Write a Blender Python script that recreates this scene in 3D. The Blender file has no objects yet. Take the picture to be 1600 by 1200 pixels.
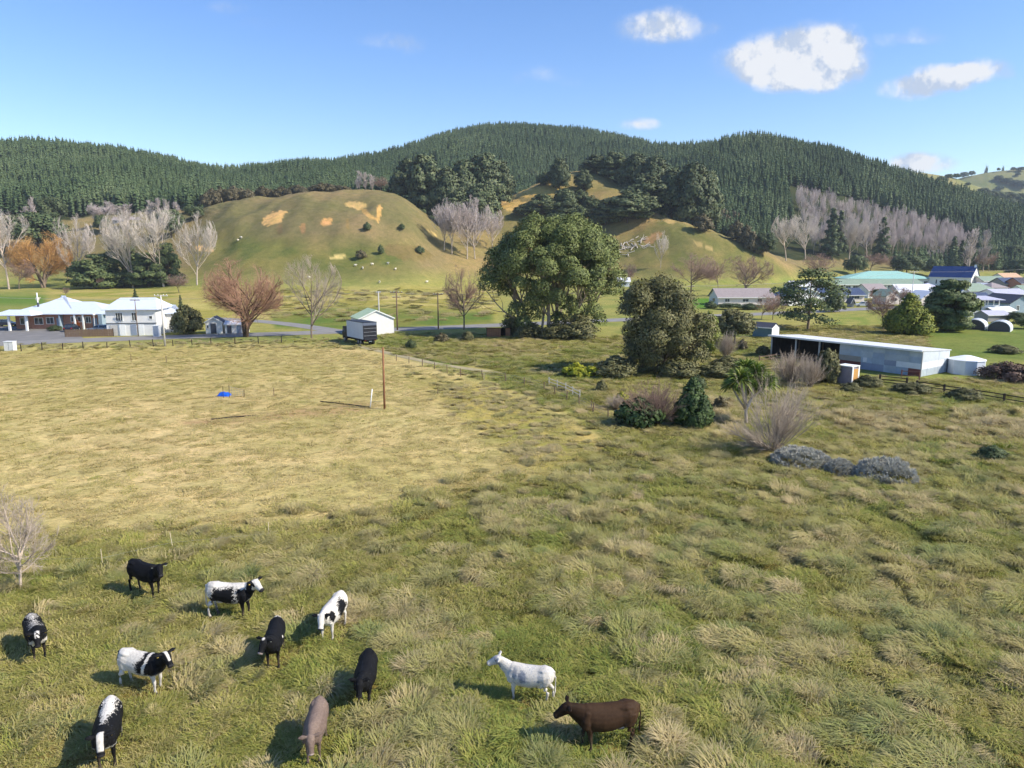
import bpy, math, random
import numpy as np
from mathutils import Vector, Matrix, Euler, noise as mnoise

# ---------------------------------------------------------------- camera, sky, sun, exposure
sc = bpy.context.scene
col = sc.collection
HAZE = 0.00010
F = 1109.0; PITCH = math.radians(10.2); CH = 14.5
cam_data = bpy.data.cameras.new('camera'); cam = bpy.data.objects.new('camera', cam_data); col.objects.link(cam)
cam.location = (0, 0, CH); cam.rotation_euler = (math.radians(90) - PITCH, 0, 0)
cam_data.sensor_width = 36.0; cam_data.lens = 36.0 * F / 1600.0
cam_data.clip_start = 0.5; cam_data.clip_end = 20000.0
sc.camera = cam
SUN_EL = math.radians(40.0); SUN_AZ = Vector((1.0, -0.30, 0)).normalized()     # towards the sun, on the ground
sun_dir = Vector((SUN_AZ.x * math.cos(SUN_EL), SUN_AZ.y * math.cos(SUN_EL), math.sin(SUN_EL)))
sd = bpy.data.lights.new('sun', 'SUN'); sd.energy = 5.0; sd.angle = math.radians(0.5); sd.color = (1.0, 0.93, 0.81)
so = bpy.data.objects.new('sun', sd); col.objects.link(so); so.rotation_euler = sun_dir.to_track_quat('Z', 'Y').to_euler(); so.location = (60, -20, 80)
sc.view_settings.view_transform = 'Standard'; sc.view_settings.look = 'None'
sc.view_settings.exposure = 0.42; sc.view_settings.gamma = 1.0; sc.view_settings.use_curve_mapping = False
sc.cycles.max_bounces = 5; sc.cycles.diffuse_bounces = 2; sc.cycles.glossy_bounces = 2; sc.cycles.transmission_bounces = 3
sc.cycles.transparent_max_bounces = 8; sc.cycles.use_denoising = True
sc.cycles.use_adaptive_sampling = True; sc.cycles.adaptive_threshold = 0.025
sc.cycles.caustics_reflective = False; sc.cycles.caustics_refractive = False

wd = bpy.data.worlds.new('World'); sc.world = wd; wd.use_nodes = True
wn = wd.node_tree.nodes; wl = wd.node_tree.links
def _wn(t, **k):
    n = wn.new(t)
    for a, b in k.items(): setattr(n, a, b)
    return n
def wmath(op, a, b=None, clamp=False):
    n = _wn('ShaderNodeMath', operation=op, use_clamp=clamp)
    for i, v in enumerate((a, b)):
        if v is None: continue
        if isinstance(v, (int, float)): n.inputs[i].default_value = v
        else: wl.new(v, n.inputs[i])
    return n.outputs[0]
bg = wn['Background']
sky = _wn('ShaderNodeTexSky', sky_type='NISHITA', sun_disc=False)
sky.sun_elevation = SUN_EL; sky.sun_rotation = math.atan2(SUN_AZ.x, SUN_AZ.y)
sky.altitude = 0; sky.air_density = 1.0; sky.dust_density = 0.35; sky.ozone_density = 2.2
hs = _wn('ShaderNodeHueSaturation'); hs.inputs['Hue'].default_value = 0.511; hs.inputs['Saturation'].default_value = 1.25; hs.inputs['Value'].default_value = 1.08
wl.new(sky.outputs[0], hs.inputs['Color'])
# clouds: soft puffs at their own directions in the sky, broken up by noise
tc = _wn('ShaderNodeTexCoord'); sx = _wn('ShaderNodeSeparateXYZ'); wl.new(tc.outputs['Generated'], sx.inputs[0])
yy = wmath('MAXIMUM', sx.outputs[1], 0.02)
u = wmath('DIVIDE', sx.outputs[0], yy); v = wmath('DIVIDE', sx.outputs[2], yy)
cuv = _wn('ShaderNodeCombineXYZ'); wl.new(u, cuv.inputs[0]); wl.new(v, cuv.inputs[1])
def wnoise(scale, detail, rough, off=0.0):
    n = _wn('ShaderNodeTexNoise'); n.inputs['Scale'].default_value = scale; n.inputs['Detail'].default_value = detail; n.inputs['Roughness'].default_value = rough
    m = _wn('ShaderNodeVectorMath', operation='ADD'); wl.new(cuv.outputs[0], m.inputs[0]); m.inputs[1].default_value = (off, off * 1.7, off * 0.3)
    wl.new(m.outputs[0], n.inputs['Vector']); return n.outputs[0]
n1 = wnoise(24, 6, 0.62); n2 = wnoise(70, 4, 0.62, 3.1)
def pdir(x, y):
    dx = (x - 800) / F; dy = (600 - y) / F
    return dx, math.cos(PITCH) + dy * math.sin(PITCH), -math.sin(PITCH) + dy * math.cos(PITCH)
CLOUDS = [  # (x, y, half width, half height, strength) of each puff
    (1010, 45, 48, 21, 1.0), (1045, 38, 42, 23, 1.15), (1110, 44, 22, 9, .35), (1085, 50, 40, 16, .35),
    (1165, 98, 52, 24, .95), (1215, 94, 62, 38, 1.5), (1262, 90, 62, 42, 1.8), (1300, 98, 54, 38, 1.6), (1310, 66, 36, 28, 1.05), (1210, 122, 50, 20, .95), (1340, 112, 20, 14, .5),
    (1385, 62, 34, 10, .42), (1430, 56, 30, 12, .5), (1460, 62, 30, 8, .42),
    (1420, 138, 46, 16, 1.4), (1460, 124, 48, 20, 1.5), (1500, 120, 40, 18, 1.2), (1540, 108, 40, 16, 1.4), (1580, 120, 14, 7, .4),
    (1440, 255, 52, 15, 1.6), (1425, 252, 28, 12, .7), (1000, 194, 32, 9, .8), (1010, 192, 20, 9, .6),
    (600, 62, 40, 12, .45), (640, 70, 24, 14, .5), (810, 122, 14, 10, .42), (852, 114, 28, 12, .45), (890, 128, 24, 8, .25),
    (355, 12, 34, 10, .4), (405, 36, 36, 10, .28), (425, 203, 40, 8, .22)]
acc = None
for (cx, cy, hw, hh, st) in CLOUDS:
    a, b, c = pdir(cx, cy); uu, vv = a / b, c / b
    ku = F / (hw * 1.25) * 0.97; kv = F / (hh * 1.25) * 0.92
    e1 = wmath('MULTIPLY', wmath('SUBTRACT', u, uu), ku); e2 = wmath('MULTIPLY', wmath('SUBTRACT', v, vv), kv)
    r2 = wmath('ADD', wmath('MULTIPLY', e1, e1), wmath('MULTIPLY', e2, e2))
    g = wmath('MULTIPLY', wmath('POWER', wmath('SUBTRACT', 1.0, r2, clamp=True), 1.2), st)
    acc = g if acc is None else wmath('ADD', acc, g)
nz_ = wmath('ADD', wmath('MULTIPLY', wmath('SUBTRACT', n1, 0.5), 2.9), wmath('MULTIPLY', wmath('SUBTRACT', n2, 0.5), 1.7))
edge = wmath('ADD', acc, wmath('MULTIPLY', nz_, wmath('MULTIPLY', wmath('ADD', acc, 0.12), 0.62)))
cm = _wn('ShaderNodeMapRange', interpolation_type='SMOOTHSTEP'); wl.new(edge, cm.inputs[0])
cm.inputs[1].default_value = 0.05; cm.inputs[2].default_value = 1.7
front = wmath('GREATER_THAN', sx.outputs[1], 0.05)
cmask = wmath('MULTIPLY', wmath('MULTIPLY', cm.outputs[0], 0.94), front)
n3 = wnoise(24, 4, 0.6, 0.012)
lit = wmath('ADD', wmath('MULTIPLY', wmath('SUBTRACT', n1, n3), 6.0), wmath('ADD', 0.05, wmath('MULTIPLY', edge, 0.36)), clamp=True)
cc = _wn('ShaderNodeMix', data_type='RGBA'); wl.new(lit, cc.inputs[0])
cc.inputs[6].default_value = (2.75, 3.2, 4.0, 1); cc.inputs[7].default_value = (4.6, 4.65, 4.75, 1)
mixc = _wn('ShaderNodeMix', data_type='RGBA'); wl.new(cmask, mixc.inputs[0]); wl.new(hs.outputs[0], mixc.inputs[6]); wl.new(cc.outputs[2], mixc.inputs[7])
SKY_STRENGTH = 0.15
wl.new(hs.outputs[0], bg.inputs['Color']); bg.inputs['Strength'].default_value = SKY_STRENGTH
bg2 = _wn('ShaderNodeBackground'); wl.new(mixc.outputs[2], bg2.inputs['Color']); bg2.inputs['Strength'].default_value = SKY_STRENGTH
near = wmath('MULTIPLY', wmath('MULTIPLY', wmath('LESS_THAN', wmath('ABSOLUTE', u), 0.85), front), wmath('MULTIPLY', wmath('GREATER_THAN', v, 0.03), wmath('LESS_THAN', v, 0.5)))
mxs = _wn('ShaderNodeMixShader'); wl.new(near, mxs.inputs[0]); wl.new(bg.outputs[0], mxs.inputs[1]); wl.new(bg2.outputs[0], mxs.inputs[2])
wl.new(mxs.outputs[0], wn['World Output'].inputs[0])
wd.cycles.sampling_method = 'MANUAL'; wd.cycles.sample_map_resolution = 128

# ---------------------------------------------------------------- helpers
RNG = np.random.default_rng(7)
def pdirv(x, y):
    a, b, c = pdir(x, y); return np.array([a, b, c])
def G(x, y, z=0.0):
    d = pdirv(x, y); t = (CH - z) / -d[2]; return np.array([d[0] * t, d[1] * t, z])
def E(y, d):
    return CH + d * math.tan(math.atan((600 - y) / F) - PITCH)
def project(P):
    P = np.asarray(P, float); dep = P[..., 1] * math.cos(PITCH) + (CH - P[..., 2]) * math.sin(PITCH)
    up = P[..., 1] * math.sin(PITCH) + (P[..., 2] - CH) * math.cos(PITCH)
    dep = np.where(dep < 0.5, 0.5, dep)
    return 800 + F * P[..., 0] / dep, 600 - F * up / dep
def depth_of(P): return P[1] * math.cos(PITCH) + (CH - P[2]) * math.sin(PITCH)

def tag(o, label=None, cat=None, group=None, kind=None):
    if label: o['label'] = label
    if cat: o['category'] = cat
    if group: o['group'] = group
    if kind: o['kind'] = kind
    return o
def empty(name, loc=(0, 0, 0), rz=0.0):
    o = bpy.data.objects.new(name, None); col.objects.link(o); o.empty_display_size = 0.3
    o.location = loc; o.rotation_euler = (0, 0, rz); return o
def obj(name, me, parent=None, loc=None, mat=None):
    o = bpy.data.objects.new(name, me); col.objects.link(o)
    if parent is not None: o.parent = parent
    if loc is not None: o.location = loc
    if mat is not None and len(me.materials) == 0: me.materials.append(mat)
    return o
def vn(x, y, seed=0):
    """value noise, 0..1"""
    x = np.asarray(x, float); y = np.asarray(y, float)
    xi = np.floor(x).astype(np.int64); yi = np.floor(y).astype(np.int64); fx = x - xi; fy = y - yi
    def h(a, b):
        n = (a * 374761393 + b * 668265263 + seed * 1442695041) & 0xFFFFFFFF
        n = ((n ^ (n >> 13)) * 1274126177) & 0xFFFFFFFF
        return ((n ^ (n >> 16)) & 0xFFFF) / 65535.0
    fx = fx * fx * (3 - 2 * fx); fy = fy * fy * (3 - 2 * fy)
    return (h(xi, yi) * (1 - fx) + h(xi + 1, yi) * fx) * (1 - fy) + (h(xi, yi + 1) * (1 - fx) + h(xi + 1, yi + 1) * fx) * fy
def fbm(x, y, seed=0, o=4):
    s = 0; a = 1; t = 0
    for i in range(o):
        s = s + a * vn(x * 2 ** i, y * 2 ** i, seed + i); t += a; a *= 0.5
    return s / t
def np_mesh(name, V, faces, smooth=False, mat=None):
    """V (n,3), faces a list of (m,k) index arrays"""
    V = np.asarray(V, np.float32); me = bpy.data.meshes.new(name)
    me.vertices.add(len(V)); me.vertices.foreach_set('co', V.ravel())
    faces = [np.asarray(f, np.int32) for f in faces if len(f)]
    nl = sum(f.size for f in faces); npoly = sum(len(f) for f in faces)
    me.loops.add(nl); me.loops.foreach_set('vertex_index', np.concatenate([f.ravel() for f in faces]))
    tot = np.concatenate([np.full(len(f), f.shape[1], np.int32) for f in faces])
    st = np.concatenate([[0], np.cumsum(tot)[:-1]]).astype(np.int32)
    me.polygons.add(npoly); me.polygons.foreach_set('loop_start', st); me.polygons.foreach_set('loop_total', tot)
    if smooth: me.polygons.foreach_set('use_smooth', np.ones(npoly, bool))
    me.update(calc_edges=True)
    if mat is not None: me.materials.append(mat)
    return me
def set_col(me, C, name='Col'):
    a = me.color_attributes.new(name, 'FLOAT_COLOR', 'POINT')
    C = np.asarray(C, np.float32)
    if C.shape[1] == 3: C = np.concatenate([C, np.ones((len(C), 1), np.float32)], 1)
    a.data.foreach_set('color', C.ravel())
def srgb(r, g, b):
    c = np.array([r, g, b]) / 255.0
    return tuple(np.where(c <= 0.04045, c / 12.92, ((c + 0.055) / 1.055) ** 2.4))

class MB:
    """collects boxes, prisms and tubes; build() links them as one mesh object"""
    def __init__(s): s.v = []; s.f = []
    def add(s, vs, fs):
        b = len(s.v); s.v += [tuple(p) for p in vs]; s.f += [tuple(i + b for i in f) for f in fs]; return s
    def box(s, x0, x1, y0, y1, z0, z1):
        return s.add([(x0, y0, z0), (x1, y0, z0), (x1, y1, z0), (x0, y1, z0), (x0, y0, z1), (x1, y0, z1), (x1, y1, z1), (x0, y1, z1)],
                     [(0, 3, 2, 1), (4, 5, 6, 7), (0, 1, 5, 4), (1, 2, 6, 5), (2, 3, 7, 6), (3, 0, 4, 7)])
    def prism(s, poly, axis, a0, a1):
        """poly of (p,q) extruded along axis 'x','y' or 'z' from a0 to a1"""
        n = len(poly)
        def pt(p, q, a): return {'x': (a, p, q), 'y': (p, a, q), 'z': (p, q, a)}[axis]
        vs = [pt(p, q, a0) for p, q in poly] + [pt(p, q, a1) for p, q in poly]
        return s.add(vs, [tuple(range(n))[::-1], tuple(range(n, 2 * n))] + [(i, (i + 1) % n, n + (i + 1) % n, n + i) for i in range(n)])
    def tube(s, pts, rads, n=8, cap=True):
        pts = [Vector(p) for p in pts]
        if isinstance(rads, (int, float)): rads = [rads] * len(pts)
        rings = []
        for i, p in enumerate(pts):
            t = (pts[min(i + 1, len(pts) - 1)] - pts[max(i - 1, 0)]).normalized()
            a = t.cross(Vector((0, 0, 1)) if abs(t.z) < 0.9 else Vector((1, 0, 0))).normalized(); b = t.cross(a)
            rings.append([p + (a * math.cos(2 * math.pi * k / n) + b * math.sin(2 * math.pi * k / n)) * rads[i] for k in range(n)])
        vs = [q for r in rings for q in r]; fs = []
        for i in range(len(pts) - 1):
            for k in range(n): fs.append((i * n + k, i * n + (k + 1) % n, (i + 1) * n + (k + 1) % n, (i + 1) * n + k))
        if cap: fs += [tuple(range(n))[::-1], tuple(range((len(pts) - 1) * n, len(pts) * n))]
        return s.add(vs, fs)
    def mesh(s, name, mat=None, smooth=False):
        me = bpy.data.meshes.new(name); me.from_pydata(s.v, [], s.f)
        import bmesh
        bm = bmesh.new(); bm.from_mesh(me); bmesh.ops.recalc_face_normals(bm, faces=bm.faces); bm.to_mesh(me); bm.free()
        if smooth:
            for p in me.polygons: p.use_smooth = True
        if mat: me.materials.append(mat)
        me.update(); return me
    def build(s, name, mat, parent=None, loc=None, smooth=False, rz=None):
        o = obj(name, s.mesh(name, mat, smooth), parent, loc)
        if rz is not None: o.rotation_euler.z = rz
        return o
def box_part(name, mat, parent, *b): return MB().box(*b).build(name, mat, parent)
def copy_tree(o, parent=None):
    c = o.copy(); col.objects.link(c)
    if parent is not None: c.parent = parent
    for ch in list(o.children): copy_tree(ch, c)
    return c

# ---------------------------------------------------------------- materials
class NT:
    def __init__(s, name):
        s.m = bpy.data.materials.new(name); s.m.use_nodes = True; s.n = s.m.node_tree.nodes; s.l = s.m.node_tree.links
        s.b = s.n['Principled BSDF']; s.out = s.n['Material Output']
    def new(s, t, **k):
        n = s.n.new(t)
        for a, b in k.items(): setattr(n, a, b)
        return n
    def link(s, a, b): s.l.new(a, b)
    def put(s, sock, v):
        if hasattr(v, 'is_output'): s.l.new(v, sock)
        elif isinstance(v, (tuple, list)): sock.default_value = tuple(v) + (1,) if len(v) == 3 and len(sock.default_value) == 4 else tuple(v)
        else: sock.default_value = v
    def math(s, op, a, b=0.5, clamp=False):
        n = s.new('ShaderNodeMath', operation=op, use_clamp=clamp); s.put(n.inputs[0], a); s.put(n.inputs[1], b); return n.outputs[0]
    def noise(s, scale, detail=4, rough=0.55, coord='Object', vec=None, dist=0.0):
        n = s.new('ShaderNodeTexNoise'); n.inputs['Scale'].default_value = scale; n.inputs['Detail'].default_value = detail
        n.inputs['Roughness'].default_value = rough; n.inputs['Distortion'].default_value = dist
        if vec is None: t = s.new('ShaderNodeTexCoord'); vec = t.outputs[coord]
        s.l.new(vec, n.inputs['Vector']); return n.outputs[0]
    def ramp(s, fac, stops, interp='LINEAR'):
        r = s.new('ShaderNodeValToRGB'); r.color_ramp.interpolation = interp; e = r.color_ramp.elements
        while len(e) < len(stops): e.new(0.5)
        for i, (p, c) in enumerate(stops): e[i].position = p; e[i].color = tuple(c) + (1,) if len(c) == 3 else c
        s.put(r.inputs[0], fac); return r.outputs[0]
    def mix(s, fac, a, b, mode='MIX'):
        n = s.new('ShaderNodeMix', data_type='RGBA', blend_type=mode); s.put(n.inputs[0], fac); s.put(n.inputs[6], a); s.put(n.inputs[7], b); return n.outputs[2]
    def bump(s, h, strength=0.3, dist=0.1):
        n = s.new('ShaderNodeBump'); n.inputs['Strength'].default_value = strength; n.inputs['Distance'].default_value = dist
        s.link(h, n.inputs['Height']); s.link(n.outputs[0], s.b.inputs['Normal'])
    def rough(s, r, spec=0.3): s.b.inputs['Roughness'].default_value = r; s.b.inputs['Specular IOR Level'].default_value = spec
_M = {}
def plain(name, c, rough=0.6, var=0.18, scale=3.0, metal=0.0, spec=0.3, bump=0.0, bscale=30.0):
    """a painted or bare surface with soft wear"""
    if name in _M: return _M[name]
    t = NT(name); f = t.noise(scale, 5, 0.65)
    lo = tuple(x * (1 - var) for x in c); hi = tuple(min(1, x * (1 + var)) for x in c)
    t.put(t.b.inputs['Base Color'], t.ramp(f, [(0.3, lo), (0.7, hi)])); t.rough(rough, spec); t.b.inputs['Metallic'].default_value = metal
    if bump: t.bump(t.noise(bscale, 3), bump, 0.02)
    _M[name] = t.m; return t.m
def ribbed(name, c, rough=0.45, freq=13.0, axis='X', var=0.12, metal=0.0, strength=0.5, scale=1.2):
    """corrugated iron or weatherboard: fine relief across the sheet"""
    if name in _M: return _M[name]
    t = NT(name); f = t.noise(scale, 5, 0.7)
    lo = tuple(x * (1 - var) for x in c); hi = tuple(min(1, x * (1 + var)) for x in c)
    t.put(t.b.inputs['Base Color'], t.ramp(f, [(0.3, lo), (0.7, hi)])); t.rough(rough, 0.4); t.b.inputs['Metallic'].default_value = metal
    w = t.new('ShaderNodeTexWave', wave_type='BANDS', bands_direction=axis, wave_profile='SIN'); w.inputs['Scale'].default_value = freq / 6.283
    tcn = t.new('ShaderNodeTexCoord'); t.link(tcn.outputs['Object'], w.inputs['Vector'])
    t.bump(w.outputs['Fac'], strength, 0.03); _M[name] = t.m; return t.m
def glassy(name='window_glass', c=(0.03, 0.04, 0.05)):
    if name in _M: return _M[name]
    t = NT(name); t.put(t.b.inputs['Base Color'], t.ramp(t.noise(2.0), [(0.3, c), (0.7, tuple(x * 1.8 for x in c))])); t.rough(0.08, 0.6); _M[name] = t.m; return t.m
def foliage(name, stops, rough=0.6, trans=0.0, tint=False, var=0.35):
    """leaves: every leaf its own shade along the ramp"""
    if name in _M: return _M[name]
    t = NT(name); g = t.new('ShaderNodeNewGeometry'); oi = t.new('ShaderNodeObjectInfo')
    f = t.math('ADD', t.math('MULTIPLY', g.outputs['Random Per Island'], 0.55), t.math('MULTIPLY', t.noise(0.6, 3), 0.55))
    c = t.ramp(f, stops)
    h = t.new('ShaderNodeHueSaturation'); t.link(c, h.inputs['Color'])
    t.link(t.math('ADD', t.math('MULTIPLY', oi.outputs['Random'], var), 1 - var * 0.5), h.inputs['Value'])
    t.link(h.outputs[0], t.b.inputs['Base Color']); t.rough(rough, 0.2)
    if trans > 0:
        tr = t.new('ShaderNodeBsdfTranslucent'); t.link(h.outputs[0], tr.inputs[0]); ms = t.new('ShaderNodeMixShader'); ms.inputs[0].default_value = trans
        t.link(t.b.outputs[0], ms.inputs[1]); t.link(tr.outputs[0], ms.inputs[2]); t.link(ms.outputs[0], t.out.inputs[0])
    _M[name] = t.m; return t.m
# ---------------------------------------------------------------- terrain
TH = 14.5        # plantation pines stand on the ridges
KX = [-900, 0, 100, 200, 300, 400, 500, 600, 640, 670, 700, 760, 800, 870, 940, 985, 1030, 1100, 1190, 1260, 1350, 1450, 1600, 2400]
K1 = [330, 330, 330, 325, 305, 290, 288, 288, 290, 300, 315, 335, 345, 355, 355, 350, 345, 345, 365, 400, 450, 480, 520, 520]
K2 = [(430, 26), (430, 28), (430, 30), (430, 32), (425, 35), (430, E(310, 430)), (430, E(298, 430)), (430, E(293, 430)), (432, E(302, 432)), (435, E(328, 435)), (445, 34),
      (450, 40), (485, E(312, 485)), (520, E(266, 520)), (520, E(271, 520)), (480, E(300, 480)), (425, E(341, 425)), (405, E(362, 405)), (395, E(394, 395)), (430, 5), (480, 4), (510, 3), (550, 3), (550, 3)]
K3 = [(480, 40), (480, 42), (480, 43), (480, 44), (480, 45), (490, 46), (490, 51), (490, 53), (500, 50), (510, 42), (530, 42), (600, 56), (620, 60), (640, 64), (630, 60), (560, 52), (500, 38), (480, 28), (470, 15), (500, 11), (540, 9), (560, 8), (600, 6), (600, 6)]
RX = [-900, 0, 50, 100, 150, 200, 250, 300, 350, 390, 450, 500, 550, 600, 650, 700, 760, 820, 860, 900, 960, 1010, 1060, 1100, 1150, 1200, 1250, 1300, 1350, 1400, 1450, 1500, 1550, 1600, 1900, 2400]
RD = [800, 800, 790, 780, 785, 800, 810, 820, 830, 840, 850, 860, 880, 900, 1000, 1080, 1100, 1100, 1100, 1100, 1080, 1020, 900, 840, 820, 820, 820, 820, 820, 820, 820, 820, 820, 820, 820, 820]
RY = [260, 232, 226, 223, 224, 231, 240, 250, 261, 266, 258, 252, 247, 242, 233, 214, 201, 197, 198, 204, 217, 231, 228, 217, 215, 217, 226, 240, 257, 275, 289, 303, 315, 326, 360, 360]
RZ = [E(y, d) - TH for y, d in zip(RY, RD)]
SX = [-900, 1200, 1330, 1400, 1450, 1500, 1530, 1600, 2400]
SZ = [40, 60, E(262, 1300), E(268, 1300), E(275, 1300), E(295, 1300), E(309, 1300), E(325, 1300), 40]
VX = [-900, 1300, 1420, 1460, 1500, 1540, 1600, 1800, 2400]
VZ = [30, 60, E(290, 1900), E(279, 1900), E(270, 1900), E(264, 1900), E(262, 1900), E(256, 1900), E(270, 1900)]

_gx = np.arange(-900, 2401, 5.0)
def _smooth(xs, zs, sig):
    a = np.interp(_gx, xs, zs); k = np.exp(-0.5 * (np.arange(-60, 61) * 5.0 / sig) ** 2); k /= k.sum()
    return np.convolve(np.pad(a, 60, mode='edge'), k, mode='valid')
TB = {k: _smooth(x, z, s) for k, x, z, s in (('d1', KX, K1, 30), ('d2', KX, [k[0] for k in K2], 26), ('z2', KX, [k[1] for k in K2], 16), ('d3', KX, [k[0] for k in K3], 26), ('z3', KX, [k[1] for k in K3], 26),
      ('d4', RX, RD, 24), ('z4', RX, RZ, 10), ('z6', SX, SZ, 8), ('z8', VX, VZ, 10))}
def terrain_macro(X, Y):
    X = np.asarray(X, float); Y = np.asarray(Y, float); Ys = np.maximum(Y, 1.0)
    xc = np.clip(800 + F * 0.978 * X / Ys, -900, 2400)
    xc = np.where(Y < 1.0, np.where(X < 0, -900, 2400), xc)
    ip = lambda k: np.interp(xc, _gx, TB[k])
    d1 = ip('d1'); d2 = ip('d2'); z2 = ip('z2'); d3 = ip('d3'); z3 = ip('z3'); d4 = ip('d4'); z4 = ip('z4')
    far = np.interp(xc, [1330, 1400], [0, 1])
    d5 = d4 + 190; z5 = (z4 - 38) * (1 - far) + far * np.minimum(z4 - 20, 45)
    d6 = np.full_like(d1, 1320.0); z6 = ip('z6')
    d7 = np.full_like(d1, 1560.0); z7 = np.maximum(z6 - 45, 15)
    d8 = np.full_like(d1, 1900.0); z8 = ip('z8')
    zero = np.zeros_like(d1)
    D = np.stack([zero - 5000, d1 - 90, d1, d2, d3, d4, d5, d6, d7, d8, zero + 2700, zero + 9000], -1)
    Z = np.stack([zero, zero, zero + 0.4, z2, z3, z4, z5, z6, z7, z8, zero, zero], -1)
    h = np.diff(D, axis=-1); de = np.diff(Z, axis=-1) / h
    m = np.zeros_like(D); a = de[..., :-1]; b = de[..., 1:]
    with np.errstate(divide='ignore', invalid='ignore'):
        hm = np.where(a * b > 0, 2 * a * b / (a + b), 0.0)
    m[..., 1:-1] = hm
    R = np.maximum(Y, -4000.0)
    i = np.clip((R[..., None] >= D).sum(-1) - 1, 0, D.shape[-1] - 2)[..., None]
    tk = lambda A, j: np.take_along_axis(A, j, -1)[..., 0]
    hh = tk(h, i); t = np.clip((R - tk(D, i)) / hh, 0, 1)
    z = (2 * t ** 3 - 3 * t ** 2 + 1) * tk(Z, i) + (t ** 3 - 2 * t ** 2 + t) * hh * tk(m, i) + (-2 * t ** 3 + 3 * t ** 2) * tk(Z, i + 1) + (t ** 3 - t ** 2) * hh * tk(m, i + 1)
    return z
def H(X, Y):
    X = np.asarray(X, float); Y = np.asarray(Y, float)
    z = terrain_macro(X, Y)
    rough = np.clip((z - 3) / 20, 0, 1) * np.clip((1200 - Y) / 300, 0.3, 1)
    z = z + rough * ((fbm(X / 45, Y / 45, 3, 4) - 0.5) * 9.0 - np.abs(fbm(X / 26, Y / 40, 17, 3) - 0.5) * 7.0 * (Y < 560) + (vn(X / 7, Y / 7, 9) - 0.5) * 0.9 + 0.16 * np.sin(z * 3.3 + 5 * vn(X / 20, Y / 20, 13)) * (Y < 560))
    # lumpy rank pasture in front, the paddock almost level
    px, py = project(np.stack([X, Y, np.zeros_like(X)], -1))
    lump = np.clip((py - rough_edge(px)) / 60, 0, 1) * (Y > 1) * (Y < 110)
    z = z + lump * ((np.abs(vn(X / 1.5, Y / 1.25, 21) * 2 - 1) ** .8 - 0.5) * (0.14 + 0.46 * np.clip((X / np.maximum(Y, 1) + .15) * 2.2, 0, 1)) + (vn(X / 4.5, Y / 4.5, 22) - 0.5) * 0.25)
    return z
REX = [-2000, 0, 150, 300, 420, 560, 640, 780, 900, 960, 1010, 1100, 2600]; REY = [905, 868, 850, 846, 838, 820, 790, 768, 742, 705, 680, 690, 770]
def rough_edge(px): return np.interp(px, REX, REY)

def pl(x, d):
    """the ground point seen in column x at distance d"""
    X = (x - 800) / F * d
    for _ in range(5):
        Z = float(H(X, d)); X = (x - 800) / F * (d * math.cos(PITCH) + (CH - Z) * math.sin(PITCH))
    return Vector((X, d, float(H(X, d))))
_dd = np.concatenate([np.arange(14, 140, 0.4), np.arange(140, 700, 1.0), np.arange(700, 2300, 3.0)])
def hit(x, y):
    """first ground point on the line of sight through (x, y)"""
    a, b, c = pdir(x, y); X = a / b * _dd; Z = CH + c / b * _dd; h = H(X, _dd)
    k = np.argmax(Z < h)
    if not (Z < h).any(): k = len(_dd) - 1
    return Vector((X[k], _dd[k], h[k]))
def height_to(P, ytop):
    """height above P of the line of sight at image row ytop"""
    return max(0.3, E(ytop, P[1]) - P[2])
def width_of(P, wpx): return wpx * depth_of(P) / F

# ground sheet: polar rings, fine in front
th = np.concatenate([np.radians(np.arange(-180, -48, 3.0)), np.radians(np.linspace(-48, 48, 860)), np.radians(np.arange(51, 180, 3.0))])
rr = np.concatenate([[0.0], np.geomspace(4, 13, 8), np.geomspace(14, 100, 150), np.geomspace(101, 280, 60), np.linspace(282, 560, 160), np.linspace(570, 1350, 80), np.geomspace(1380, 2700, 34), np.geomspace(3000, 12000, 8)])
TT, RR = np.meshgrid(th, rr[1:]); GX = (np.sin(TT) * RR); GY = (np.cos(TT) * RR)
GZ = H(GX, GY); nr, nc = GX.shape
V = np.concatenate([[[0, 0, 0]], np.stack([GX, GY, GZ], -1).reshape(-1, 3)])
ii, jj = np.meshgrid(np.arange(nr - 1), np.arange(nc), indexing='ij'); j2 = (jj + 1) % nc
q = np.stack([1 + ii * nc + jj, 1 + ii * nc + j2, 1 + (ii + 1) * nc + j2, 1 + (ii + 1) * nc + jj], -1).reshape(-1, 4)[:, ::-1]
tri = np.stack([np.zeros(nc, int), 1 + np.arange(nc), 1 + (np.arange(nc) + 1) % nc], -1)[:, ::-1]
ground_me = np_mesh('ground', V, [q, tri], smooth=True)
# land cover, in the ground's own colours
PX, PY = project(V); VXw, VYw, VZw = V[:, 0], V[:, 1], V[:, 2]
PX = np.where(VYw < 3, 800 + VXw * 60, PX); PY = np.where(VYw < 3, 1400, PY)
def soft_poly(px, py, poly, soft):
    """1 inside the polygon, fading over soft pixels"""
    P = np.array(poly, float); n = len(P); inside = np.zeros(len(px), bool); dist = np.full(len(px), 1e9)
    for i in range(n):
        x0, y0 = P[i]; x1, y1 = P[(i + 1) % n]
        cond = (y0 > py) != (y1 > py)
        with np.errstate(divide='ignore', invalid='ignore'):
            inside ^= cond & (px < (x1 - x0) * (py - y0) / (y1 - y0 + 1e-12) + x0)
        t = np.clip(((px - x0) * (x1 - x0) + (py - y0) * (y1 - y0)) / ((x1 - x0) ** 2 + (y1 - y0) ** 2 + 1e-9), 0, 1)
        dist = np.minimum(dist, np.hypot(px - x0 - t * (x1 - x0), (py - y0 - t * (y1 - y0)) * 1.6))
    sdv = np.where(inside, dist, -dist)
    return np.clip(0.5 + sdv / (2 * soft), 0, 1)
C = np.tile(np.array(srgb(150, 140, 84)), (len(V), 1)); rough_w = np.full(len(V), 0.35)
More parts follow.
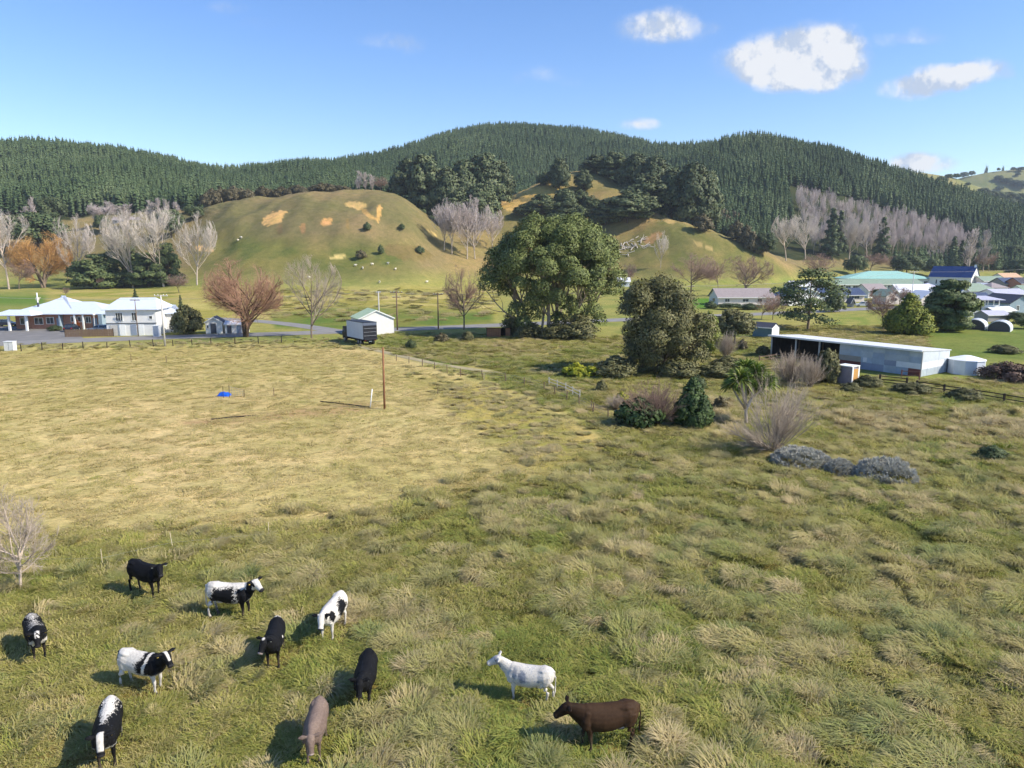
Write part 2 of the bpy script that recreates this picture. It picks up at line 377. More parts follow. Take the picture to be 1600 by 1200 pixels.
nA = fbm(VXw / 9, VYw / 9, 40, 4); nB = fbm(VXw / 2.2, VYw / 2.2, 50, 3); nC = fbm(VXw / 30, VYw / 30, 60, 3)
def paint(w, c, c2=None, nfield=None):
    global C
    cc = np.array(srgb(*c))
    if c2 is not None:
        k = np.clip((nfield - 0.35) / 0.3, 0, 1)[:, None]; cc = cc * (1 - k) + np.array(srgb(*c2)) * k
    C = C * (1 - w[:, None]) + cc * w[:, None]
low = np.clip((6 - VZw) / 4, 0, 1)
MID = [(-900, 560), (2600, 560), (2600, 770), (1100, 700), (960, 705), (700, 640), (-900, 560)]
paint(np.ones(len(V)), (150, 143, 82), (128, 132, 70), nA)
# hills
hillw = np.clip((VZw - 2) / 8, 0, 1); paint(hillw, (136, 118, 84), (114, 106, 72), nC)
paint(hillw * soft_poly(PX, PY, [(300, 440), (640, 445), (640, 375), (480, 380), (330, 360)], 25), (100, 104, 56), (124, 116, 68), nA)
forest = ((VYw > 470) & (PX < 1010)) | ((VYw > 455) & (PX >= 1010))
paint((forest & (VYw < 1250)).astype(float) * (VZw > 12), (62, 64, 38), (48, 56, 32), nA)
knoll = soft_poly(PX, PY, [(780, 262), (950, 262), (1040, 330), (1240, 420), (1190, 440), (700, 440), (700, 400), (790, 330)], 10)
paint(knoll * hillw, (156, 132, 90), (124, 114, 72), nC)
paint(soft_poly(PX, PY, [(960, 400), (1035, 335), (1200, 400), (1240, 430), (980, 430)], 8), (130, 118, 74), (112, 110, 64), nA)
paint(((VYw > 1150) & (PX > 1360)).astype(float), (142, 134, 90), (122, 122, 76), nC)
paint(np.clip((VYw - 1450) / 50, 0, 1) * (PX > 1300), (132, 128, 90), (104, 110, 72), nC)
# flats behind the road
paint(low * soft_poly(PX, PY, [(280, 452), (780, 448), (780, 500), (280, 505)], 12), (150, 140, 70), (182, 164, 104), nA)
paint(low * soft_poly(PX, PY, [(420, 492), (545, 478), (770, 488), (770, 506), (540, 514), (430, 512)], 5), (96, 114, 50), (122, 122, 60), nA)
paint(low * soft_poly(PX, PY, [(-900, 452), (75, 462), (70, 476), (-900, 480)], 6), (96, 120, 50))
paint(low * soft_poly(PX, PY, [(75, 452), (310, 452), (310, 470), (75, 470)], 8), (168, 152, 92), (140, 138, 66), nA)
paint(low * soft_poly(PX, PY, [(1060, 466), (1110, 466), (1110, 482), (1050, 480)], 3), (88, 124, 44))
paint(low * soft_poly(PX, PY, [(1300, 490), (2600, 480), (2600, 540), (1300, 512)], 8), (122, 132, 62), (150, 144, 80), nB)
paint(low * soft_poly(PX, PY, [(1420, 512), (2600, 505), (2600, 600), (1500, 560), (1440, 545)], 6), (104, 118, 56), (118, 124, 62), nA)
paint(low * soft_poly(PX, PY, [(1200, 520), (1440, 512), (1440, 530), (1300, 540), (1200, 545)], 6), (160, 148, 92), (130, 134, 66), nB)
# rank grass between paddock and barn
paint(low * soft_poly(PX, PY, [(600, 518), (1000, 525), (1200, 560), (1300, 600), (2600, 600), (2600, 780), (1010, 690), (900, 650), (760, 590), (590, 548)], 8), (160, 148, 92), (134, 134, 72), nB)
paint(low * soft_poly(PX, PY, [(610, 530), (1000, 535), (1010, 560), (860, 566), (700, 552)], 8), (190, 168, 116), (150, 140, 86), nB)
paint(low * soft_poly(PX, PY, [(800, 574), (870, 572), (935, 600), (925, 614), (860, 595)], 5), (92, 122, 46), (112, 132, 56), nB)
paint(low * soft_poly(PX, PY, [(605, 545), (660, 552), (720, 566), (716, 576), (640, 562)], 4), (98, 122, 48), (128, 132, 64), nB)
paint(low * soft_poly(PX, PY, [(1180, 640), (1340, 610), (2600, 640), (2600, 700), (1300, 700)], 14), (138, 134, 74), (112, 128, 62), nB)
paint(low * soft_poly(PX, PY, [(1400, 705), (1620, 705), (1620, 750), (1440, 745)], 10), (94, 138, 52), (120, 132, 66), nB)
# the grazed paddock
padd = soft_poly(PX, PY, [(-900, 540), (300, 541), (520, 538), (600, 548), (740, 590), (880, 645), (950, 690), (930, 735), (780, 768), (640, 790), (560, 822), (420, 838), (300, 846), (150, 852), (0, 870), (-900, 905)], 10) * low
paint(padd, (198, 176, 126), (184, 165, 112), nA)
paint(padd * np.clip((nC - 0.45) * 5, 0, 1), (188, 168, 110), (172, 158, 96), nB)
paint(padd * soft_poly(PX, PY, [(280, 660), (560, 628), (600, 632), (560, 645), (300, 668)], 4), (176, 146, 108))
paint(padd * soft_poly(PX, PY, [(640, 590), (780, 600), (950, 690), (920, 740), (840, 740), (700, 640)], 20), (178, 160, 92), (146, 140, 74), nB)
# the rank foreground, turf painted darker for the shade between clumps
fg = np.clip((PY - rough_edge(PX) + 22 + (nB - .5) * 90 + (nA - .5) * 70) / 46, 0, 1) * low
paint(fg, (100, 98, 46), (128, 110, 64), nB)
# slips on the grassy hill
def slip(x, y, w, h, a, c):
    ca, sa = math.cos(a), math.sin(a); dx = PX - x; dy = PY - y
    e = ((dx * ca + dy * sa) / w) ** 2 + ((-dx * sa + dy * ca) / h) ** 2 + (nB - 0.5) * 1.4
    paint(np.clip((1.05 - e) * 5, 0, 1) * (VYw > 280) * (VYw < 520), c)
for s_ in [(428, 341, 21, 9, -.45, (208, 166, 108)), (556, 320, 17, 6, .12, (208, 170, 114)), (592, 333, 4, 15, .12, (206, 160, 100)), (511, 346, 10, 6, -.2, (196, 150, 96)),
           (473, 357, 4, 10, .1, (150, 118, 80)), (437, 357, 5, 8, 0, (120, 104, 70)), (543, 350, 3, 9, 0, (140, 118, 76)), (528, 402, 15, 3, -.12, (200, 176, 120)), (672, 365, 10, 4, .4, (196, 168, 112)),
           (575, 335, 14, 4, .7, (180, 144, 92)), (1090, 380, 8, 3, .4, (176, 152, 100)), (1108, 388, 7, 3, .3, (170, 148, 98)), (1020, 372, 16, 6, -.5, (176, 136, 96)), (320, 388, 16, 5, .1, (222, 180, 130)),
           (640, 395, 40, 12, .15, (118, 104, 66)), (1045, 345, 12, 4, .3, (172, 146, 98)), (800, 320, 30, 10, .2, (196, 162, 100)), (840, 300, 40, 8, -.1, (196, 160, 96))]: slip(*s_)
set_col(ground_me, C)
set_col(ground_me, np.stack([fg, padd, hillw], -1), 'Zone')
t = NT('pasture_ground')
vc = t.new('ShaderNodeVertexColor', layer_name='Col').outputs[0]
geo = t.new('ShaderNodeNewGeometry'); pos = geo.outputs['Position']
mp = t.new('ShaderNodeMapping'); mp.inputs['Scale'].default_value = (0.35, 1.0, 1.0); t.link(pos, mp.inputs[0])
nf = t.noise(5.0, 4, 0.72, vec=mp.outputs[0]); nm = t.noise(0.35, 4, 0.6, vec=pos); ng = t.noise(0.05, 2, 0.6, vec=pos)
c1 = t.mix(1.0, vc, t.ramp(nf, [(0.28, (0.50, 0.48, 0.42)), (0.48, (0.95, 0.95, 0.93)), (0.68, (1.35, 1.32, 1.22))]), 'MULTIPLY')
c2 = t.mix(1.0, c1, t.ramp(nm, [(0.3, (0.78, 0.84, 0.74)), (0.7, (1.16, 1.12, 1.12))]), 'MULTIPLY')
c3 = t.mix(1.0, c2, t.ramp(ng, [(0.3, (0.92, 0.98, 0.86)), (0.7, (1.06, 1.02, 1.05))]), 'MULTIPLY')
# dung pats and dark weeds scattered on the paddock
vo = t.new('ShaderNodeTexVoronoi'); vo.inputs['Scale'].default_value = 0.42; t.link(pos, vo.inputs['Vector'])
spot = t.math('MULTIPLY', t.math('LESS_THAN', vo.outputs['Distance'], 0.10), t.math('GREATER_THAN', t.noise(0.3, 2, vec=pos), 0.5))
zn = t.new('ShaderNodeSeparateColor'); t.link(t.new('ShaderNodeVertexColor', layer_name='Zone').outputs[0], zn.inputs[0])
c4 = t.mix(t.math('MULTIPLY', t.math('MULTIPLY', spot, zn.outputs[1]), 0.55), c3, (0.09, 0.075, 0.04))
t.link(c4, t.b.inputs['Base Color']); t.rough(0.95, 0.1)
t.bump(nf, 0.5, 0.2)
ground_me.materials.append(t.m)
ground = tag(obj('ground', ground_me), 'grassy ground of paddocks and hills', kind='structure')

# roads, drive and tracks: sheets laid on the flat
def strip(name, pts, width, mat, label, z=0.03, step=3.0):
    P = [Vector(G(*p)) if len(p) == 2 else Vector(p) for p in pts]; Q = []
    for a, b in zip(P[:-1], P[1:]):
        n = max(1, int((b - a).length / step)); Q += [a.lerp(b, k / n) for k in range(n)]
    Q.append(P[-1])
    for _ in range(8): Q = [Q[0]] + [(Q[i - 1] + Q[i] * 2 + Q[i + 1]) / 4 for i in range(1, len(Q) - 1)] + [Q[-1]]
    vs = []; fs = []
    for i, p in enumerate(Q):
        tn = (Q[min(i + 1, len(Q) - 1)] - Q[max(i - 1, 0)]).normalized(); n = Vector((-tn.y, tn.x, 0)) * width / 2
        for k in (-1, -0.33, 0.33, 1):
            w = p + n * k; vs.append((w.x, w.y, float(H(w.x, w.y)) + z + (0.03 if abs(k) < 0.5 else 0)))
        if i: b = (i - 1) * 4; fs += [(b + k, b + k + 1, b + k + 5, b + k + 4) for k in range(3)]
    o = MB().add(vs, fs).build(name, mat); tag(o, label, kind='structure')
    for p in o.data.polygons:
        if p.normal.z < 0: p.flip()
    return o, Q
asph = plain('asphalt', (0.235, 0.222, 0.205), 0.9, 0.16, 0.5, bump=0.3, bscale=8)
road, road_line = strip('road', [(-420, 560), (-200, 548.5), (0, 537), (150, 531), (300, 525.5), (450, 521.5), (540, 518), (700, 511.5), (830, 506), (950, 500.5), (1060, 496), (1250, 488), (1400, 480), (1700, 468)], 7.0, asph, 'grey asphalt country road beyond the paddock')
side_road, _ = strip('side_road', [(540, 520), (500, 513), (450, 506), (400, 501), (330, 497)], 4.5, asph, 'narrow side road behind the willow', z=0.02)
dm = plain('drive_asphalt', (0.19, 0.18, 0.168), 0.9, 0.2, 0.4, bump=0.3, bscale=6)
dv = [G(*p) for p in [(-160, 509), (92, 509.5), (112, 516), (134, 531), (-160, 543)]]
tag(MB().add([(p[0], p[1], 0.022) for p in dv], [tuple(range(5))]).build('driveway', dm), 'dark asphalt forecourt before the motel', kind='structure')
trk = plain('track_gravel', srgb(160, 148, 112), 0.95, 0.25, 0.8, bump=0.4, bscale=5)
track, _ = strip('farm_track', [(560, 541), (610, 552), (660, 565), (720, 578), (780, 583)], 1.5, trk, 'pale worn farm track beside the paddock')
# ---------------------------------------------------------------- scattering of what nobody could count
def scatter(name, P, R, S, I, protos, label, tint=None):
    """one object: a cloud of points that carries instances of the prototype meshes"""
    me = bpy.data.meshes.new(name); me.vertices.add(len(P)); me.vertices.foreach_set('co', np.asarray(P, np.float32).ravel())
    def at(n, t, key, arr):
        a = me.attributes.new(n, t, 'POINT'); a.data.foreach_set(key, np.ascontiguousarray(arr).ravel())
    at('rot', 'FLOAT_VECTOR', 'vector', np.asarray(R, np.float32)); at('scl', 'FLOAT_VECTOR', 'vector', np.asarray(S, np.float32)); at('idx', 'INT', 'value', np.asarray(I, np.int32))
    at('tint', 'FLOAT', 'value', np.asarray(tint if tint is not None else RNG.random(len(P)), np.float32))
    o = tag(obj(name, me), label, kind='stuff')
    g = bpy.data.node_groups.new(name + '_spread', 'GeometryNodeTree')
    g.interface.new_socket('Geometry', in_out='INPUT', socket_type='NodeSocketGeometry'); g.interface.new_socket('Geometry', in_out='OUTPUT', socket_type='NodeSocketGeometry')
    N = g.nodes; L = g.links; gi = N.new('NodeGroupInput'); go = N.new('NodeGroupOutput'); jn = N.new('GeometryNodeJoinGeometry')
    def named(n, t):
        a = N.new('GeometryNodeInputNamedAttribute'); a.data_type = t; a.inputs[0].default_value = n; return a.outputs[0]
    rot = N.new('FunctionNodeEulerToRotation'); L.new(named('rot', 'FLOAT_VECTOR'), rot.inputs[0]); scl = named('scl', 'FLOAT_VECTOR'); idx = named('idx', 'INT')
    for k, pm in enumerate(protos):
        po = bpy.data.objects.new(name + '_piece', pm)
        oi = N.new('GeometryNodeObjectInfo'); oi.inputs['Object'].default_value = po
        cp = N.new('FunctionNodeCompare'); cp.data_type = 'INT'; cp.operation = 'EQUAL'; L.new(idx, cp.inputs[2]); cp.inputs[3].default_value = k
        ip = N.new('GeometryNodeInstanceOnPoints'); L.new(gi.outputs[0], ip.inputs['Points']); L.new(cp.outputs[0], ip.inputs['Selection'])
        L.new(oi.outputs['Geometry'], ip.inputs['Instance']); L.new(rot.outputs[0], ip.inputs['Rotation']); L.new(scl, ip.inputs['Scale']); L.new(ip.outputs[0], jn.inputs[0])
    L.new(jn.outputs[0], go.inputs[0])
    md = o.modifiers.new('spread', 'NODES'); md.node_group = g
    return o
def tinted(name, stops, grad=None, rough=0.7, var=0.3, island=0.5, trans=0.0):
    """blades and needles: colour from the plant's own tint, each blade a little different"""
    t = NT(name); a = t.new('ShaderNodeAttribute', attribute_type='INSTANCER', attribute_name='tint')
    g = t.new('ShaderNodeNewGeometry')
    f = t.math('ADD', t.math('MULTIPLY', a.outputs['Fac'], 1 - island), t.math('MULTIPLY', g.outputs['Random Per Island'], island))
    c = t.ramp(f, stops)
    if grad is not None:
        vcn = t.new('ShaderNodeVertexColor', layer_name='Col'); s_ = t.new('ShaderNodeSeparateColor'); t.link(vcn.outputs[0], s_.inputs[0])
        c = t.mix(t.math('MULTIPLY', s_.outputs[0], grad[1]), c, grad[0])
    t.link(c, t.b.inputs['Base Color']); t.rough(rough, 0.15)
    if trans > 0:
        tr = t.new('ShaderNodeBsdfTranslucent'); t.link(c, tr.inputs[0]); ms = t.new('ShaderNodeMixShader'); ms.inputs[0].default_value = trans
        t.link(t.b.outputs[0], ms.inputs[1]); t.link(tr.outputs[0], ms.inputs[2]); t.link(ms.outputs[0], t.out.inputs[0])
    return t.m

def conifer_mesh(name, rng, mat, tiers=11, nb=8, width=0.15, base=0.12):
    """unit-high plantation pine: tiers of ragged drooping boughs round a stem"""
    V = []; Fq = []; Ft = []
    def q4(a, b, c, d):
        i = len(V); V.extend([a, b, c, d]); Fq.append((i, i + 1, i + 2, i + 3))
    for k in range(tiers):
        t = k / (tiers - 1); z = base + (0.97 - base) * t; r = width * (1 - t) ** 0.75 + 0.012
        if k == 0: r *= 0.8
        for j in range(nb):
            a = 2 * math.pi * (j + rng.random()) / nb + k; rr_ = r * rng.uniform(0.65, 1.25); dz = rng.uniform(-0.05, 0.02)
            up = 0.11 * (1 - 0.5 * t); w = rr_ * rng.uniform(0.42, 0.62)
            ca, sa = math.cos(a), math.sin(a)
            q4((0, 0, z + up), (ca * rr_ * .55 - sa * w, sa * rr_ * .55 + ca * w, z + up * .25 + dz), (ca * rr_, sa * rr_, z - 0.01 + dz), (ca * rr_ * .55 + sa * w, sa * rr_ * .55 - ca * w, z + up * .25 + dz))
    n = 6; i0 = len(V)
    for j in range(n): V.append((width * .42 * math.cos(2 * math.pi * j / n), width * .42 * math.sin(2 * math.pi * j / n), base))
    V.append((0, 0, 0.96))
    for j in range(n): Ft.append((i0 + j, i0 + (j + 1) % n, i0 + n))
    i0 = len(V)
    for zz, r in ((0, .016), (base + .1, .013)):
        for j in range(4): V.append((r * math.cos(j * 1.5708), r * math.sin(j * 1.5708), zz))
    for j in range(4): Fq.append((i0 + j, i0 + (j + 1) % 4, i0 + 4 + (j + 1) % 4, i0 + 4 + j))
    i0 = len(V); V.extend([(-.006, 0, .95), (.006, 0, .95), (0, .004, 1.02)]); Ft.append((i0, i0 + 1, i0 + 2))
    me = np_mesh(name, V, [np.array(Fq), np.array(Ft)], mat=mat); return me
pine_mat = tinted('plantation_needles', [(0.1, (0.050, 0.082, 0.034)), (0.45, (0.082, 0.122, 0.050)), (0.72, (0.112, 0.155, 0.066)), (1.0, (0.150, 0.185, 0.085))], island=0.35, rough=0.7)
rngp = np.random.default_rng(11)
PINES = [conifer_mesh('pine_piece', rngp, pine_mat, width=w, nb=b, tiers=tt) for w, b, tt in ((.19, 8, 10), (.22, 8, 9), (.17, 7, 11), (.20, 9, 10))]
BARE_POLY = [(1228, 292), (1262, 296), (1330, 312), (1420, 336), (1500, 358), (1525, 380), (1530, 420), (1195, 420), (1190, 398), (1215, 372), (1240, 345)]
def forest_points():
    out = []
    for (x0, x1, d0f, d1f, sp) in [(-160, 645, lambda x: np.interp(x, [-200, 330, 420, 650], [476, 476, 486, 500]), lambda x: np.interp(x, RX, RD) + 70, 3.7),
                                   (645, 1010, lambda x: np.interp(x, [645, 700, 800, 940, 1010], [540, 560, 640, 650, 560]), lambda x: np.interp(x, RX, RD) + 70, 4.0),
                                   (1010, 1800, lambda x: np.interp(x, [1010, 1060, 1120, 1200, 1260, 1350, 1500, 1700], [520, 500, 480, 466, 470, 505, 540, 560]), lambda x: np.interp(x, RX, RD) + 70, 3.7)]:
        ys = np.arange(440, 1200, sp)
        for y in ys:
            xa = (x0 - 800) / (F * 0.978) * y; xb = (x1 - 800) / (F * 0.978) * y
            xs = np.arange(xa, xb, sp); n = len(xs)
            X = xs + RNG.uniform(-.38, .38, n) * sp; Y = y + RNG.uniform(-.38, .38, n) * sp
            pc = 800 + F * 0.978 * X / Y
            k = (Y > d0f(pc)) & (Y < d1f(pc)) & (pc >= x0) & (pc < x1)
            out.append(np.stack([X[k], Y[k]], -1))
    P = np.concatenate(out); Z = H(P[:, 0], P[:, 1]); P3 = np.column_stack([P, Z])
    px, py = project(P3)
    keep = soft_poly(px, py, BARE_POLY, 1) < 0.5
    keep &= ~((px > 1320) & (P[:, 1] < np.interp(px, [1320, 1700], [500, 560])))
    keep &= RNG.random(len(P)) > 0.09
    return P3[keep]
FP = forest_points(); nF = len(FP)
patch = fbm(FP[:, 0] / 45, FP[:, 1] / 45, 77, 3); hF = (10 + 8.5 * fbm(FP[:, 0] / 60, FP[:, 1] / 60, 78, 3)) * RNG.uniform(.74, 1.22, nF)
wF = hF * RNG.uniform(.72, 1.15, nF)
scatter('plantation_forest', FP - [0, 0, .3], np.column_stack([RNG.uniform(-.04, .04, nF), RNG.uniform(-.04, .04, nF), RNG.uniform(0, 6.28, nF)]), np.column_stack([wF, wF, hF]),
        RNG.integers(0, 4, nF), PINES, 'dark green pine plantation covering the far hills', np.clip(0.5 + (patch - .5) * 1.6 + RNG.normal(0, .13, nF), 0, 1))
# ---------------------------------------------------------------- tree builders
def _norm(a): return a / np.maximum(np.linalg.norm(a, axis=-1, keepdims=True), 1e-9)
def _perp(d, rng):
    r = rng.normal(size=d.shape); p = r - (r * d).sum(-1, keepdims=True) * d; return _norm(p)
def grow(rng, stems, levels):
    """stems: list of (start, dir, length, radius). Each level: k points, wiggle, up pull, n children, t0, angle, length ratio, radius ratio.
    Returns per level (points (n,k,3), radii (n,k))."""
    st = np.array([s[0] for s in stems], float); di = _norm(np.array([s[1] for s in stems], float)); ln = np.array([s[2] for s in stems], float); ra = np.array([s[3] for s in stems], float)
    out = []
    for L in levels:
        k = L['k']; n = len(st); P = np.zeros((n, k + 1, 3)); P[:, 0] = st; d = di.copy(); Rr = np.zeros((n, k + 1)); Ds = np.zeros((n, k + 1, 3)); Ds[:, 0] = d
        for i in range(k):
            d = _norm(d + rng.normal(size=d.shape) * L.get('wig', .1) + np.array([0, 0, 1.0]) * L.get('up', 0) + np.array(L.get('lean', (0, 0, 0))))
            P[:, i + 1] = P[:, i] + d * (ln / k)[:, None]; Ds[:, i + 1] = d
        Rr[:] = ra[:, None] * (1 - (1 - L.get('taper', .35)) * np.linspace(0, 1, k + 1) ** 1.1)[None]
        out.append((P, Rr))
        m = L.get('n', 0)
        if not m: break
        t = np.sort(rng.uniform(L.get('t0', .3), 1.0, size=(n, m)), axis=1); t[:, -1] = 1.0
        f = t * k; i0 = np.minimum(f.astype(int), k - 1); fr = (f - i0)[..., None]; rows = np.arange(n)[:, None]
        b = P[rows, i0] * (1 - fr) + P[rows, i0 + 1] * fr; pd = Ds[rows, i0 + 1]; pr = Rr[rows, i0] * (1 - fr[..., 0]) + Rr[rows, i0 + 1] * fr[..., 0]
        ang = np.radians(L.get('ang', 40)) * rng.uniform(.65, 1.3, size=(n, m)); ang[:, -1] *= 0.4
        perp = _perp(pd.reshape(-1, 3), rng)
        if L.get('out', 0):
            o_ = b.reshape(-1, 3).copy(); o_[:, 2] = 0; o_ -= np.array(L.get('axis', (0, 0, 0))); o_[:, 2] = 0; perp = _norm(perp + L['out'] * _norm(o_ + 1e-3)); pdx = pd.reshape(-1, 3); perp = _norm(perp - (perp * pdx).sum(-1, keepdims=True) * pdx)
        nd = pd.reshape(-1, 3) * np.cos(ang).reshape(-1, 1) + perp * np.sin(ang).reshape(-1, 1)
        sh = L.get('shape', 0.5); lr = L.get('lr', .6)
        nl = (ln[:, None] * lr * (1 - sh * (t - L.get('t0', .3)) / (1 - L.get('t0', .3) + 1e-6)) * rng.uniform(.7, 1.25, size=(n, m)))
        st = b.reshape(-1, 3); di = _norm(nd); ln = nl.ravel(); ra = np.minimum(pr.ravel() * .92, (ra[:, None] * L.get('rr', .5) * np.ones((1, m))).ravel())
    return out
def tubes(branches, sides):
    """branches: [(P (n,k,3), R (n,k))], sides per level -> V, quads"""
    Vs = []; Fs = []; off = 0
    for (P, R), s in zip(branches, sides):
        n, k, _ = P.shape
        T = np.zeros_like(P); T[:, 1:-1] = P[:, 2:] - P[:, :-2]; T[:, 0] = P[:, 1] - P[:, 0]; T[:, -1] = P[:, -1] - P[:, -2]; T = _norm(T)
        ref = np.where(np.abs(T[..., 2:3]) < .85, np.array([0, 0, 1.0]), np.array([1.0, 0, 0])); ref = np.broadcast_to(ref[:, :1], T.shape)
        A = _norm(np.cross(T, ref)); B = np.cross(T, A)
        ph = 2 * np.pi * np.arange(s) / s
        ring = P[:, :, None] + (A[:, :, None] * np.cos(ph)[None, None, :, None] + B[:, :, None] * np.sin(ph)[None, None, :, None]) * R[:, :, None, None]
        Vs.append(ring.reshape(-1, 3))
        base = off + np.arange(n)[:, None, None] * k * s + np.arange(k - 1)[None, :, None] * s
        j = np.arange(s); jn = (j + 1) % s
        q = np.stack([base + j, base + jn, base + s + jn, base + s + j], -1); Fs.append(q.reshape(-1, 4)); off += n * k * s
    return np.concatenate(Vs), np.concatenate(Fs)
def leaf_cards(C, N, size, rng, aspect=.55, jitter=.8):
    """one kite per leaf spray at C, roughly facing N; the normals follow the clump"""
    n = len(C); N = _norm(np.asarray(N)); Nn = _norm(N + rng.normal(size=(n, 3)) * jitter); A = _perp(Nn, rng); B = np.cross(Nn, A)
    s = (size * rng.uniform(.6, 1.35, n))[:, None]
    V = np.stack([C - A * s * .5, C + B * s * aspect * .5, C + A * s * .5 + Nn * s * .12, C - B * s * aspect * .5], 1).reshape(-1, 3)
    V = V[:, :]; q = np.arange(4 * n).reshape(-1, 4)
    # wind every kite so that its face looks outwards
    gn = np.cross(B, -A); fl = (gn * N).sum(-1) > 0; q[fl] = q[fl][:, ::-1]
    return V, q, np.repeat(_norm(N * .8 + Nn * .35), 4, axis=0)
def billows(rng, centers, radii, per, size, flat=1.0, shell=.55, aspect=.6, jitter=.55, up=.25, droop=0.0):
    """leaf sprays gathered in rounded clumps"""
    C = []; N = []; mr = np.mean(radii); ctr = np.mean(np.array(centers), axis=0)
    for c, r in zip(centers, radii):
        m = max(8, int(per * (r / mr) ** 2)); d = _norm(rng.normal(size=(m, 3))); d[:, 2] = np.where(d[:, 2] < -.45, -d[:, 2], d[:, 2])
        rad = r * (shell + (1 - shell) * rng.random(m) ** .6) * (1 + .12 * rng.normal(size=m))
        p = c + d * rad[:, None] * np.array([1, 1, flat]) - np.array([0, 0, 1]) * droop * r * (d[:, :1] ** 2 + d[:, 1:2] ** 2); C.append(p)
        o_ = np.asarray(c) - ctr; o_ = o_ / (np.linalg.norm(o_) + 1e-6); nn = d + .35 * o_; nn[:, 2] += up; N.append(_norm(nn))
    return leaf_cards(np.concatenate(C), np.concatenate(N), size, rng, aspect, jitter)
def leaf_mesh(name, V, Fq, N, mat):
    me = np_mesh(name, V, [Fq], True, mat); me.normals_split_custom_set_from_vertices(np.asarray(N, float).tolist()); return me

twig_pale = plain('bare_twigs_pale', srgb(206, 194, 182), 0.9, 0.18, 0.6)
twig_pink = plain('bare_twigs_mauve', srgb(198, 184, 178), 0.9, 0.18, 0.5)
twig_brown = plain('bare_twigs_brown', srgb(150, 124, 110), 0.9, 0.2, 0.6)
twig_grey = plain('bare_twigs_grey', srgb(182, 166, 148), 0.9, 0.2, 0.6)
twig_orange = plain('willow_twigs_orange', srgb(172, 134, 110), 0.85, 0.22, 0.5)
twig_yellow = plain('willow_twigs_golden', srgb(202, 156, 96), 0.85, 0.22, 0.5)
bark_grey = plain('bark_grey', srgb(128, 112, 96), 0.95, 0.3, 2.5, bump=.4, bscale=14)
bark_pale = plain('bark_pale', srgb(186, 170, 152), 0.9, 0.2, 2.0, bump=.3, bscale=12)
bark_dark = plain('bark_dark', srgb(84, 68, 54), 0.95, 0.3, 2.5, bump=.4, bscale=14)
bark_euc = plain('bark_gum', srgb(176, 158, 138), 0.85, 0.3, 1.2, bump=.3, bscale=8)

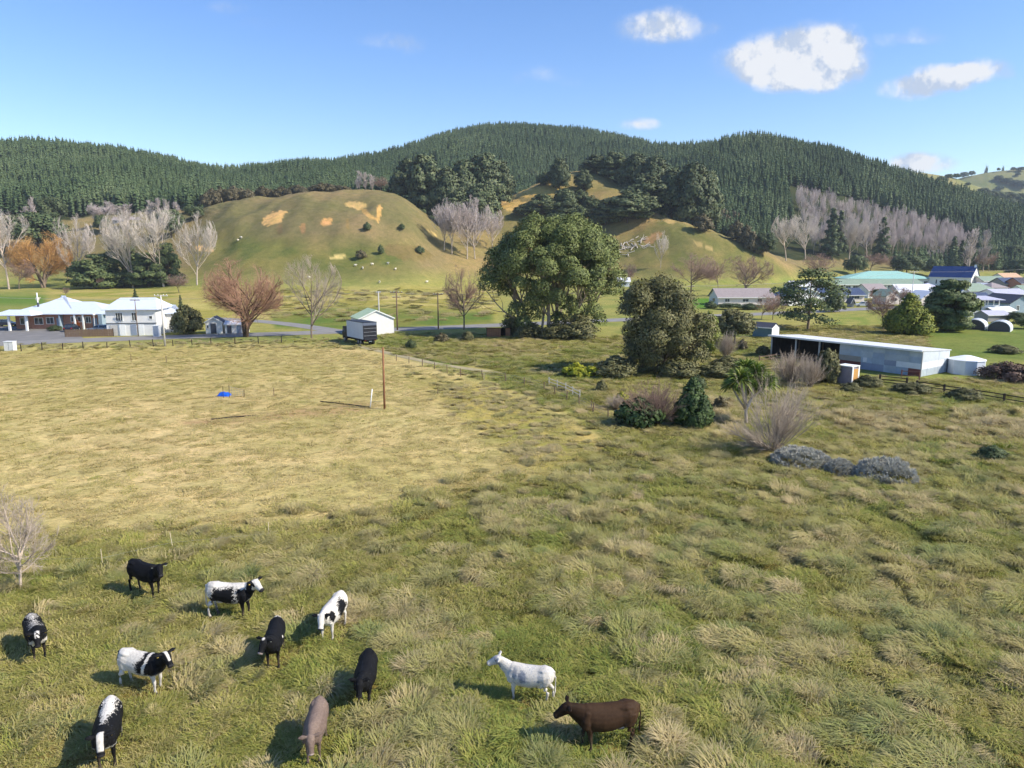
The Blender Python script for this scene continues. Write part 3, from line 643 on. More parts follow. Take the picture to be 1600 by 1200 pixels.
def bare_meshes(seed, kind):
    """trunk-and-limb mesh and fine twig mesh of a leafless tree one metre high; fitted later"""
    rng = np.random.default_rng(seed)
    if kind == 'vase':        # poplars with ascending limbs
        br = grow(rng, [((0, 0, 0), (rng.uniform(-.06, .06), rng.uniform(-.06, .06), 1), .50, .0115)],
                  [dict(k=5, wig=.05, up=.05, n=11, t0=.22, ang=34, lr=1.25, rr=.50, shape=.35, taper=.5), dict(k=6, wig=.05, up=.10, n=12, t0=.22, ang=30, lr=.46, rr=.40, shape=.40, taper=.25),
                   dict(k=3, wig=.08, up=.16, n=13, t0=.12, ang=32, lr=.50, rr=.42, shape=.35, taper=.3), dict(k=2, wig=.1, up=.14, taper=.4)]); sp = 2
    elif kind == 'lombardy':
        br = grow(rng, [((0, 0, 0), (0, 0, 1), .8, .012)], [dict(k=6, wig=.02, up=.1, n=26, t0=.08, ang=26, lr=.36, rr=.4, shape=.35, taper=.3),
                   dict(k=4, wig=.05, up=.35, n=9, t0=.2, ang=24, lr=.5, rr=.45, shape=.4, taper=.3), dict(k=2, wig=.08, up=.3, n=5, t0=.2, ang=26, lr=.5, rr=.5), dict(k=2, wig=.1, up=.2, taper=.4)]); sp = 2
    elif kind == 'dome':      # willow: spreading limbs, dense rounded outline
        br = grow(rng, [((rng.uniform(-.03, .03), rng.uniform(-.03, .03), 0), (math.cos(a) * .34, math.sin(a) * .34, 1), .26, .020) for a in (0.3, 1.6, 2.9, 4.5)],
                  [dict(k=4, wig=.08, up=.02, n=8, t0=.25, ang=46, lr=1.2, rr=.52, shape=.1, out=.9, taper=.6), dict(k=5, wig=.10, up=.05, n=12, t0=.2, ang=40, lr=.50, rr=.40, shape=.2, taper=.25, out=.3),
                   dict(k=4, wig=.10, up=.05, n=15, t0=.1, ang=38, lr=.62, rr=.34, shape=.25, taper=.3), dict(k=3, wig=.10, up=.0, taper=.4)]); sp = 2
    elif kind == 'round':     # garden trees, round headed
        br = grow(rng, [((0, 0, 0), (rng.uniform(-.05, .05), rng.uniform(-.05, .05), 1), .36, .0135)],
                  [dict(k=4, wig=.05, up=.05, n=13, t0=.35, ang=54, lr=1.15, rr=.52, shape=.15, taper=.6), dict(k=5, wig=.1, up=.06, n=13, t0=.18, ang=42, lr=.5, rr=.42, shape=.3, taper=.25),
                   dict(k=3, wig=.12, up=.05, n=14, t0=.1, ang=42, lr=.55, rr=.40, shape=.35, taper=.3), dict(k=2, wig=.14, up=.04, taper=.4)]); sp = 2
    elif kind == 'shrub_lean':   # a big fan, sparse above, stems splayed low on one side
        nst = 62; aa = rng.uniform(0, 6.28, nst); ss = rng.uniform(.05, 1.1, nst)
        stems = [((rng.uniform(-.08, .08), rng.uniform(-.08, .08), 0), (math.cos(a) * s + .22, math.sin(a) * s, 1), rng.uniform(.55, .95), .0045) for a, s in zip(aa, ss)]
        stems += [((rng.uniform(-.05, .05), rng.uniform(-.05, .05), 0.01), (-1.0 - rng.random(), rng.uniform(-.8, .5), rng.uniform(.25, .7)), rng.uniform(.5, .8), .005) for _ in range(22)]
        br = grow(rng, stems, [dict(k=5, wig=.07, up=.05, n=7, t0=.2, ang=22, lr=.45, rr=.55, shape=.3, taper=.3), dict(k=3, wig=.1, up=.08, n=6, t0=.15, ang=26, lr=.5, rr=.55, taper=.3), dict(k=2, wig=.1, up=.05, taper=.4)]); sp = 1
    elif kind == 'shrub':     # many stems from the ground, fanning out
        nst = 70
        stems = [((rng.uniform(-.10, .10), rng.uniform(-.10, .10), 0), (math.cos(a) * s, math.sin(a) * s, 1), rng.uniform(.60, .95), .0045) for a, s in zip(rng.uniform(0, 6.28, nst), rng.uniform(.05, 1.5, nst))]
        br = grow(rng, stems, [dict(k=5, wig=.07, up=.05, n=8, t0=.2, ang=24, lr=.5, rr=.55, shape=.3, taper=.3), dict(k=3, wig=.1, up=.06, n=7, t0=.15, ang=28, lr=.5, rr=.55, taper=.3), dict(k=2, wig=.1, up=.05, taper=.4)]); sp = 1
    return br, sp
def fit(V, ref, h, w):
    """scale so that the outline is h high and w wide"""
    top = np.percentile(ref[:, 2], 99.6); r = np.percentile(np.hypot(ref[:, 0] - np.median(ref[:, 0]), ref[:, 1] - np.median(ref[:, 1])), 97)
    return V * np.array([w / 2 / r, w / 2 / r, h / top])
ENV = {'vase': (.60, .41, 1.18), 'dome': (.50, .50, 1.25), 'round': (.58, .43, 1.25)}
def rounded(P, kind, h, w):
    """press stray tips back into the crown's rounded outline"""
    if kind not in ENV: return P
    c, rz_, ov = ENV[kind]; C = np.array([0, 0, h * c]); r = np.array([w / 2, w / 2, h * rz_])
    low = np.clip((P[..., 2:3] - h * .15) / (h * .25), 0, 1); P = P * (1 + (np.array([ov, ov, 1.0]) - 1) * low); rho = np.linalg.norm((P - C) / r, axis=-1, keepdims=True)
    f = np.where(rho > .8, (.8 + .22 * np.tanh((rho - .8) / .3)) / np.maximum(rho, 1e-6), 1.0)
    return C + (P - C) * (1 + (f - 1) * low)
def bare_proto(seed, kind, h, w, twr, sides=(7, 4, 3, 3), minr=None, stemscale=1.0):
    """real-size meshes: limbs, twigs. twr = radius of the finest twigs in metres"""
    br, sp = bare_meshes(seed, kind); ref = np.concatenate([b[0].reshape(-1, 3) for b in br])
    br2 = []
    for li, (P, R) in enumerate(br):
        P2 = rounded(fit(P.reshape(-1, 3), ref, h, w), kind, h, w).reshape(P.shape); R2 = np.maximum(R * h * stemscale, twr * (1.0 if li >= len(br) - 1 else 1.35)); R2[:, -1] *= .6 if li >= len(br) - 1 else 1; br2.append((P2, R2))
    sd_ = list(sides)[:len(br)]
    Vt, Ft = tubes(br2[:sp], sd_[:sp]); Vw, Fw = tubes(br2[sp:], sd_[sp:])
    return (Vt, Ft), (Vw, Fw), br2
def bare_tree(name, label, loc, proto, bark, twig, cat='tree', group=None, rz=0.0, sc_=(1, 1, 1), parts=('trunk', 'crown')):
    o = empty(name, loc, rz); o.scale = sc_; tag(o, label, cat, group)
    obj(parts[0], proto[0], o); obj(parts[1], proto[1], o); return o
def bare_pair(seed, kind, h, w, twr, bark, twig, **k):
    a, b, br = bare_proto(seed, kind, h, w, twr, **k)
    return np_mesh('trunk', a[0], [a[1]], True, bark), np_mesh('crown', b[0], [b[1]], False, twig)

def leafy_pair(seed, h, w, leafmat, bark, style='round', per=90, leaf=.5, n=40, trunk_h=.25, flat=.8, z0=None, aspect=.6):
    """trunk mesh and crown mesh of an evergreen of height h and width w"""
    rng = np.random.default_rng(seed); cs = []; rs = []; ga = math.pi * (3 - 5 ** .5)
    for i in range(n):
        u_ = (i + .5) / n; a = i * ga + rng.uniform(-.3, .3)
        if style == 'round':
            zz = 1 - 1.75 * u_; rad = rng.uniform(.72, 1.02) if i % 4 else rng.uniform(.1, .5); q_ = math.sqrt(max(0, 1 - zz * zz))
            c = np.array([math.cos(a) * q_ * w * .40 * rad, math.sin(a) * q_ * w * .40 * rad, h * (.55 + .38 * zz * rad)]); r = w * rng.uniform(.11, .17)
        elif style == 'cone':
            t = 1 - (1 - u_) ** .62 if z0 is None else u_; t = u_ ** 1.25; rr_ = w * .40 * (1 - t) ** .75 * (rng.uniform(.75, 1.05) if i % 4 else rng.uniform(.1, .5)) * min(1, .7 + 3 * t)
            c = np.array([math.cos(a) * rr_, math.sin(a) * rr_, h * ((.08 if z0 is None else z0) + .86 * t)]); r = w * rng.uniform(.11, .17) * (1.15 - .62 * t)
        elif style == 'pine':     # old macrocarpa: uneven shelves
            t = rng.random() ** .9; env = (1 - abs(t - .34) ** 1.6 * 1.35)
            rr_ = w * .43 * env * rng.uniform(.30, 1.0) ** .7; zb = .16 if z0 is None else z0; c = np.array([math.cos(a) * rr_, math.sin(a) * rr_, h * (zb + (.92 - zb) * t)]); r = w * rng.uniform(.11, .19) * (1.15 - .4 * t)
        else:                     # bush: sits on the ground
            zz = u_ ** .9; rad = rng.uniform(.8, 1.05) if i % 4 else rng.uniform(.1, .6); q_ = math.sqrt(max(0, 1 - zz * zz))
            c = np.array([math.cos(a) * q_ * w * .36 * rad, math.sin(a) * q_ * w * .36 * rad, h * (.12 + .66 * zz * rad)]); r = (.5 * w + .5 * h) * rng.uniform(.15, .22)
        cs.append(c); rs.append(r)
    cs.append(np.array([0, 0, h * .88])); rs.append(w * .07 if style in ('cone', 'pine') else w * .11)
    V, Fc, Nv = billows(rng, cs, rs, per, leaf, flat=flat, jitter=.5, aspect=aspect)
    V = V * np.array([1, 1, h / max(np.percentile(V[:, 2], 99.7), .1)])
    wx = np.percentile(np.abs(V[:, :2]), 98.5); V[:, :2] *= (w / 2) / wx; V[:, 2] = np.maximum(V[:, 2], 0.02 * h * rng.random(len(V)))
    # limbs reaching into the clumps
    P = []; R = []
    tr = max(.022 * w, .014 * h); P.append([(0, 0, -.2), (rng.uniform(-.02, .02) * h, 0, h * .3), (0, 0, h * .6), (0, 0, h * .85)]); R.append([tr, tr * .8, tr * .5, tr * .15])
    for c in cs[::2]:
        zz = min(c[2] * .65, h * .7); b = np.array([0, 0, max(zz, h * .06)]); m = (b + c) / 2 + np.array([0, 0, -.03 * h]); e = c
        P.append([b, m * .6 + b * .4, m * .6 + e * .4, e]); R.append([tr * .4, tr * .3, tr * .2, tr * .1])
    Vt, Ft = tubes([(np.array(P, float), np.array(R, float))], [6])
    return np_mesh('trunk', Vt, [Ft], True, bark), leaf_mesh('crown', V, Fc, Nv, leafmat)
def put_tree(name, label, loc, pair, cat='tree', group=None, rz=0.0, s=(1, 1, 1), parts=('trunk', 'crown')):
    o = empty(name, loc, rz); o.scale = s if isinstance(s, tuple) else (s, s, s); tag(o, label, cat, group)
    obj(parts[0], pair[0], o); obj(parts[1], pair[1], o); return o
# ---------------------------------------------------------------- buildings
W_WHITE = ribbed('weatherboard_white', srgb(232, 230, 224), 0.6, 30.0, 'Z', .06, strength=.25)
W_CREAM = ribbed('weatherboard_cream', srgb(226, 214, 206), 0.6, 30.0, 'Z', .06, strength=.25)
W_BLUE = ribbed('weatherboard_blue_grey', srgb(150, 168, 178), 0.6, 30.0, 'Z', .06, strength=.25)
W_GREY = ribbed('weatherboard_grey', srgb(150, 148, 146), 0.6, 30.0, 'Z', .08, strength=.25)
BRICK = plain('brick_red', srgb(172, 124, 104), 0.9, .2, 2.5, bump=.2)
R_BLUE = ribbed('roof_iron_pale_blue', srgb(206, 214, 226), 0.4, 16.0, 'X', .06)
R_GREY = ribbed('roof_iron_mauve_grey', srgb(150, 138, 134), 0.6, 16.0, 'X', .1)
R_NAVY = ribbed('roof_iron_navy', srgb(66, 78, 102), 0.5, 16.0, 'X', .1)
R_CHURCH = ribbed('roof_iron_church_blue', srgb(34, 62, 112), 0.5, 16.0, 'X', .12)
R_GREEN = ribbed('roof_iron_sea_green', srgb(150, 192, 178), 0.5, 16.0, 'X', .08)
R_OLIVE = ribbed('roof_iron_sage', srgb(134, 150, 128), 0.6, 16.0, 'X', .1)
R_WHITE = ribbed('roof_iron_white', srgb(226, 226, 228), 0.4, 16.0, 'X', .06)
R_LILAC = ribbed('roof_iron_lilac', srgb(188, 186, 198), 0.45, 16.0, 'X', .08)
R_TAN = ribbed('roof_iron_tan', srgb(196, 160, 124), 0.6, 16.0, 'X', .1)
R_DARK = ribbed('roof_iron_charcoal', srgb(66, 66, 74), 0.6, 16.0, 'X', .1)
R_LIME = ribbed('roof_iron_pale_green', srgb(186, 204, 160), 0.5, 16.0, 'X', .06)
TRIM = plain('trim_white', srgb(236, 236, 232), .5, .05); TRIM_D = plain('trim_dark', srgb(70, 74, 84), .5, .1)
GLASS = glassy(); DOOR = plain('door_paint', srgb(140, 150, 166), .5, .1)
WOOD = plain('timber_weathered', srgb(120, 100, 82), .9, .25, 3, bump=.3); WOOD_D = plain('timber_dark', srgb(58, 50, 44), .9, .3, 3, bump=.3); WOOD_R = plain('timber_brown', srgb(142, 100, 70), .9, .2, 3, bump=.3)
CONC = plain('concrete', srgb(196, 192, 184), .85, .1, 2)

def add_window(root, L, W, face, u0, u1, z0, z1, trim=TRIM, bars=1):
    """a frame standing proud of the wall with its pane set inside"""
    def bx(m, a0, a1, p0, p1, c0, c1):
        if face == 'f': m.box(a0, a1, -p1, -p0, c0, c1)
        elif face == 'b': m.box(a0, a1, W + p0, W + p1, c0, c1)
        elif face == 'r': m.box(L + p0, L + p1, a0, a1, c0, c1)
        else: m.box(-p1, -p0, a0, a1, c0, c1)
    t = .09; m = MB(); bx(m, u0, u1, -.05, .07, z1 - t, z1); bx(m, u0, u1, -.05, .09, z0, z0 + t); bx(m, u0, u0 + t, -.05, .06, z0 + t, z1 - t); bx(m, u1 - t, u1, -.05, .06, z0 + t, z1 - t)
    for k in range(1, bars + 1):
        c = u0 + (u1 - u0) * k / (bars + 1); bx(m, c - .03, c + .03, -.05, .05, z0 + t, z1 - t)
    w = m.build('window', trim, root); g = MB(); bx(g, u0 + t * .6, u1 - t * .6, -.04, .025, z0 + t * .6, z1 - t * .6); g.build('pane', GLASS, w)
def add_door(root, L, W, face, u0, u1, z1, mat=DOOR, z0=.02, name='door'):
    m = MB()
    if face == 'f': m.box(u0, u1, -.06, .05, z0, z1)
    elif face == 'r': m.box(L - .05, L + .06, u0, u1, z0, z1)
    else: m.box(-.06, .05, u0, u1, z0, z1)
    return m.build(name, mat, root)
def roof_gable(L, W, hw, hr, e, th=.14, x0=0.0):
    """two sheets meeting at a ridge along X"""
    m = MB(); s = hr / (W / 2)
    for sg in (0, 1):
        y0 = -e if sg == 0 else W + e; z0 = hw - e * s; yr = W / 2
        p = [(y0, z0), (yr, hw + hr), (yr, hw + hr + th), (y0, z0 + th)]
        m.prism(p, 'x', x0 - e, L + e)
    return m
def roof_hip(L, W, hw, hr, e, inset=None, th=.14):
    i = W / 2 if inset is None else inset; z = hw
    a = [(-e, -e, z), (L + e, -e, z), (L + e, W + e, z), (-e, W + e, z)]; rg = [(i, W / 2, hw + hr), (L - i, W / 2, hw + hr)]
    vs = a + [(p[0], p[1], p[2] + th) for p in a] + [(p[0], p[1], p[2] + th) for p in rg]
    return MB().add(vs, [(0, 3, 2, 1), (0, 1, 5, 4), (1, 2, 6, 5), (2, 3, 7, 6), (3, 0, 4, 7), (4, 5, 9, 8), (6, 7, 8, 9), (5, 6, 9), (7, 4, 8)])
def house(name, label, A, ang, L, W, hw, hr, wall, roof, kind='gable', eave=.4, wins=(), doors=(), cat='house', group=None, gable_front=False, trim=TRIM, chimney=None, z=None, inset=None):
    """A: front left corner on the ground; local X runs along the front, Y away from it"""
    A = Vector(A); root = empty(name, (A.x, A.y, A.z if z is None else z), ang); tag(root, label, cat, group)
    m = MB()
    if kind == 'gable' and not gable_front: m.prism([(0, -.3), (W, -.3), (W, hw), (W / 2, hw + hr), (0, hw)], 'x', 0, L)
    elif kind == 'gable': m.prism([(0, -.3), (L, -.3), (L, hw), (L / 2, hw + hr), (0, hw)], 'y', 0, W)
    else: m.box(0, L, 0, W, -.3, hw)
    m.build('wall', wall, root)
    if kind == 'hip': r = roof_hip(L, W, hw, hr, eave, inset).build('roof', roof, root)
    elif gable_front:
        mm = roof_gable(W, L, hw, hr, eave); mm.v = [(y, x, zz) for x, y, zz in mm.v]; r = mm.build('roof', roof, root)
        bm_ = MB()
        s = hr / (L / 2)
        for sg in (1, -1): bm_.prism([(L / 2, hw + hr - .08), (L / 2 + sg * (L / 2 + eave), hw - eave * s - .08), (L / 2 + sg * (L / 2 + eave), hw - eave * s + .12), (L / 2, hw + hr + .12)], 'y', -eave - .05, -eave + .02)
        bm_.build('bargeboard', trim, r)
    else:
        r = roof_gable(L, W, hw, hr, eave).build('roof', roof, root)
        MB().box(-eave, L + eave, -eave - .08, -eave - .003, hw - eave * hr / (W / 2) - .06, hw - eave * hr / (W / 2) + .12).build('gutter', trim, r)
    for w in wins: add_window(root, L, W, *w[:5], bars=w[5] if len(w) > 5 else 1)
    for d in doors: add_door(root, L, W, *d)
    if chimney: MB().box(chimney[0] - .3, chimney[0] + .3, chimney[1] - .3, chimney[1] + .3, hw, hw + hr + .8).build('chimney', BRICK, r)
    return root
def from_px(xa, ya, xb, yb):
    a = Vector(G(xa, ya)); b = Vector(G(xb, yb)); return a, math.atan2(b.y - a.y, b.x - a.x), (b - a).length
def wrow(face, a, b, n, z0, z1, w):
    st = (b - a) / n; return [(face, a + st * (k + .5) - w / 2, a + st * (k + .5) + w / 2, z0, z1) for k in range(n)]

# motel on the left
A, an, L = from_px(26, 514, 166, 514)
mt = house('motel', 'low motel with pale blue hipped roof and brick front across the road', A, an, L, 9.0, 3.0, 2.1, BRICK, R_BLUE, 'hip', 1.1, cat='building',
           wins=[('f', .9, 2.6, .9, 2.3), ('f', 3.8, 5.6, .9, 2.3), ('f', 6.2, 7.8, 1.0, 2.4), ('f', 11.2, 12.4, 1.4, 2.5), ('f', 12.6, 14.0, 1.4, 2.5), ('f', 14.2, 15.3, 1.2, 2.5)], doors=[('f', 8.3, 9.2, 2.2), ('f', 15.6, 16.5, 2.2)])
rf = roof_hip(9.5, 10.5, 3.35, 2.9, .4).build('upper_roof', R_BLUE, mt); rf.location = (1.8, .6, 0)
pr = roof_hip(7.2, 4.4, 2.9, .9, .3, 1.6).build('porch_roof', R_BLUE, mt); pr.location = (-1.2, -4.3, .12)
for px_ in (1.5, 4.9): MB().box(px_ - .18, px_ + .18, -4.2, -3.84, 0, 3.0).build('porch_post', TRIM, mt)
for px_ in (12.5, 14.2): MB().box(px_ - .14, px_ + .14, -1.0, -.72, 0, 3.0).build('veranda_post', TRIM, mt)
MB().box(9.35, 9.6, -1.0, .0, 0, 2.9).build('wing_wall', W_BLUE, mt); MB().box(L - .5, L + .25, -1.6, -.02, 0, 3.1).build('wing_wall', W_BLUE, mt)
fl = MB().tube([(3.6, 2, 3.3), (3.6, 2, 7.2)], .12, 8).build('flue', TRIM, mt); MB().tube([(3.6, 2, 3.6), (3.6, 2, 5.2)], .2, 8).build('flue_base', TRIM_D, mt)
A, an, L = from_px(168, 525, 246, 524)
wg = house('motel_wing', 'white two-level motel wing with upper windows and garage doors', A, an, L, 8.5, 4.75, 1.9, W_WHITE, R_BLUE, 'hip', .5, cat='building', inset=1.2,
           wins=[('f', 1.7, 3.0, 2.7, 4.3, 2), ('f', 4.5, 5.4, 2.7, 4.3), ('f', 7.5, 8.2, 3.0, 3.7, 0)], doors=[('f', 2.1, 3.3, 2.1, TRIM), ('f', 4.2, 5.2, 2.0, DOOR), ('f', 5.6, 6.5, 2.1, TRIM)])
MB().box(-.05, L + .05, -.12, -.02, 2.25, 2.38).build('floor_band', TRIM_D, wg); MB().box(.6, 1.9, -.08, -.01, .05, 2.0).build('block_panel', CONC, wg)
A, an, L = from_px(247, 520, 284, 519)
house('motel_annex', 'pale annex at the right end of the white motel wing', A, an, L, 6, 3.6, 1.4, W_WHITE, R_BLUE, 'hip', .4, cat='building', wins=[('f', .6, 1.6, 1.0, 2.4), ('f', 2.2, 2.9, 1.2, 2.2)])
# sleepout sheds by the willow
A, an, L = from_px(322, 521.5, 348, 521); house('garden_shed', 'white and dark garden shed left of the big willow', A, an, L, 3, 2.2, .9, W_WHITE, R_DARK, 'gable', .2, gable_front=True, cat='shed', doors=[('f', .9, 1.9, 1.95, TRIM_D)], wins=[('f', .15, .6, 1.0, 1.7, 0)])
A, an, L = from_px(352, 521, 385, 520.5); house('garden_shed', 'low white lean-to behind the willow trunk', A, an, L, 3, 1.7, .5, W_WHITE, R_WHITE, 'gable', .2, cat='shed', doors=[('f', .4, 1.2, 1.55, TRIM_D), ('f', 2.2, 3.0, 1.55, DOOR)])
# white garage with pale green roof
K = Vector(G(561, 524)); b_ = math.radians(25)
house('white_garage', 'white gabled garage with pale green roof behind the truck', K, b_, 6.7, 6.2, 3.0, 1.5, W_WHITE, R_LIME, 'gable', .18, gable_front=True, cat='garage', trim=TRIM)
# hut on the left slope
P = pl(176, 432); house('hillside_house', 'long grey-roofed house with white fascia on the left slope', (P.x, P.y, P.z), math.radians(4), 15, 6, 2.6, 1.6, W_GREY, R_GREY, 'gable', .5, wins=wrow('f', .5, 14.5, 5, .8, 2.0, 1.4))
# houses of the town
A, an, L = from_px(1122, 477, 1204, 476)
house('bungalow', 'long cream house with mauve-grey roof behind the brown leafless tree', A, an - .10, L, 8, 2.5, 2.3, W_CREAM, R_GREY, 'gable', .5, wins=[('f', 2, 3.5, .9, 2.0), ('f', 7.4, 9.4, .9, 1.9), ('f', 12, 13.6, .9, 2.0), ('l', 2.5, 5.0, .8, 2.0)])
A, an, L = from_px(1232, 478, 1290, 477)
house('bungalow', 'white gabled house seen through the open pine', A, an, L, 9, 2.7, 2.4, W_WHITE, R_NAVY, 'gable', .4, gable_front=True, wins=wrow('f', .6, 11, 4, 1.0, 2.1, 1.5))
A, an, L = from_px(1285, 472, 1350, 471.5)
house('bungalow', 'pinkish-white house with dark blue roof beside the parked white car', A, an, L, 8, 2.3, 1.9, W_CREAM, R_NAVY, 'gable', .5, wins=[('f', 1.0, 2.3, .9, 1.9), ('f', 3.2, 4.3, .9, 1.9), ('f', 8.0, 12.6, .9, 1.9, 4)], doors=[('f', 5.4, 6.4, 2.0)])
A, an, L = from_px(1284, 456.5, 1440, 455)
house('school_block', 'long low white school block with window strip under a pale roof', A, an, L, 9, 3.2, 1.7, W_WHITE, R_OLIVE, 'gable', .7, wins=wrow('f', .5, L - .5, 14, 1.1, 2.5, 2.3), cat='building')
P0 = pl(1322, 350); house('school_hall', 'large building with wide sea-green hipped roof', (P0.x, P0.y, 0), 0, 42, 14, 3.6, 3.6, W_WHITE, R_GREEN, 'hip', .8, inset=14, wins=wrow('f', 1, 41, 9, 1.2, 2.6, 2.0), cat='building')
# church
ca = math.radians(-52); B_ = pl(1516, 335); Lc, Wc = 18.5, 9.6; A = B_ - Vector((math.cos(ca), math.sin(ca), 0)) * Lc
ch = house('church', 'white church with steep navy roof and small cross at the gable', (A.x, A.y, 0), ca, Lc, Wc, 4.8, 4.9, W_WHITE, R_CHURCH, 'gable', .3, cat='church',
           wins=[('f', 3.2, 3.9, 1.4, 3.5, 0), ('f', 7.4, 8.1, 1.4, 3.5, 0), ('f', 11.6, 12.3, 1.4, 3.5, 0), ('f', 15.6, 16.3, 1.4, 3.5, 0), ('r', 3.0, 3.9, 3.6, 5.6, 0), ('r', 4.4, 5.3, 3.8, 6.0, 0), ('r', 5.8, 6.7, 3.6, 5.6, 0)], doors=[('r', 4.1, 5.5, 2.4, TRIM_D)])
cr = MB(); cr.box(Lc + .1, Lc + .26, Wc / 2 - .08, Wc / 2 + .08, 9.6, 12.6); cr.box(Lc + .08, Lc + .28, Wc / 2 - .75, Wc / 2 + .75, 11.5, 11.7); cr.build('cross', TRIM_D, ch)
sp = MB(); sp.prism([(-.5, 9.3), (.5, 9.3), (0, 10.6)], 'x', Lc - .9, Lc + .1); sp.v = [(x, y + Wc / 2, z_) for x, y, z_ in sp.v]; sp.build('gable_finial', TRIM, ch)
# villa and neighbours
A, an, L = from_px(1484, 495, 1522, 495)
vl = house('villa', 'white two-level villa with front gable and lilac-roofed veranda', A, an, L, 8, 4.4, 2.6, W_WHITE, R_LILAC, 'gable', .5, gable_front=True, wins=[('f', 2.2, 3.2, 2.9, 4.0), ('f', 3.6, 4.4, 2.9, 4.0)])
MB().box(3.6, 11.0, -1.2, 4.0, -.3, 2.0).build('veranda_base', W_WHITE, vl); MB().box(3.62, 7.6, -1.15, 3.6, 2.02, 4.1).build('sunroom_wall', W_CREAM, vl); vr = roof_hip(8.0, 6.2, 4.1, .8, .4, 2.2).build('veranda_roof', R_LILAC, vl); vr.location = (3.3, -1.7, 0)
for k in range(4): add_window(vl, 0, 0, 'f', 3.9 + k * .9, 4.7 + k * .9, 2.6, 3.8); w_ = vl.children[-1]; w_.location = (0, -1.16, 0)
for px_ in (8.2, 9.6, 10.9): MB().box(px_ - .08, px_ + .08, -1.15, -1.0, 2.0, 4.1).build('veranda_post', TRIM, vl)
MB().box(7.6, 10.95, -1.13, -1.07, 2.1, 2.9).build('balustrade', TRIM, vl)
st = MB()
for k in range(8): st.box(6.6 + k * .28, 6.9 + k * .28, -2.4, -1.3, .2 + k * .24, .28 + k * .24)
st.prism([(6.4, -.1), (6.9, -.1), (9.0, 2.0), (8.5, 2.0)], 'y', -2.5, -2.4); st.build('stairs', WOOD_R, vl)
HS = [((1404, 470, 1456, 469.5), 7, 3.0, 2.2, W_WHITE, R_WHITE, 'gable', False, 'white-roofed house behind the golden conifer', 3), ((1438, 482, 1466, 481.5), 6, 2.8, 2.0, W_CREAM, R_WHITE, 'gable', True, 'small white gabled house left of the dark macrocarpa', 1),
      ((1512, 468, 1556, 467), 8, 2.6, 2.6, W_CREAM, R_OLIVE, 'hip', False, 'house with sage green hipped roof in front of the church', 2), ((1558, 474, 1604, 473), 8, 2.8, 1.4, W_WHITE, R_LILAC, 'gable', False, 'long white house with lilac roof right of the sage-roofed one', 3),
      ((1536, 450, 1570, 449.5), 8, 3.2, 2.0, W_CREAM, R_OLIVE, 'gable', False, 'far house with pale green roof right of the church', 2), ((1568, 444, 1594, 443.5), 8, 3.4, 2.2, W_WHITE, R_TAN, 'gable', False, 'far house with tan roof, the most distant on the right', 1),
      ((1570, 456, 1594, 455.5), 8, 3.4, 2.2, W_GREY, R_NAVY, 'gable', False, 'far dark blue roofed house left of the red brick one', 1), ((1594, 457, 1622, 456.5), 8, 3.6, 2.2, BRICK, R_DARK, 'gable', False, 'far red brick house at the right edge', 1),
      ((1540, 458, 1556, 457.5), 6, 2.4, 1.4, W_WHITE, R_WHITE, 'gable', True, 'little white gabled house right of the church front', 1), ((1330, 480, 1334, 480), 3, 1.8, .8, W_GREY, R_DARK, 'gable', True, 'tiny grey shed between the parked car and the blue-roofed house', 0),
      ((1356, 466, 1384, 465.5), 7, 2.8, 2.0, W_WHITE, R_GREY, 'gable', False, 'white house with grey roof right of the dark blue roofed one', 2), ((1384, 476, 1408, 475.5), 6, 2.6, 1.8, W_CREAM, R_OLIVE, 'gable', True, 'cream gabled house left of the golden conifer', 1),
      ((1446, 464, 1470, 463.5), 7, 2.8, 2.0, W_WHITE, R_LILAC, 'hip', False, 'white house with lilac hipped roof below the church', 2), ((1470, 474, 1492, 473.5), 6, 2.8, 1.8, W_WHITE, R_WHITE, 'gable', True, 'white gabled house below the church door', 1),
      ((1526, 482, 1548, 481.5), 6, 2.6, 1.6, W_CREAM, R_NAVY, 'gable', False, 'low house with navy roof behind the villa veranda', 2), ((1548, 462, 1572, 461.5), 7, 2.8, 1.8, W_WHITE, R_GREY, 'hip', False, 'white house with grey hipped roof in the far row', 2),
      ((1600, 468, 1630, 467.5), 7, 2.8, 1.8, W_WHITE, R_OLIVE, 'gable', False, 'white house with green roof cut by the right edge', 2), ((1240, 458, 1272, 457.5), 7, 2.8, 1.8, W_WHITE, R_WHITE, 'gable', False, 'white house behind the open pine in the back row', 2),
      ((966, 449, 984, 449), 7, 2.8, 1.6, W_WHITE, R_WHITE, 'gable', False, 'white house just showing right of the gum tree', 1)]
for i, (pp, W_, hw, hr, wm, rm, kd, gf, lb, nw) in enumerate(HS):
    A, an, L = from_px(*pp); house('town_house', lb, A, an - .05, L, W_, hw, hr, wm, rm, kd, .4, gable_front=gf, wins=wrow('f', .6, L - .6, nw, 1.0, 2.1, min(1.8, (L - 1.2) / max(nw, 1) * .6)) if nw else ())
A, an, L = from_px(1576, 492, 1612, 491.5)
house('blue_grey_house', 'blue-grey gabled house with dark roof edge at the right', A, an, L, 9, 3.0, 1.9, W_BLUE, R_DARK, 'gable', .35, gable_front=True, trim=TRIM_D, wins=[('f', 1.9, 2.8, 1.0, 2.4)])
for i, (xa, ya, xb, yb, lb) in enumerate([(1553, 497, 1578, 496.5, 'low white-roofed shed behind the tunnel houses'), (1543, 503, 1577, 502.5, 'long low lilac-roofed shed just behind the tunnel houses'), (1572, 495, 1586, 494.5, 'little white-roofed shed below the blue-grey house')]):
    A, an, L = from_px(xa, ya, xb, yb); house('low_shed', lb, A, an, L, 4, 1.5, .8, W_GREY, R_WHITE if i != 1 else R_LILAC, 'gable', .2, cat='shed')
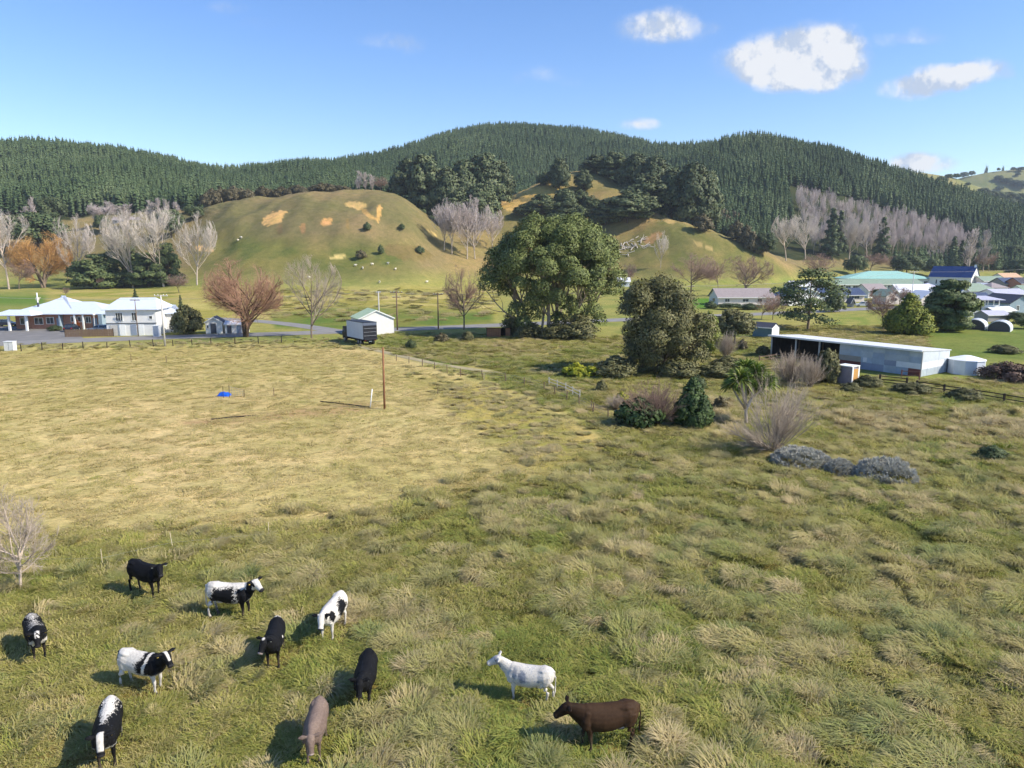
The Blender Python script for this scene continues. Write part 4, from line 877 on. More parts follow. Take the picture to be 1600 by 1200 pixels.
# tunnel houses
film = plain('polythene_film', srgb(224, 226, 228), .4, .06, 1.0); MESH_D = plain('shade_mesh', srgb(92, 88, 92), .9, .2, 6)
for (xa, ya, xb, yb, lb) in [(1504, 514, 1524, 515.5, 'white polythene tunnel house, left of two'), (1542, 517, 1560, 519, 'white polythene tunnel house with dark end, right of two')]:
    a = Vector(G(xa, ya)); an = math.radians(-40); rt = tag(empty('tunnel_house', a, an), lb, 'tunnel house'); r = 1.9; Lt = 4.6
    arc = [(r + r * math.cos(math.pi * k / 10) * -1, .5 + 1.5 * math.sin(math.pi * k / 10)) for k in range(11)]
    m = MB(); m.prism([(0, 0)] + arc + [(2 * r, 0)], 'y', 0, Lt); m.build('cover', film, rt)
    m = MB(); m.prism([(.1, 0.02)] + [(p * .95 + .1, q * .97) for p, q in arc] + [(2 * r - .1, .02)], 'y', -.06, -.01); m.build('end_panel', MESH_D, rt)
    for y in (0, Lt * .33, Lt * .66, Lt): MB().tube([(p, y, q + .03) for p, q in arc], .035, 5).build('hoop', TRIM, rt)
# teal shed
K = Vector(G(1205, 529)); an = math.radians(-48); Ls = 3.7; A = K - Vector((math.cos(an), math.sin(an), 0)) * Ls
TEAL = ribbed('weatherboard_teal', srgb(96, 124, 130), .6, 30, 'Z', .1, strength=.25)
ts = house('teal_shed', 'small teal shed with white gable end beyond the barn', A, an, Ls, 2.6, 1.9, .7, TEAL, R_DARK, 'gable', .15, cat='shed'); MB().prism([(0.02, .05), (2.58, .05), (2.58, 1.88), (1.3, 2.55), (.02, 1.88)], 'x', Ls + .01, Ls + .06).build('gable_panel', TRIM, ts)

# the long iron barn
A, an, L = from_px(1203, 558, 1438, 589); fr, ar = 3.15, .0
Wd = 7.0; bh = 3.2; bb = 2.75; xo = L * .50      # the bays are open up to xo
IRON = [ribbed('iron_%d' % i, srgb(*c), .42, 26, 'X', .16, metal=.1, scale=.8) for i, c in enumerate([(172, 186, 200), (166, 180, 196), (184, 194, 202), (160, 174, 192), (178, 188, 196), (150, 158, 178)])]
RUST = ribbed('iron_rust', srgb(122, 66, 60), .8, 26, 'X', .25); IWHITE = ribbed('iron_white', srgb(228, 230, 232), .45, 26, 'X', .06); R_BARN = ribbed('roof_iron_barn', srgb(226, 226, 228), .4, 20, 'Y', .05)
IEND = ribbed('iron_sunlit_end', srgb(204, 210, 214), .45, 26, 'X', .1, metal=.1); ITAN = ribbed('iron_tan', srgb(166, 158, 146), .6, 26, 'X', .15)  # end-wall sheets brightened, sunlight on that end put into the colour
DARKIN = plain('barn_inside_shade', (.035, .032, .03), .95, .3, 2)  # near-black on walls, floor and lining paints in the shade of the bays
barn = tag(empty('barn', A, an), 'long open-fronted barn of patched grey iron with white roof', 'barn')
m = MB(); m.prism([(-.35, bh), (Wd + .2, bb), (Wd + .2, bb + .09), (-.35, bh + .09)], 'x', -.25, L + .12); m.build('roof', R_BARN, barn)
MB().prism([(-.3, bh - .06), (Wd + .1, bb - .06), (Wd + .1, bb - .02), (-.3, bh - .02)], 'x', .1, xo - .05).build('ceiling_shade_sheet', DARKIN, barn)
MB().box(.1, xo, .3, Wd - .12, .0, .025).build('floor_shade_sheet', DARKIN, barn)
MB().box(-.26, L + .13, -.46, -.36, bh - .12, bh + .1).build('fascia', TRIM, barn)
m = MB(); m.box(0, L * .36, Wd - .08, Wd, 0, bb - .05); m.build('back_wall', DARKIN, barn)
m = MB(); m.box(xo, L, Wd - .08, Wd, 0, bb - .05); m.build('back_wall', IRON[1], barn)
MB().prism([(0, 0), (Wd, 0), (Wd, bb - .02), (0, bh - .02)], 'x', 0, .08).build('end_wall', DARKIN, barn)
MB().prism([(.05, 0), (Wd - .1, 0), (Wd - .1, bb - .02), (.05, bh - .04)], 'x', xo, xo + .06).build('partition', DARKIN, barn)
for k in range(4): MB().box(L * .36 + k * .9, L * .36 + k * .9 + .1, Wd - .1, Wd - .02, 0, bb - .06).build('stud', WOOD, barn)
for zz in (.7, 1.5, 2.3): MB().box(L * .36 + .02, xo - .02, Wd - .16, Wd - .11, zz, zz + .08).build('girt', WOOD, barn)
for x in (.12, xo * .38, xo * .72): MB().tube([(x, .05, -.2), (x, .05, bh - .02)], .12, 8).build('post', CONC, barn, smooth=True)
for x in (xo * .2, xo * .55, xo * .85): MB().tube([(x, Wd * .55, -.2), (x, Wd * .55, bh - .3)], .1, 6).build('post', WOOD, barn)
rngw = np.random.default_rng(17); cols_ = 7; xs_ = np.linspace(xo, L, cols_ + 1); zs_ = [0.02, .92, 1.62, 2.38, bh - .02]
for i in range(cols_):
    for j in range(4):
        mt_ = IRON[int(rngw.integers(0, 6))]
        if j == 0 and i <= 1: mt_ = RUST
        if j == 0 and i == cols_ - 1: mt_ = RUST
        if j == 1 and i >= cols_ - 2: mt_ = IWHITE
        if j == 1 and i <= 1: mt_ = ITAN
        if j == 0 and i in (2, 3): mt_ = IRON[5]
        p = .02 + .025 * rngw.random(); MB().box(xs_[i] + .004, xs_[i + 1] - .004, -p - .012, .03 - p, zs_[j] + .003, zs_[j + 1] - .003).build('wall_sheet', mt_, barn)
MB().box(xs_[2] + .3, xs_[2] + .8, -.09, -.06, 1.0, 1.6).build('hatch', IWHITE, barn)
ys_ = np.linspace(0, Wd, 6)
for i in range(5):
    for j in range(3):
        z0, z1 = [(0.02, .9), (.9, 1.75), (1.75, None)][j]; mt_ = [IRON[2], IWHITE, IEND][j] if rngw.random() > .2 else IRON[(0, 2, 4)[int(rngw.integers(0, 3))]]
        p = .02 + .025 * rngw.random(); y0, y1 = ys_[i] + .004, ys_[i + 1] - .004
        t0 = bh - (bh - bb) * y0 / Wd - .02; t1 = bh - (bh - bb) * y1 / Wd - .02
        MB().prism([(y0, z0 + .003), (y1, z0 + .003), (y1, (z1 - .003) if z1 else t1), (y0, (z1 - .003) if z1 else t0)], 'x', L + p - .03, L + p + .012).build('wall_sheet', mt_, barn)
MB().tube([(L + .02, -.02, 0), (L + .02, -.02, bh)], .07, 6).build('corner_post', CONC, barn)
# round white tank at the barn end
P = Vector(G(1520, 586)); P.y += 1.4; tk = tag(empty('water_tank', P), 'faceted white water tank at the right end of the barn', 'tank'); r = 2.05
rg = lambda rr_, z_: [(rr_ * math.cos(2 * math.pi * k / 10 + .3), rr_ * math.sin(2 * math.pi * k / 10 + .3), z_) for k in range(10)]
vs = rg(r, -.1) + rg(r, 1.75); MB().add(vs, [(k, (k + 1) % 10, 10 + (k + 1) % 10, 10 + k) for k in range(10)] + [tuple(range(10))[::-1]]).build('wall', plain('tank_wall', srgb(206, 212, 220), .5, .08, 1.0), tk)
vs = rg(r + .08, 1.72) + rg(r + .08, 1.80) + rg(.5, 2.25) + [(0, 0, 2.3)]
MB().add(vs, [(k, (k + 1) % 10, 10 + (k + 1) % 10, 10 + k) for k in range(10)] + [(10 + k, 10 + (k + 1) % 10, 20 + (k + 1) % 10, 20 + k) for k in range(10)] + [(20 + k, 20 + (k + 1) % 10, 30) for k in range(10)]).build('lid', plain('tank_lid', srgb(232, 234, 236), .5, .05, 1.0), tk)
# rusty crate
K = Vector(G(1329, 604)); an = math.radians(-55); cr_ = tag(empty('iron_crate', K, an), 'upright iron cabinet with grey side, rust-orange door and white frame', 'cabinet')
MB().prism([(0, 0), (1.5, 0), (1.5, 2.05), (0, 2.2)], 'x', -1.7, 0).build('body', ribbed('iron_mauve', srgb(150, 142, 150), .7, 26, 'X', .2), cr_)
MB().box(-1.75, .06, -.08, 1.58, 2.2, 2.3).build('top', TRIM, cr_); MB().box(.005, .06, .28, 1.22, .15, 1.95).build('door', plain('rust_orange', srgb(196, 148, 84), .8, .15), cr_)
for y0, y1 in ((0.0, .26), (1.24, 1.5)): MB().box(.004, .075, y0, y1, 0, 2.18).build('door_frame', TRIM, cr_)
# brown shelter in the middle field
A, an, L = from_px(760, 527.5, 798, 527.5); shl = tag(empty('timber_shelter', A, an), 'low brown timber field shelter left of the gum tree', 'shelter')
MB().prism([(0, 0), (1.9, 0), (1.9, 1.5), (0, 1.75)], 'x', 0, .1).build('side_wall', WOOD_D, shl); MB().prism([(0, 0), (1.9, 0), (1.9, 1.5), (0, 1.75)], 'x', L - .1, L).build('side_wall', WOOD_D, shl); MB().box(0.1, L - .1, 1.82, 1.9, 0, 1.5).build('back_wall', WOOD_D, shl)
nb2 = 10
for k in range(nb2):
    if k in (6, 7): continue
    MB().box(.1 + (L - .2) * k / nb2 + .01, .1 + (L - .2) * (k + 1) / nb2 - .01, -.05 - .015 * (k % 2), .02, 0, 1.7).build('board', WOOD_R, shl)
MB().prism([(-.25, 1.78), (2.1, 1.5), (2.1, 1.56), (-.25, 1.84)], 'x', -.15, L + .15).build('roof', WOOD_D, shl)
# ---------------------------------------------------------------- vehicles
RUB = plain('tyre_rubber', (0.02, 0.02, 0.02), .9, .2); STEEL = plain('steel_rim', (.4, .4, .42), .4, .1, metal=.6); BLK = plain('black_paint', (.018, .019, .024), .45, .2)
def wheel(root, x, y, r, w, z=None):
    z = r if z is None else z; n = 18
    m = MB().tube([(x, y - w / 2, z), (x, y + w / 2, z)], r, n); t = m.build('wheel', RUB, root); MB().tube([(x, y - w / 2 - .012, z), (x, y + w / 2 + .012, z)], r * .58, 12).build('rim', STEEL, t)
def car(name, label, loc, rz, paint, L=4.3):
    root = tag(empty(name, loc, rz), label, 'car'); s = L / 4.3; w = .84
    prof = [(-2.1, .35), (-2.15, .75), (-1.95, .95), (-1.2, .98), (.95, .92), (1.85, .80), (2.12, .62), (2.12, .32)]
    body = MB().prism([(x * s, z) for x, z in prof], 'y', -w, w); b = body.build('body', paint, root)
    cab = MB(); lo = [(-1.85, .95), (1.0, .92)]; hi = [(-1.25, 1.43), (.25, 1.43)]
    vs = [(lo[0][0] * s, -w + .03, lo[0][1]), (lo[1][0] * s, -w + .03, lo[1][1]), (lo[1][0] * s, w - .03, lo[1][1]), (lo[0][0] * s, w - .03, lo[0][1]), (hi[0][0] * s, -w + .18, 1.40), (hi[1][0] * s, -w + .18, 1.40), (hi[1][0] * s, w - .18, 1.40), (hi[0][0] * s, w - .18, 1.40)]
    cab.add(vs, [(0, 1, 5, 4), (1, 2, 6, 5), (2, 3, 7, 6), (3, 0, 4, 7), (4, 5, 6, 7)]); cab.build('window_band', GLASS, root)
    MB().prism([(-1.36 * s, 1.395), (.34 * s, 1.395), (.2 * s, 1.46), (-1.2 * s, 1.46)], 'y', -w + .17, w - .17).build('roof', paint, root)
    for sy in (-1, 1):
        MB().add([(-.40 * s, sy * (w - .02), .95), (-.30 * s, sy * (w - .02), .95), (-.32 * s, sy * (w - .17), 1.4), (-.42 * s, sy * (w - .17), 1.4)], [(0, 1, 2, 3)]).build('pillar', paint, root)
        for x in (-1.3, 1.3): wheel(root, x * s, sy * (w - .08), .31, .2)
        MB().box(2.05 * s, 2.14 * s, sy * .62 - .16, sy * .62 + .16, .6, .74).build('headlight', TRIM, root); MB().box(-2.17 * s, -2.1 * s, sy * .66 - .12, sy * .66 + .12, .68, .84).build('tail_light', plain('lamp_red', (.4, .02, .02), .3, .1), root)
    return root
PW = plain('car_paint_white', srgb(226, 228, 230), .25, .03, spec=.6); PS = plain('car_paint_silver', srgb(170, 176, 186), .25, .05, spec=.6, metal=.3); PD = plain('car_paint_dark', (.02, .024, .04), .25, .1, spec=.6)
car('parked_car', 'white car parked before the pinkish-white house', Vector(G(1348, 479)), math.radians(170), PW)
car('parked_car', 'silver car parked behind the timber fence at the motel', Vector(G(156, 519)), math.radians(175), PS)
car('parked_car', 'small black car parked beside the orange board at the motel', Vector(G(113, 517.5)), math.radians(100), PD, 3.9)
car('parked_car', 'dark blue car under the motel porch at the left edge', Vector(G(10, 510)), math.radians(5), PD, 4.5)
# box truck
fw = Vector((-.60, .80, 0)); Pt = Vector(G(568, 540.5)); tr_ = tag(empty('box_truck', Pt, math.atan2(fw.y, fw.x)), 'box truck with pale side and dark rear parked beside the white garage', 'truck')
# local X forward, Y to the left of travel; the left rear corner is the origin, the body lies towards -Y
Wt = 2.5; Lt = 6.4
MB().box(0.04, Lt, -Wt, 0, 1.05, 3.75).build('cargo_box', plain('truck_side', srgb(196, 202, 212), .45, .06, .8), tr_)
MB().box(-.02, .035, -Wt + .02, -.02, 1.0, 3.3).build('rear_door', BLK, tr_); MB().box(-.03, .03, -Wt + .02, -.02, 3.32, 3.72).build('rear_header', plain('truck_header', srgb(96, 104, 120), .5, .1), tr_)
MB().box(-.03, Lt + .02, -Wt - .02, .02, 3.755, 3.83).build('roof_cap', BLK, tr_); MB().box(-.45, 0, -Wt + .1, -.1, .95, 1.08).build('tail_lift', BLK, tr_)
for z_ in (1.6, 2.2, 2.8): MB().box(-.05, -.021, -Wt + .1, -.1, z_, z_ + .05).build('door_bar', STEEL, tr_)
MB().box(.2, Lt + 1.9, -Wt + .7, -.7, .55, .98).build('chassis', BLK, tr_)
cb = MB().prism([(Lt + .25, .6), (Lt + 2.1, .6), (Lt + 2.15, 1.6), (Lt + 1.85, 2.65), (Lt + .25, 2.75)], 'y', -Wt + .1, -.1).build('cab', BLK, tr_)
MB().prism([(Lt + .9, 1.65), (Lt + 1.95, 1.65), (Lt + 1.75, 2.45), (Lt + .9, 2.45)], 'y', -.098, -.06).build('cab_window', GLASS, tr_)
for x in (1.2, 2.2, Lt + 1.2):
    for y in (-.25, -Wt + .25): wheel(tr_, x, y, .48, .32)
for y in (-.35, -Wt + .35): MB().box(-.06, -.02, y - .14, y + .14, .75, .92).build('tail_light', plain('lamp_red', (.4, .02, .02), .3, .1), tr_)
MB().box(-.07, -.03, -Wt / 2 - .25, -Wt / 2 + .25, .6, .74).build('number_plate', TRIM, tr_)

# ---------------------------------------------------------------- poles, lines and fences
def pole(label, loc, h, mat, r=.15, arms=((.4, 1.1),), taper=.7, light=False):
    o = tag(empty('power_pole', loc), label, 'pole')
    MB().tube([(0, 0, -.3), (0, 0, h)], [r, r * taper], 8).build('shaft', mat, o, smooth=True)
    for dz, hw in arms:
        a = MB().box(-hw, hw, -.06, .06, h - dz - .07, h - dz + .07).build('crossarm', mat if light else WOOD, o)
        for x in (-hw * .9, -hw * .4, hw * .4, hw * .9): MB().tube([(x, 0, h - dz + .07), (x, 0, h - dz + .26)], .05, 6).build('insulator', TRIM, a)
    return o
P1 = Vector(G(258, 541)); pole('white concrete power pole with crossarm at the paddock edge', P1, height_to(P1, 461), CONC, .17, ((.12, 1.1),), light=True)
P2 = Vector(G(593, 512)); pole('pale concrete pole just behind the white garage', P2, height_to(P2, 455), CONC, .15, ((.25, .5),), light=True)
P3 = Vector(G(621, 516)); pole('dark timber power pole right of the white garage', P3, height_to(P3, 454), WOOD, .17, ((.4, 1.2), (1.3, .8)))
P4 = Vector(G(685, 514.5)); pole('grey timber power pole near the round-headed bare tree', P4, height_to(P4, 457), WOOD, .15, ((.4, 1.0),))
P5 = Vector(G(216, 526)); pole('thin dark power pole in front of the motel wing', P5, height_to(P5, 468), WOOD, .10, ((.1, .9),))
P6 = Vector(G(1078, 484)); pole('dark pole on the lawn under the purple-brown tree', P6, height_to(P6, 446), WOOD_D, .15, ((.3, .9),))
P7 = Vector(G(1424, 470)); pole('pale pole with crossarm in front of the green-roofed hall', P7, height_to(P7, 424), CONC, .15, ((.2, 1.5),), light=True)
P8 = Vector(G(1563, 490)); pole('short white pole with crossarm by the blue-grey house', P8, height_to(P8, 469), CONC, .12, ((.1, .7),), light=True)
P0 = Vector(G(-170, 560)); P9 = Vector(G(1640, 470)); WIRE = plain('wire', (.32, .31, .29), .5, .1, metal=.3)
def line(label, a, ha, b, hb, sag=.5, off=0.0, r=.022):
    m = MB(); pts = []
    for k in range(13):
        t = k / 12; p = a.lerp(b, t); pts.append((p.x, p.y + off, ha + (hb - ha) * t - sag * 4 * t * (1 - t)))
    return tag(m.tube(pts, r, 4).build('power_line', WIRE), label, 'wire')
h1 = height_to(P1, 461); h3 = height_to(P3, 454); h4 = height_to(P4, 457); h6 = height_to(P6, 446); h7 = height_to(P7, 424)
line('power line running left from the thin dark pole', P0, 9.5, P5, height_to(P5, 468) + .1, .4); line('power line between the thin dark pole and the garage pole', P5, height_to(P5, 468) + .1, P2, height_to(P2, 455), .5)
line('power line between the poles beside the garage', P2, height_to(P2, 455), P3, h3 - .3, .1); line('power line from the garage pole to the grey timber pole', P3, h3 - .3, P4, h4 - .3, .2)
line('power line passing behind the gum tree to the lawn pole', P4, h4 - .3, P6, h6 - .2, .8); line('power line from the lawn pole to the green hall pole', P6, h6 - .2, P7, h7 - .1, .9, r=.03); line('power line over the town roofs to the right', P7, h7 - .1, P9, 11.0, .6, r=.03)

def wire_fence(name, label, pts, step, h, pmat, pr=.06, wires=3, wmat=WIRE, square=False, seed=0, wr=.008):
    rng = np.random.default_rng(seed); P = [Vector(G(*p)) for p in pts]; o = tag(empty(name, (P[0].x, P[0].y, 0)), label, 'fence'); Q = []
    for a, b in zip(P[:-1], P[1:]):
        n = max(1, round((b - a).length / step)); Q += [a.lerp(b, k / n) for k in range(n)]
    Q.append(P[-1]); pm = None
    base = MB().tube([(0, 0, -.2), (0, 0, h)], [pr, pr * .85], 6).mesh('post', pmat)
    for q in Q:
        po = obj('post', base, o); po.location = (q.x - P[0].x, q.y - P[0].y, float(H(q.x, q.y))); po.rotation_euler = (rng.normal(0, .05), rng.normal(0, .05), rng.uniform(0, 6)); po.scale.z = rng.uniform(.85, 1.1)
    for k in range(wires):
        z = h * (.35 + .55 * k / max(1, wires - 1)); MB().tube([(q.x - P[0].x, q.y - P[0].y, float(H(q.x, q.y)) + z) for q in Q], wr, 4).build('wire', wmat, o)
    return o
wire_fence('roadside_fence', 'post and wire fence along the near side of the road', [(-120, 556), (0, 550), (130, 545), (240, 541.5), (330, 539), (440, 536)], 3.2, 1.15, WOOD_D, .08, 4, seed=1)
wire_fence('paddock_fence', 'leaning wire fence between the dry paddock and the farm track', [(600, 560), (660, 572), (720, 588), (790, 596), (850, 610), (905, 634), (950, 655)], 3.4, 1.0, WOOD, .06, 3, seed=2)
wire_fence('electric_fence', 'faint thin fence along the edge of the rank grass', [(-20, 885), (160, 880), (270, 856), (420, 842)], 4.2, .85, plain('stake_pale', srgb(206, 190, 160), .8, .1), .018, 1, seed=3, wr=.004)
def rail_fence(name, label, pts, h, rails, step, mat, pr=.08, rh=.1, seed=0):
    rng = np.random.default_rng(seed); P = [Vector(G(*p)) for p in pts]; o = tag(empty(name, (P[0].x, P[0].y, 0)), label, 'fence'); Q = []
    for a, b in zip(P[:-1], P[1:]):
        n = max(1, round((b - a).length / step)); Q += [a.lerp(b, k / n) for k in range(n)]
    Q.append(P[-1])
    for q in Q: x, y, z = q.x - P[0].x, q.y - P[0].y, float(H(q.x, q.y)); MB().box(x - pr, x + pr, y - pr, y + pr, z - .2, z + h * rng.uniform(.97, 1.05)).build('post', mat, o)
    for a, b in zip(Q[:-1], Q[1:]):
        for z in rails:
            d = (b - a).normalized(); n = Vector((d.y, -d.x, 0)) * (pr + .025); p0 = a - P[0] + n - d * .08; p1 = b - P[0] + n + d * .08; z0 = z + float(H(a.x, a.y)) + rng.normal(0, .02); z1 = z + float(H(b.x, b.y)) + rng.normal(0, .02); nn = n.normalized() * .022
            vs = [p0 - nn, p1 - nn, p1 + nn, p0 + nn]; zz = [z0, z1, z1, z0]
            MB().add([(v_.x, v_.y, q_ - rh / 2) for v_, q_ in zip(vs, zz)] + [(v_.x, v_.y, q_ + rh / 2) for v_, q_ in zip(vs, zz)], [(0, 3, 2, 1), (4, 5, 6, 7), (0, 1, 5, 4), (1, 2, 6, 5), (2, 3, 7, 6), (3, 0, 4, 7)]).build('rail', mat, o)
    return o
rail_fence('rail_fence', 'short dark timber rail fence in front of the barn end', [(1374, 601), (1416, 606)], 1.15, (.35, .7, 1.05), 2.0, WOOD_D, seed=4)
rail_fence('rail_fence', 'long dark timber rail fence running off to the right below the tank', [(1432, 608), (1520, 621), (1620, 638)], .95, (.45, .85), 2.6, WOOD_D, seed=5)
rail_fence('cattle_rails', 'rusty cattle-yard rails at the barn corner', [(1408, 592), (1436, 594)], 1.1, (.5, .95), 1.5, plain('rail_rust', srgb(120, 82, 72), .8, .2), .05, .08, seed=6)
rail_fence('white_rails', 'low broken white rail fence beside the green track', [(858, 602), (884, 612), (906, 623)], .95, (.45, .8), 2.6, plain('rail_faded_white', srgb(200, 194, 182), .8, .12), .045, .06, seed=7)
rail_fence('yard_rails', 'grey timber yard rails at the left of the barn bays', [(1186, 566), (1222, 562)], .95, (.4, .8), 2.4, WOOD, .06, .1, seed=8)
# timber fence in front of the motel: palings one by one
A, an, L = from_px(102, 526.5, 177, 525.5); tf = tag(empty('timber_fence', A, an), 'weathered timber fence before the motel cars', 'fence')
n = 40; pal = MB().box(.01, L / n - .015, -.02, .02, 0, 1.35).mesh('paling', WOOD)
for k in range(n):
    o = obj('paling', pal, tf); o.location = (L * k / n, -.01 * (k % 2), 0)
for k in range(7): MB().box(L * k / 6 - .07, L * k / 6 + .07, .03, .17, -.1, 1.45).build('post', WOOD_D, tf)
# ---------------------------------------------------------------- things about the paddock
P = hit(601, 640); o = tag(empty('timber_pole', P), 'tall bare brown timber pole standing alone in the dry paddock', 'pole'); MB().tube([(0, 0, -.3), (.02, 0, height_to(P, 543))], [.11, .085], 8).build('shaft', WOOD_R, o, smooth=True); MB().tube([(-.13, -.02, 1.5), (.13, -.02, 1.5)], .02, 6).build('bolt', STEEL, o)
P = hit(578, 637); o = tag(empty('leaning_post', P), 'leaning white post left of the tall brown pole', 'post'); MB().tube([(0, 0, -.2), (.28, 0, height_to(P, 608))], [.055, .05], 8).build('shaft', TRIM, o, smooth=True); MB().tube([(.14, 0, .62), (1.25, .1, .62)], .012, 5).build('stay_wire', WIRE, o)
P = hit(500, 629); Pb = hit(578, 637); tag(MB().tube([(0, 0, .06), ((Pb - P).x * .5, (Pb - P).y * .5, .09), ((Pb - P).x, (Pb - P).y, .06)], .055, 6).build('fallen_rail', WOOD_D, None, P), 'long dark rail lying on the ground left of the leaning post', 'rail')
P = hit(330, 656); Pb = hit(400, 650); tag(MB().tube([(0, 0, .05), ((Pb - P).x * .5, (Pb - P).y * .5, .08), ((Pb - P).x, (Pb - P).y, .05)], .06, 6).build('fallen_rail', WOOD_D, None, P), 'dark rail lying at the end of the bare scuffed strip', 'rail')
# crumpled blue tarpaulin
P = hit(351, 619); rng = np.random.default_rng(2); n = 13; gx, gy = np.meshgrid(np.linspace(-.62, .62, n), np.linspace(-.5, .5, n)); gz = .34 * np.clip(1 - (gx / .62) ** 4, 0, 1) * np.clip(1 - (gy / .5) ** 4, 0, 1) * (.55 + .9 * vn(gx * 4 + 9, gy * 4, 3)) + .03 * rng.random(gx.shape)
V = np.stack([gx * (1 + .12 * vn(gx * 3, gy * 3 + 5, 4)), gy, gz], -1).reshape(-1, 3); qq = [(i * n + j, i * n + j + 1, (i + 1) * n + j + 1, (i + 1) * n + j) for i in range(n - 1) for j in range(n - 1)]
o = tag(empty('blue_tarpaulin', P), 'crumpled blue tarpaulin lying on the dry paddock', 'tarpaulin'); obj('sheet', np_mesh('sheet', V, [np.array(qq)], False, plain('tarp_blue', srgb(24, 84, 190), .45, .25, 4)), o); MB().tube([(-.5, -.2, .12), (-.75, .1, .03), (-.9, -.3, .02)], .02, 5).build('rope', WIRE, o)
# wire hurdle beside it
P = hit(372, 621); o = tag(empty('wire_hurdle', P, .25), 'small leaning wire hurdle beside the blue tarpaulin', 'hurdle')
for x, h_ in ((-.85, 1.35), (.6, .8), (-1.45, 1.2)): MB().tube([(x, 0, -.1), (x + .03, .05, h_)], .03, 6).build('stake', WOOD_D, o)
for k in range(4): MB().tube([(-.85, 0, .25 + .3 * k), (.6, .03, .18 + .19 * k)], .012, 4).build('wire', WIRE, o)
for k in range(5): MB().tube([(-.6 + .27 * k, .01, .1), (-.6 + .27 * k, .01, 1.15 - .11 * k)], .01, 4).build('upright', WIRE, o)
for (x, yb, yt, lb) in [(428, 620, 606, 'short dark stake right of the wire hurdle'), (684, 617, 605, 'short dark stake at the paddock edge right of the tall pole'), (921, 748, 732, 'pale thin stake where the dry paddock meets the rank grass'), (756, 594, 584, 'short stake among the brown tufts right of the paddock'), (924, 640, 624, 'dark stake below the white rails'), (205, 566, 553, 'small dark stake near the road, left'), (260, 568, 556, 'small dark stake near the road, right')]:
    P = hit(x, yb); tag(MB().tube([(0, 0, -.15), (.03, .02, height_to(P, yt))], [.04, .032], 6).build('fence_stake', WOOD if 'dark' in lb else plain('stake_pale', srgb(206, 190, 160), .8, .1), None, P), lb, 'stake')
P = Vector(G(17, 548)); o = tag(empty('white_cabinet', P), 'square white cabinet behind the roadside fence at far left', 'cabinet'); MB().box(-.72, .72, -.4, .4, 0, 1.42).build('case', TRIM, o); MB().box(-.78, .78, -.46, .46, 1.422, 1.5).build('lid', TRIM, o); MB().box(-.015, .015, -.42, -.402, .1, 1.35).build('door_seam', TRIM_D, o)
P = Vector(G(246, 526)); o = tag(empty('utility_box', P), 'pale upright utility box in front of the motel annex', 'cabinet'); MB().box(-.55, .55, -.4, .4, 0, 2.0).build('case', plain('case_grey', srgb(206, 210, 214), .5, .06), o); MB().box(-.6, .6, -.45, .45, 2.002, 2.1).build('lid', TRIM, o); MB().box(-.45, .45, -.42, -.402, .15, 1.85).build('door', DOOR, o)
P = Vector(G(120, 514)); o = tag(empty('orange_board', P), 'bright orange board standing in front of the motel', 'sign'); MB().prism([(-.75, .5), (.7, .3), (.75, 1.6), (.1, 1.95), (-.7, 1.5)], 'y', -.06, .06).build('board', plain('sign_orange', srgb(244, 116, 40), .6, .08), o); MB().tube([(0, .02, 0), (0, .02, 1.0)], .05, 6).build('stand', TRIM, o)
P = Vector(G(28, 510)); o = tag(empty('yellow_sign', P), 'small yellow sign on a post at the motel porch', 'sign'); MB().tube([(0, 0, 0), (0, 0, 2.2)], .05, 6).build('post', TRIM, o); MB().tube([(0, -.06, 1.55), (0, -.02, 1.55)], .35, 14).build('plate', plain('sign_yellow', srgb(232, 190, 40), .5, .06), o)
P = Vector(G(149, 517)); o = tag(empty('street_lamp', P), 'small white globe lamp on a post by the motel', 'lamp'); MB().tube([(0, 0, 0), (0, 0, 3.0)], .05, 8).build('post', TRIM, o)
bmz = MB(); ringz = [(math.sin(a) * .24, 3.2 + math.cos(a) * -.24) for a in np.linspace(.2, math.pi - .05, 7)]; bmz.tube([(0, 0, z_) for _, z_ in ringz], [max(.02, r_) for r_, _ in ringz], 12).build('globe', TRIM, o, smooth=True)
# bleached fallen branches on the slope
rng = np.random.default_rng(6); P = hit(992, 388); o = tag(empty('fallen_branches', P), 'heap of bleached fallen branches below the dark macrocarpa', 'branches'); slope = (float(H(P.x, P.y + 4)) - P.z) / 4
for k in range(34):
    a = rng.uniform(0, 6.28); l = rng.uniform(2.0, 6.0); c = Vector((rng.normal(0, 5.5), rng.normal(0, 4), 0)); pts = []
    for t in (-.5, -.1, .2, .5):
        x = c.x + math.cos(a) * l * t + rng.normal(0, .25); y = c.y + math.sin(a) * l * t + rng.normal(0, .25); pts.append((x, y, float(H(P.x + x, P.y + y)) - P.z + .3 + rng.uniform(0, .8)))
    MB().tube(pts, [.20, .17, .12, .05], 5).build('branch', plain('wood_bleached', srgb(214, 202, 190), .85, .1), o)
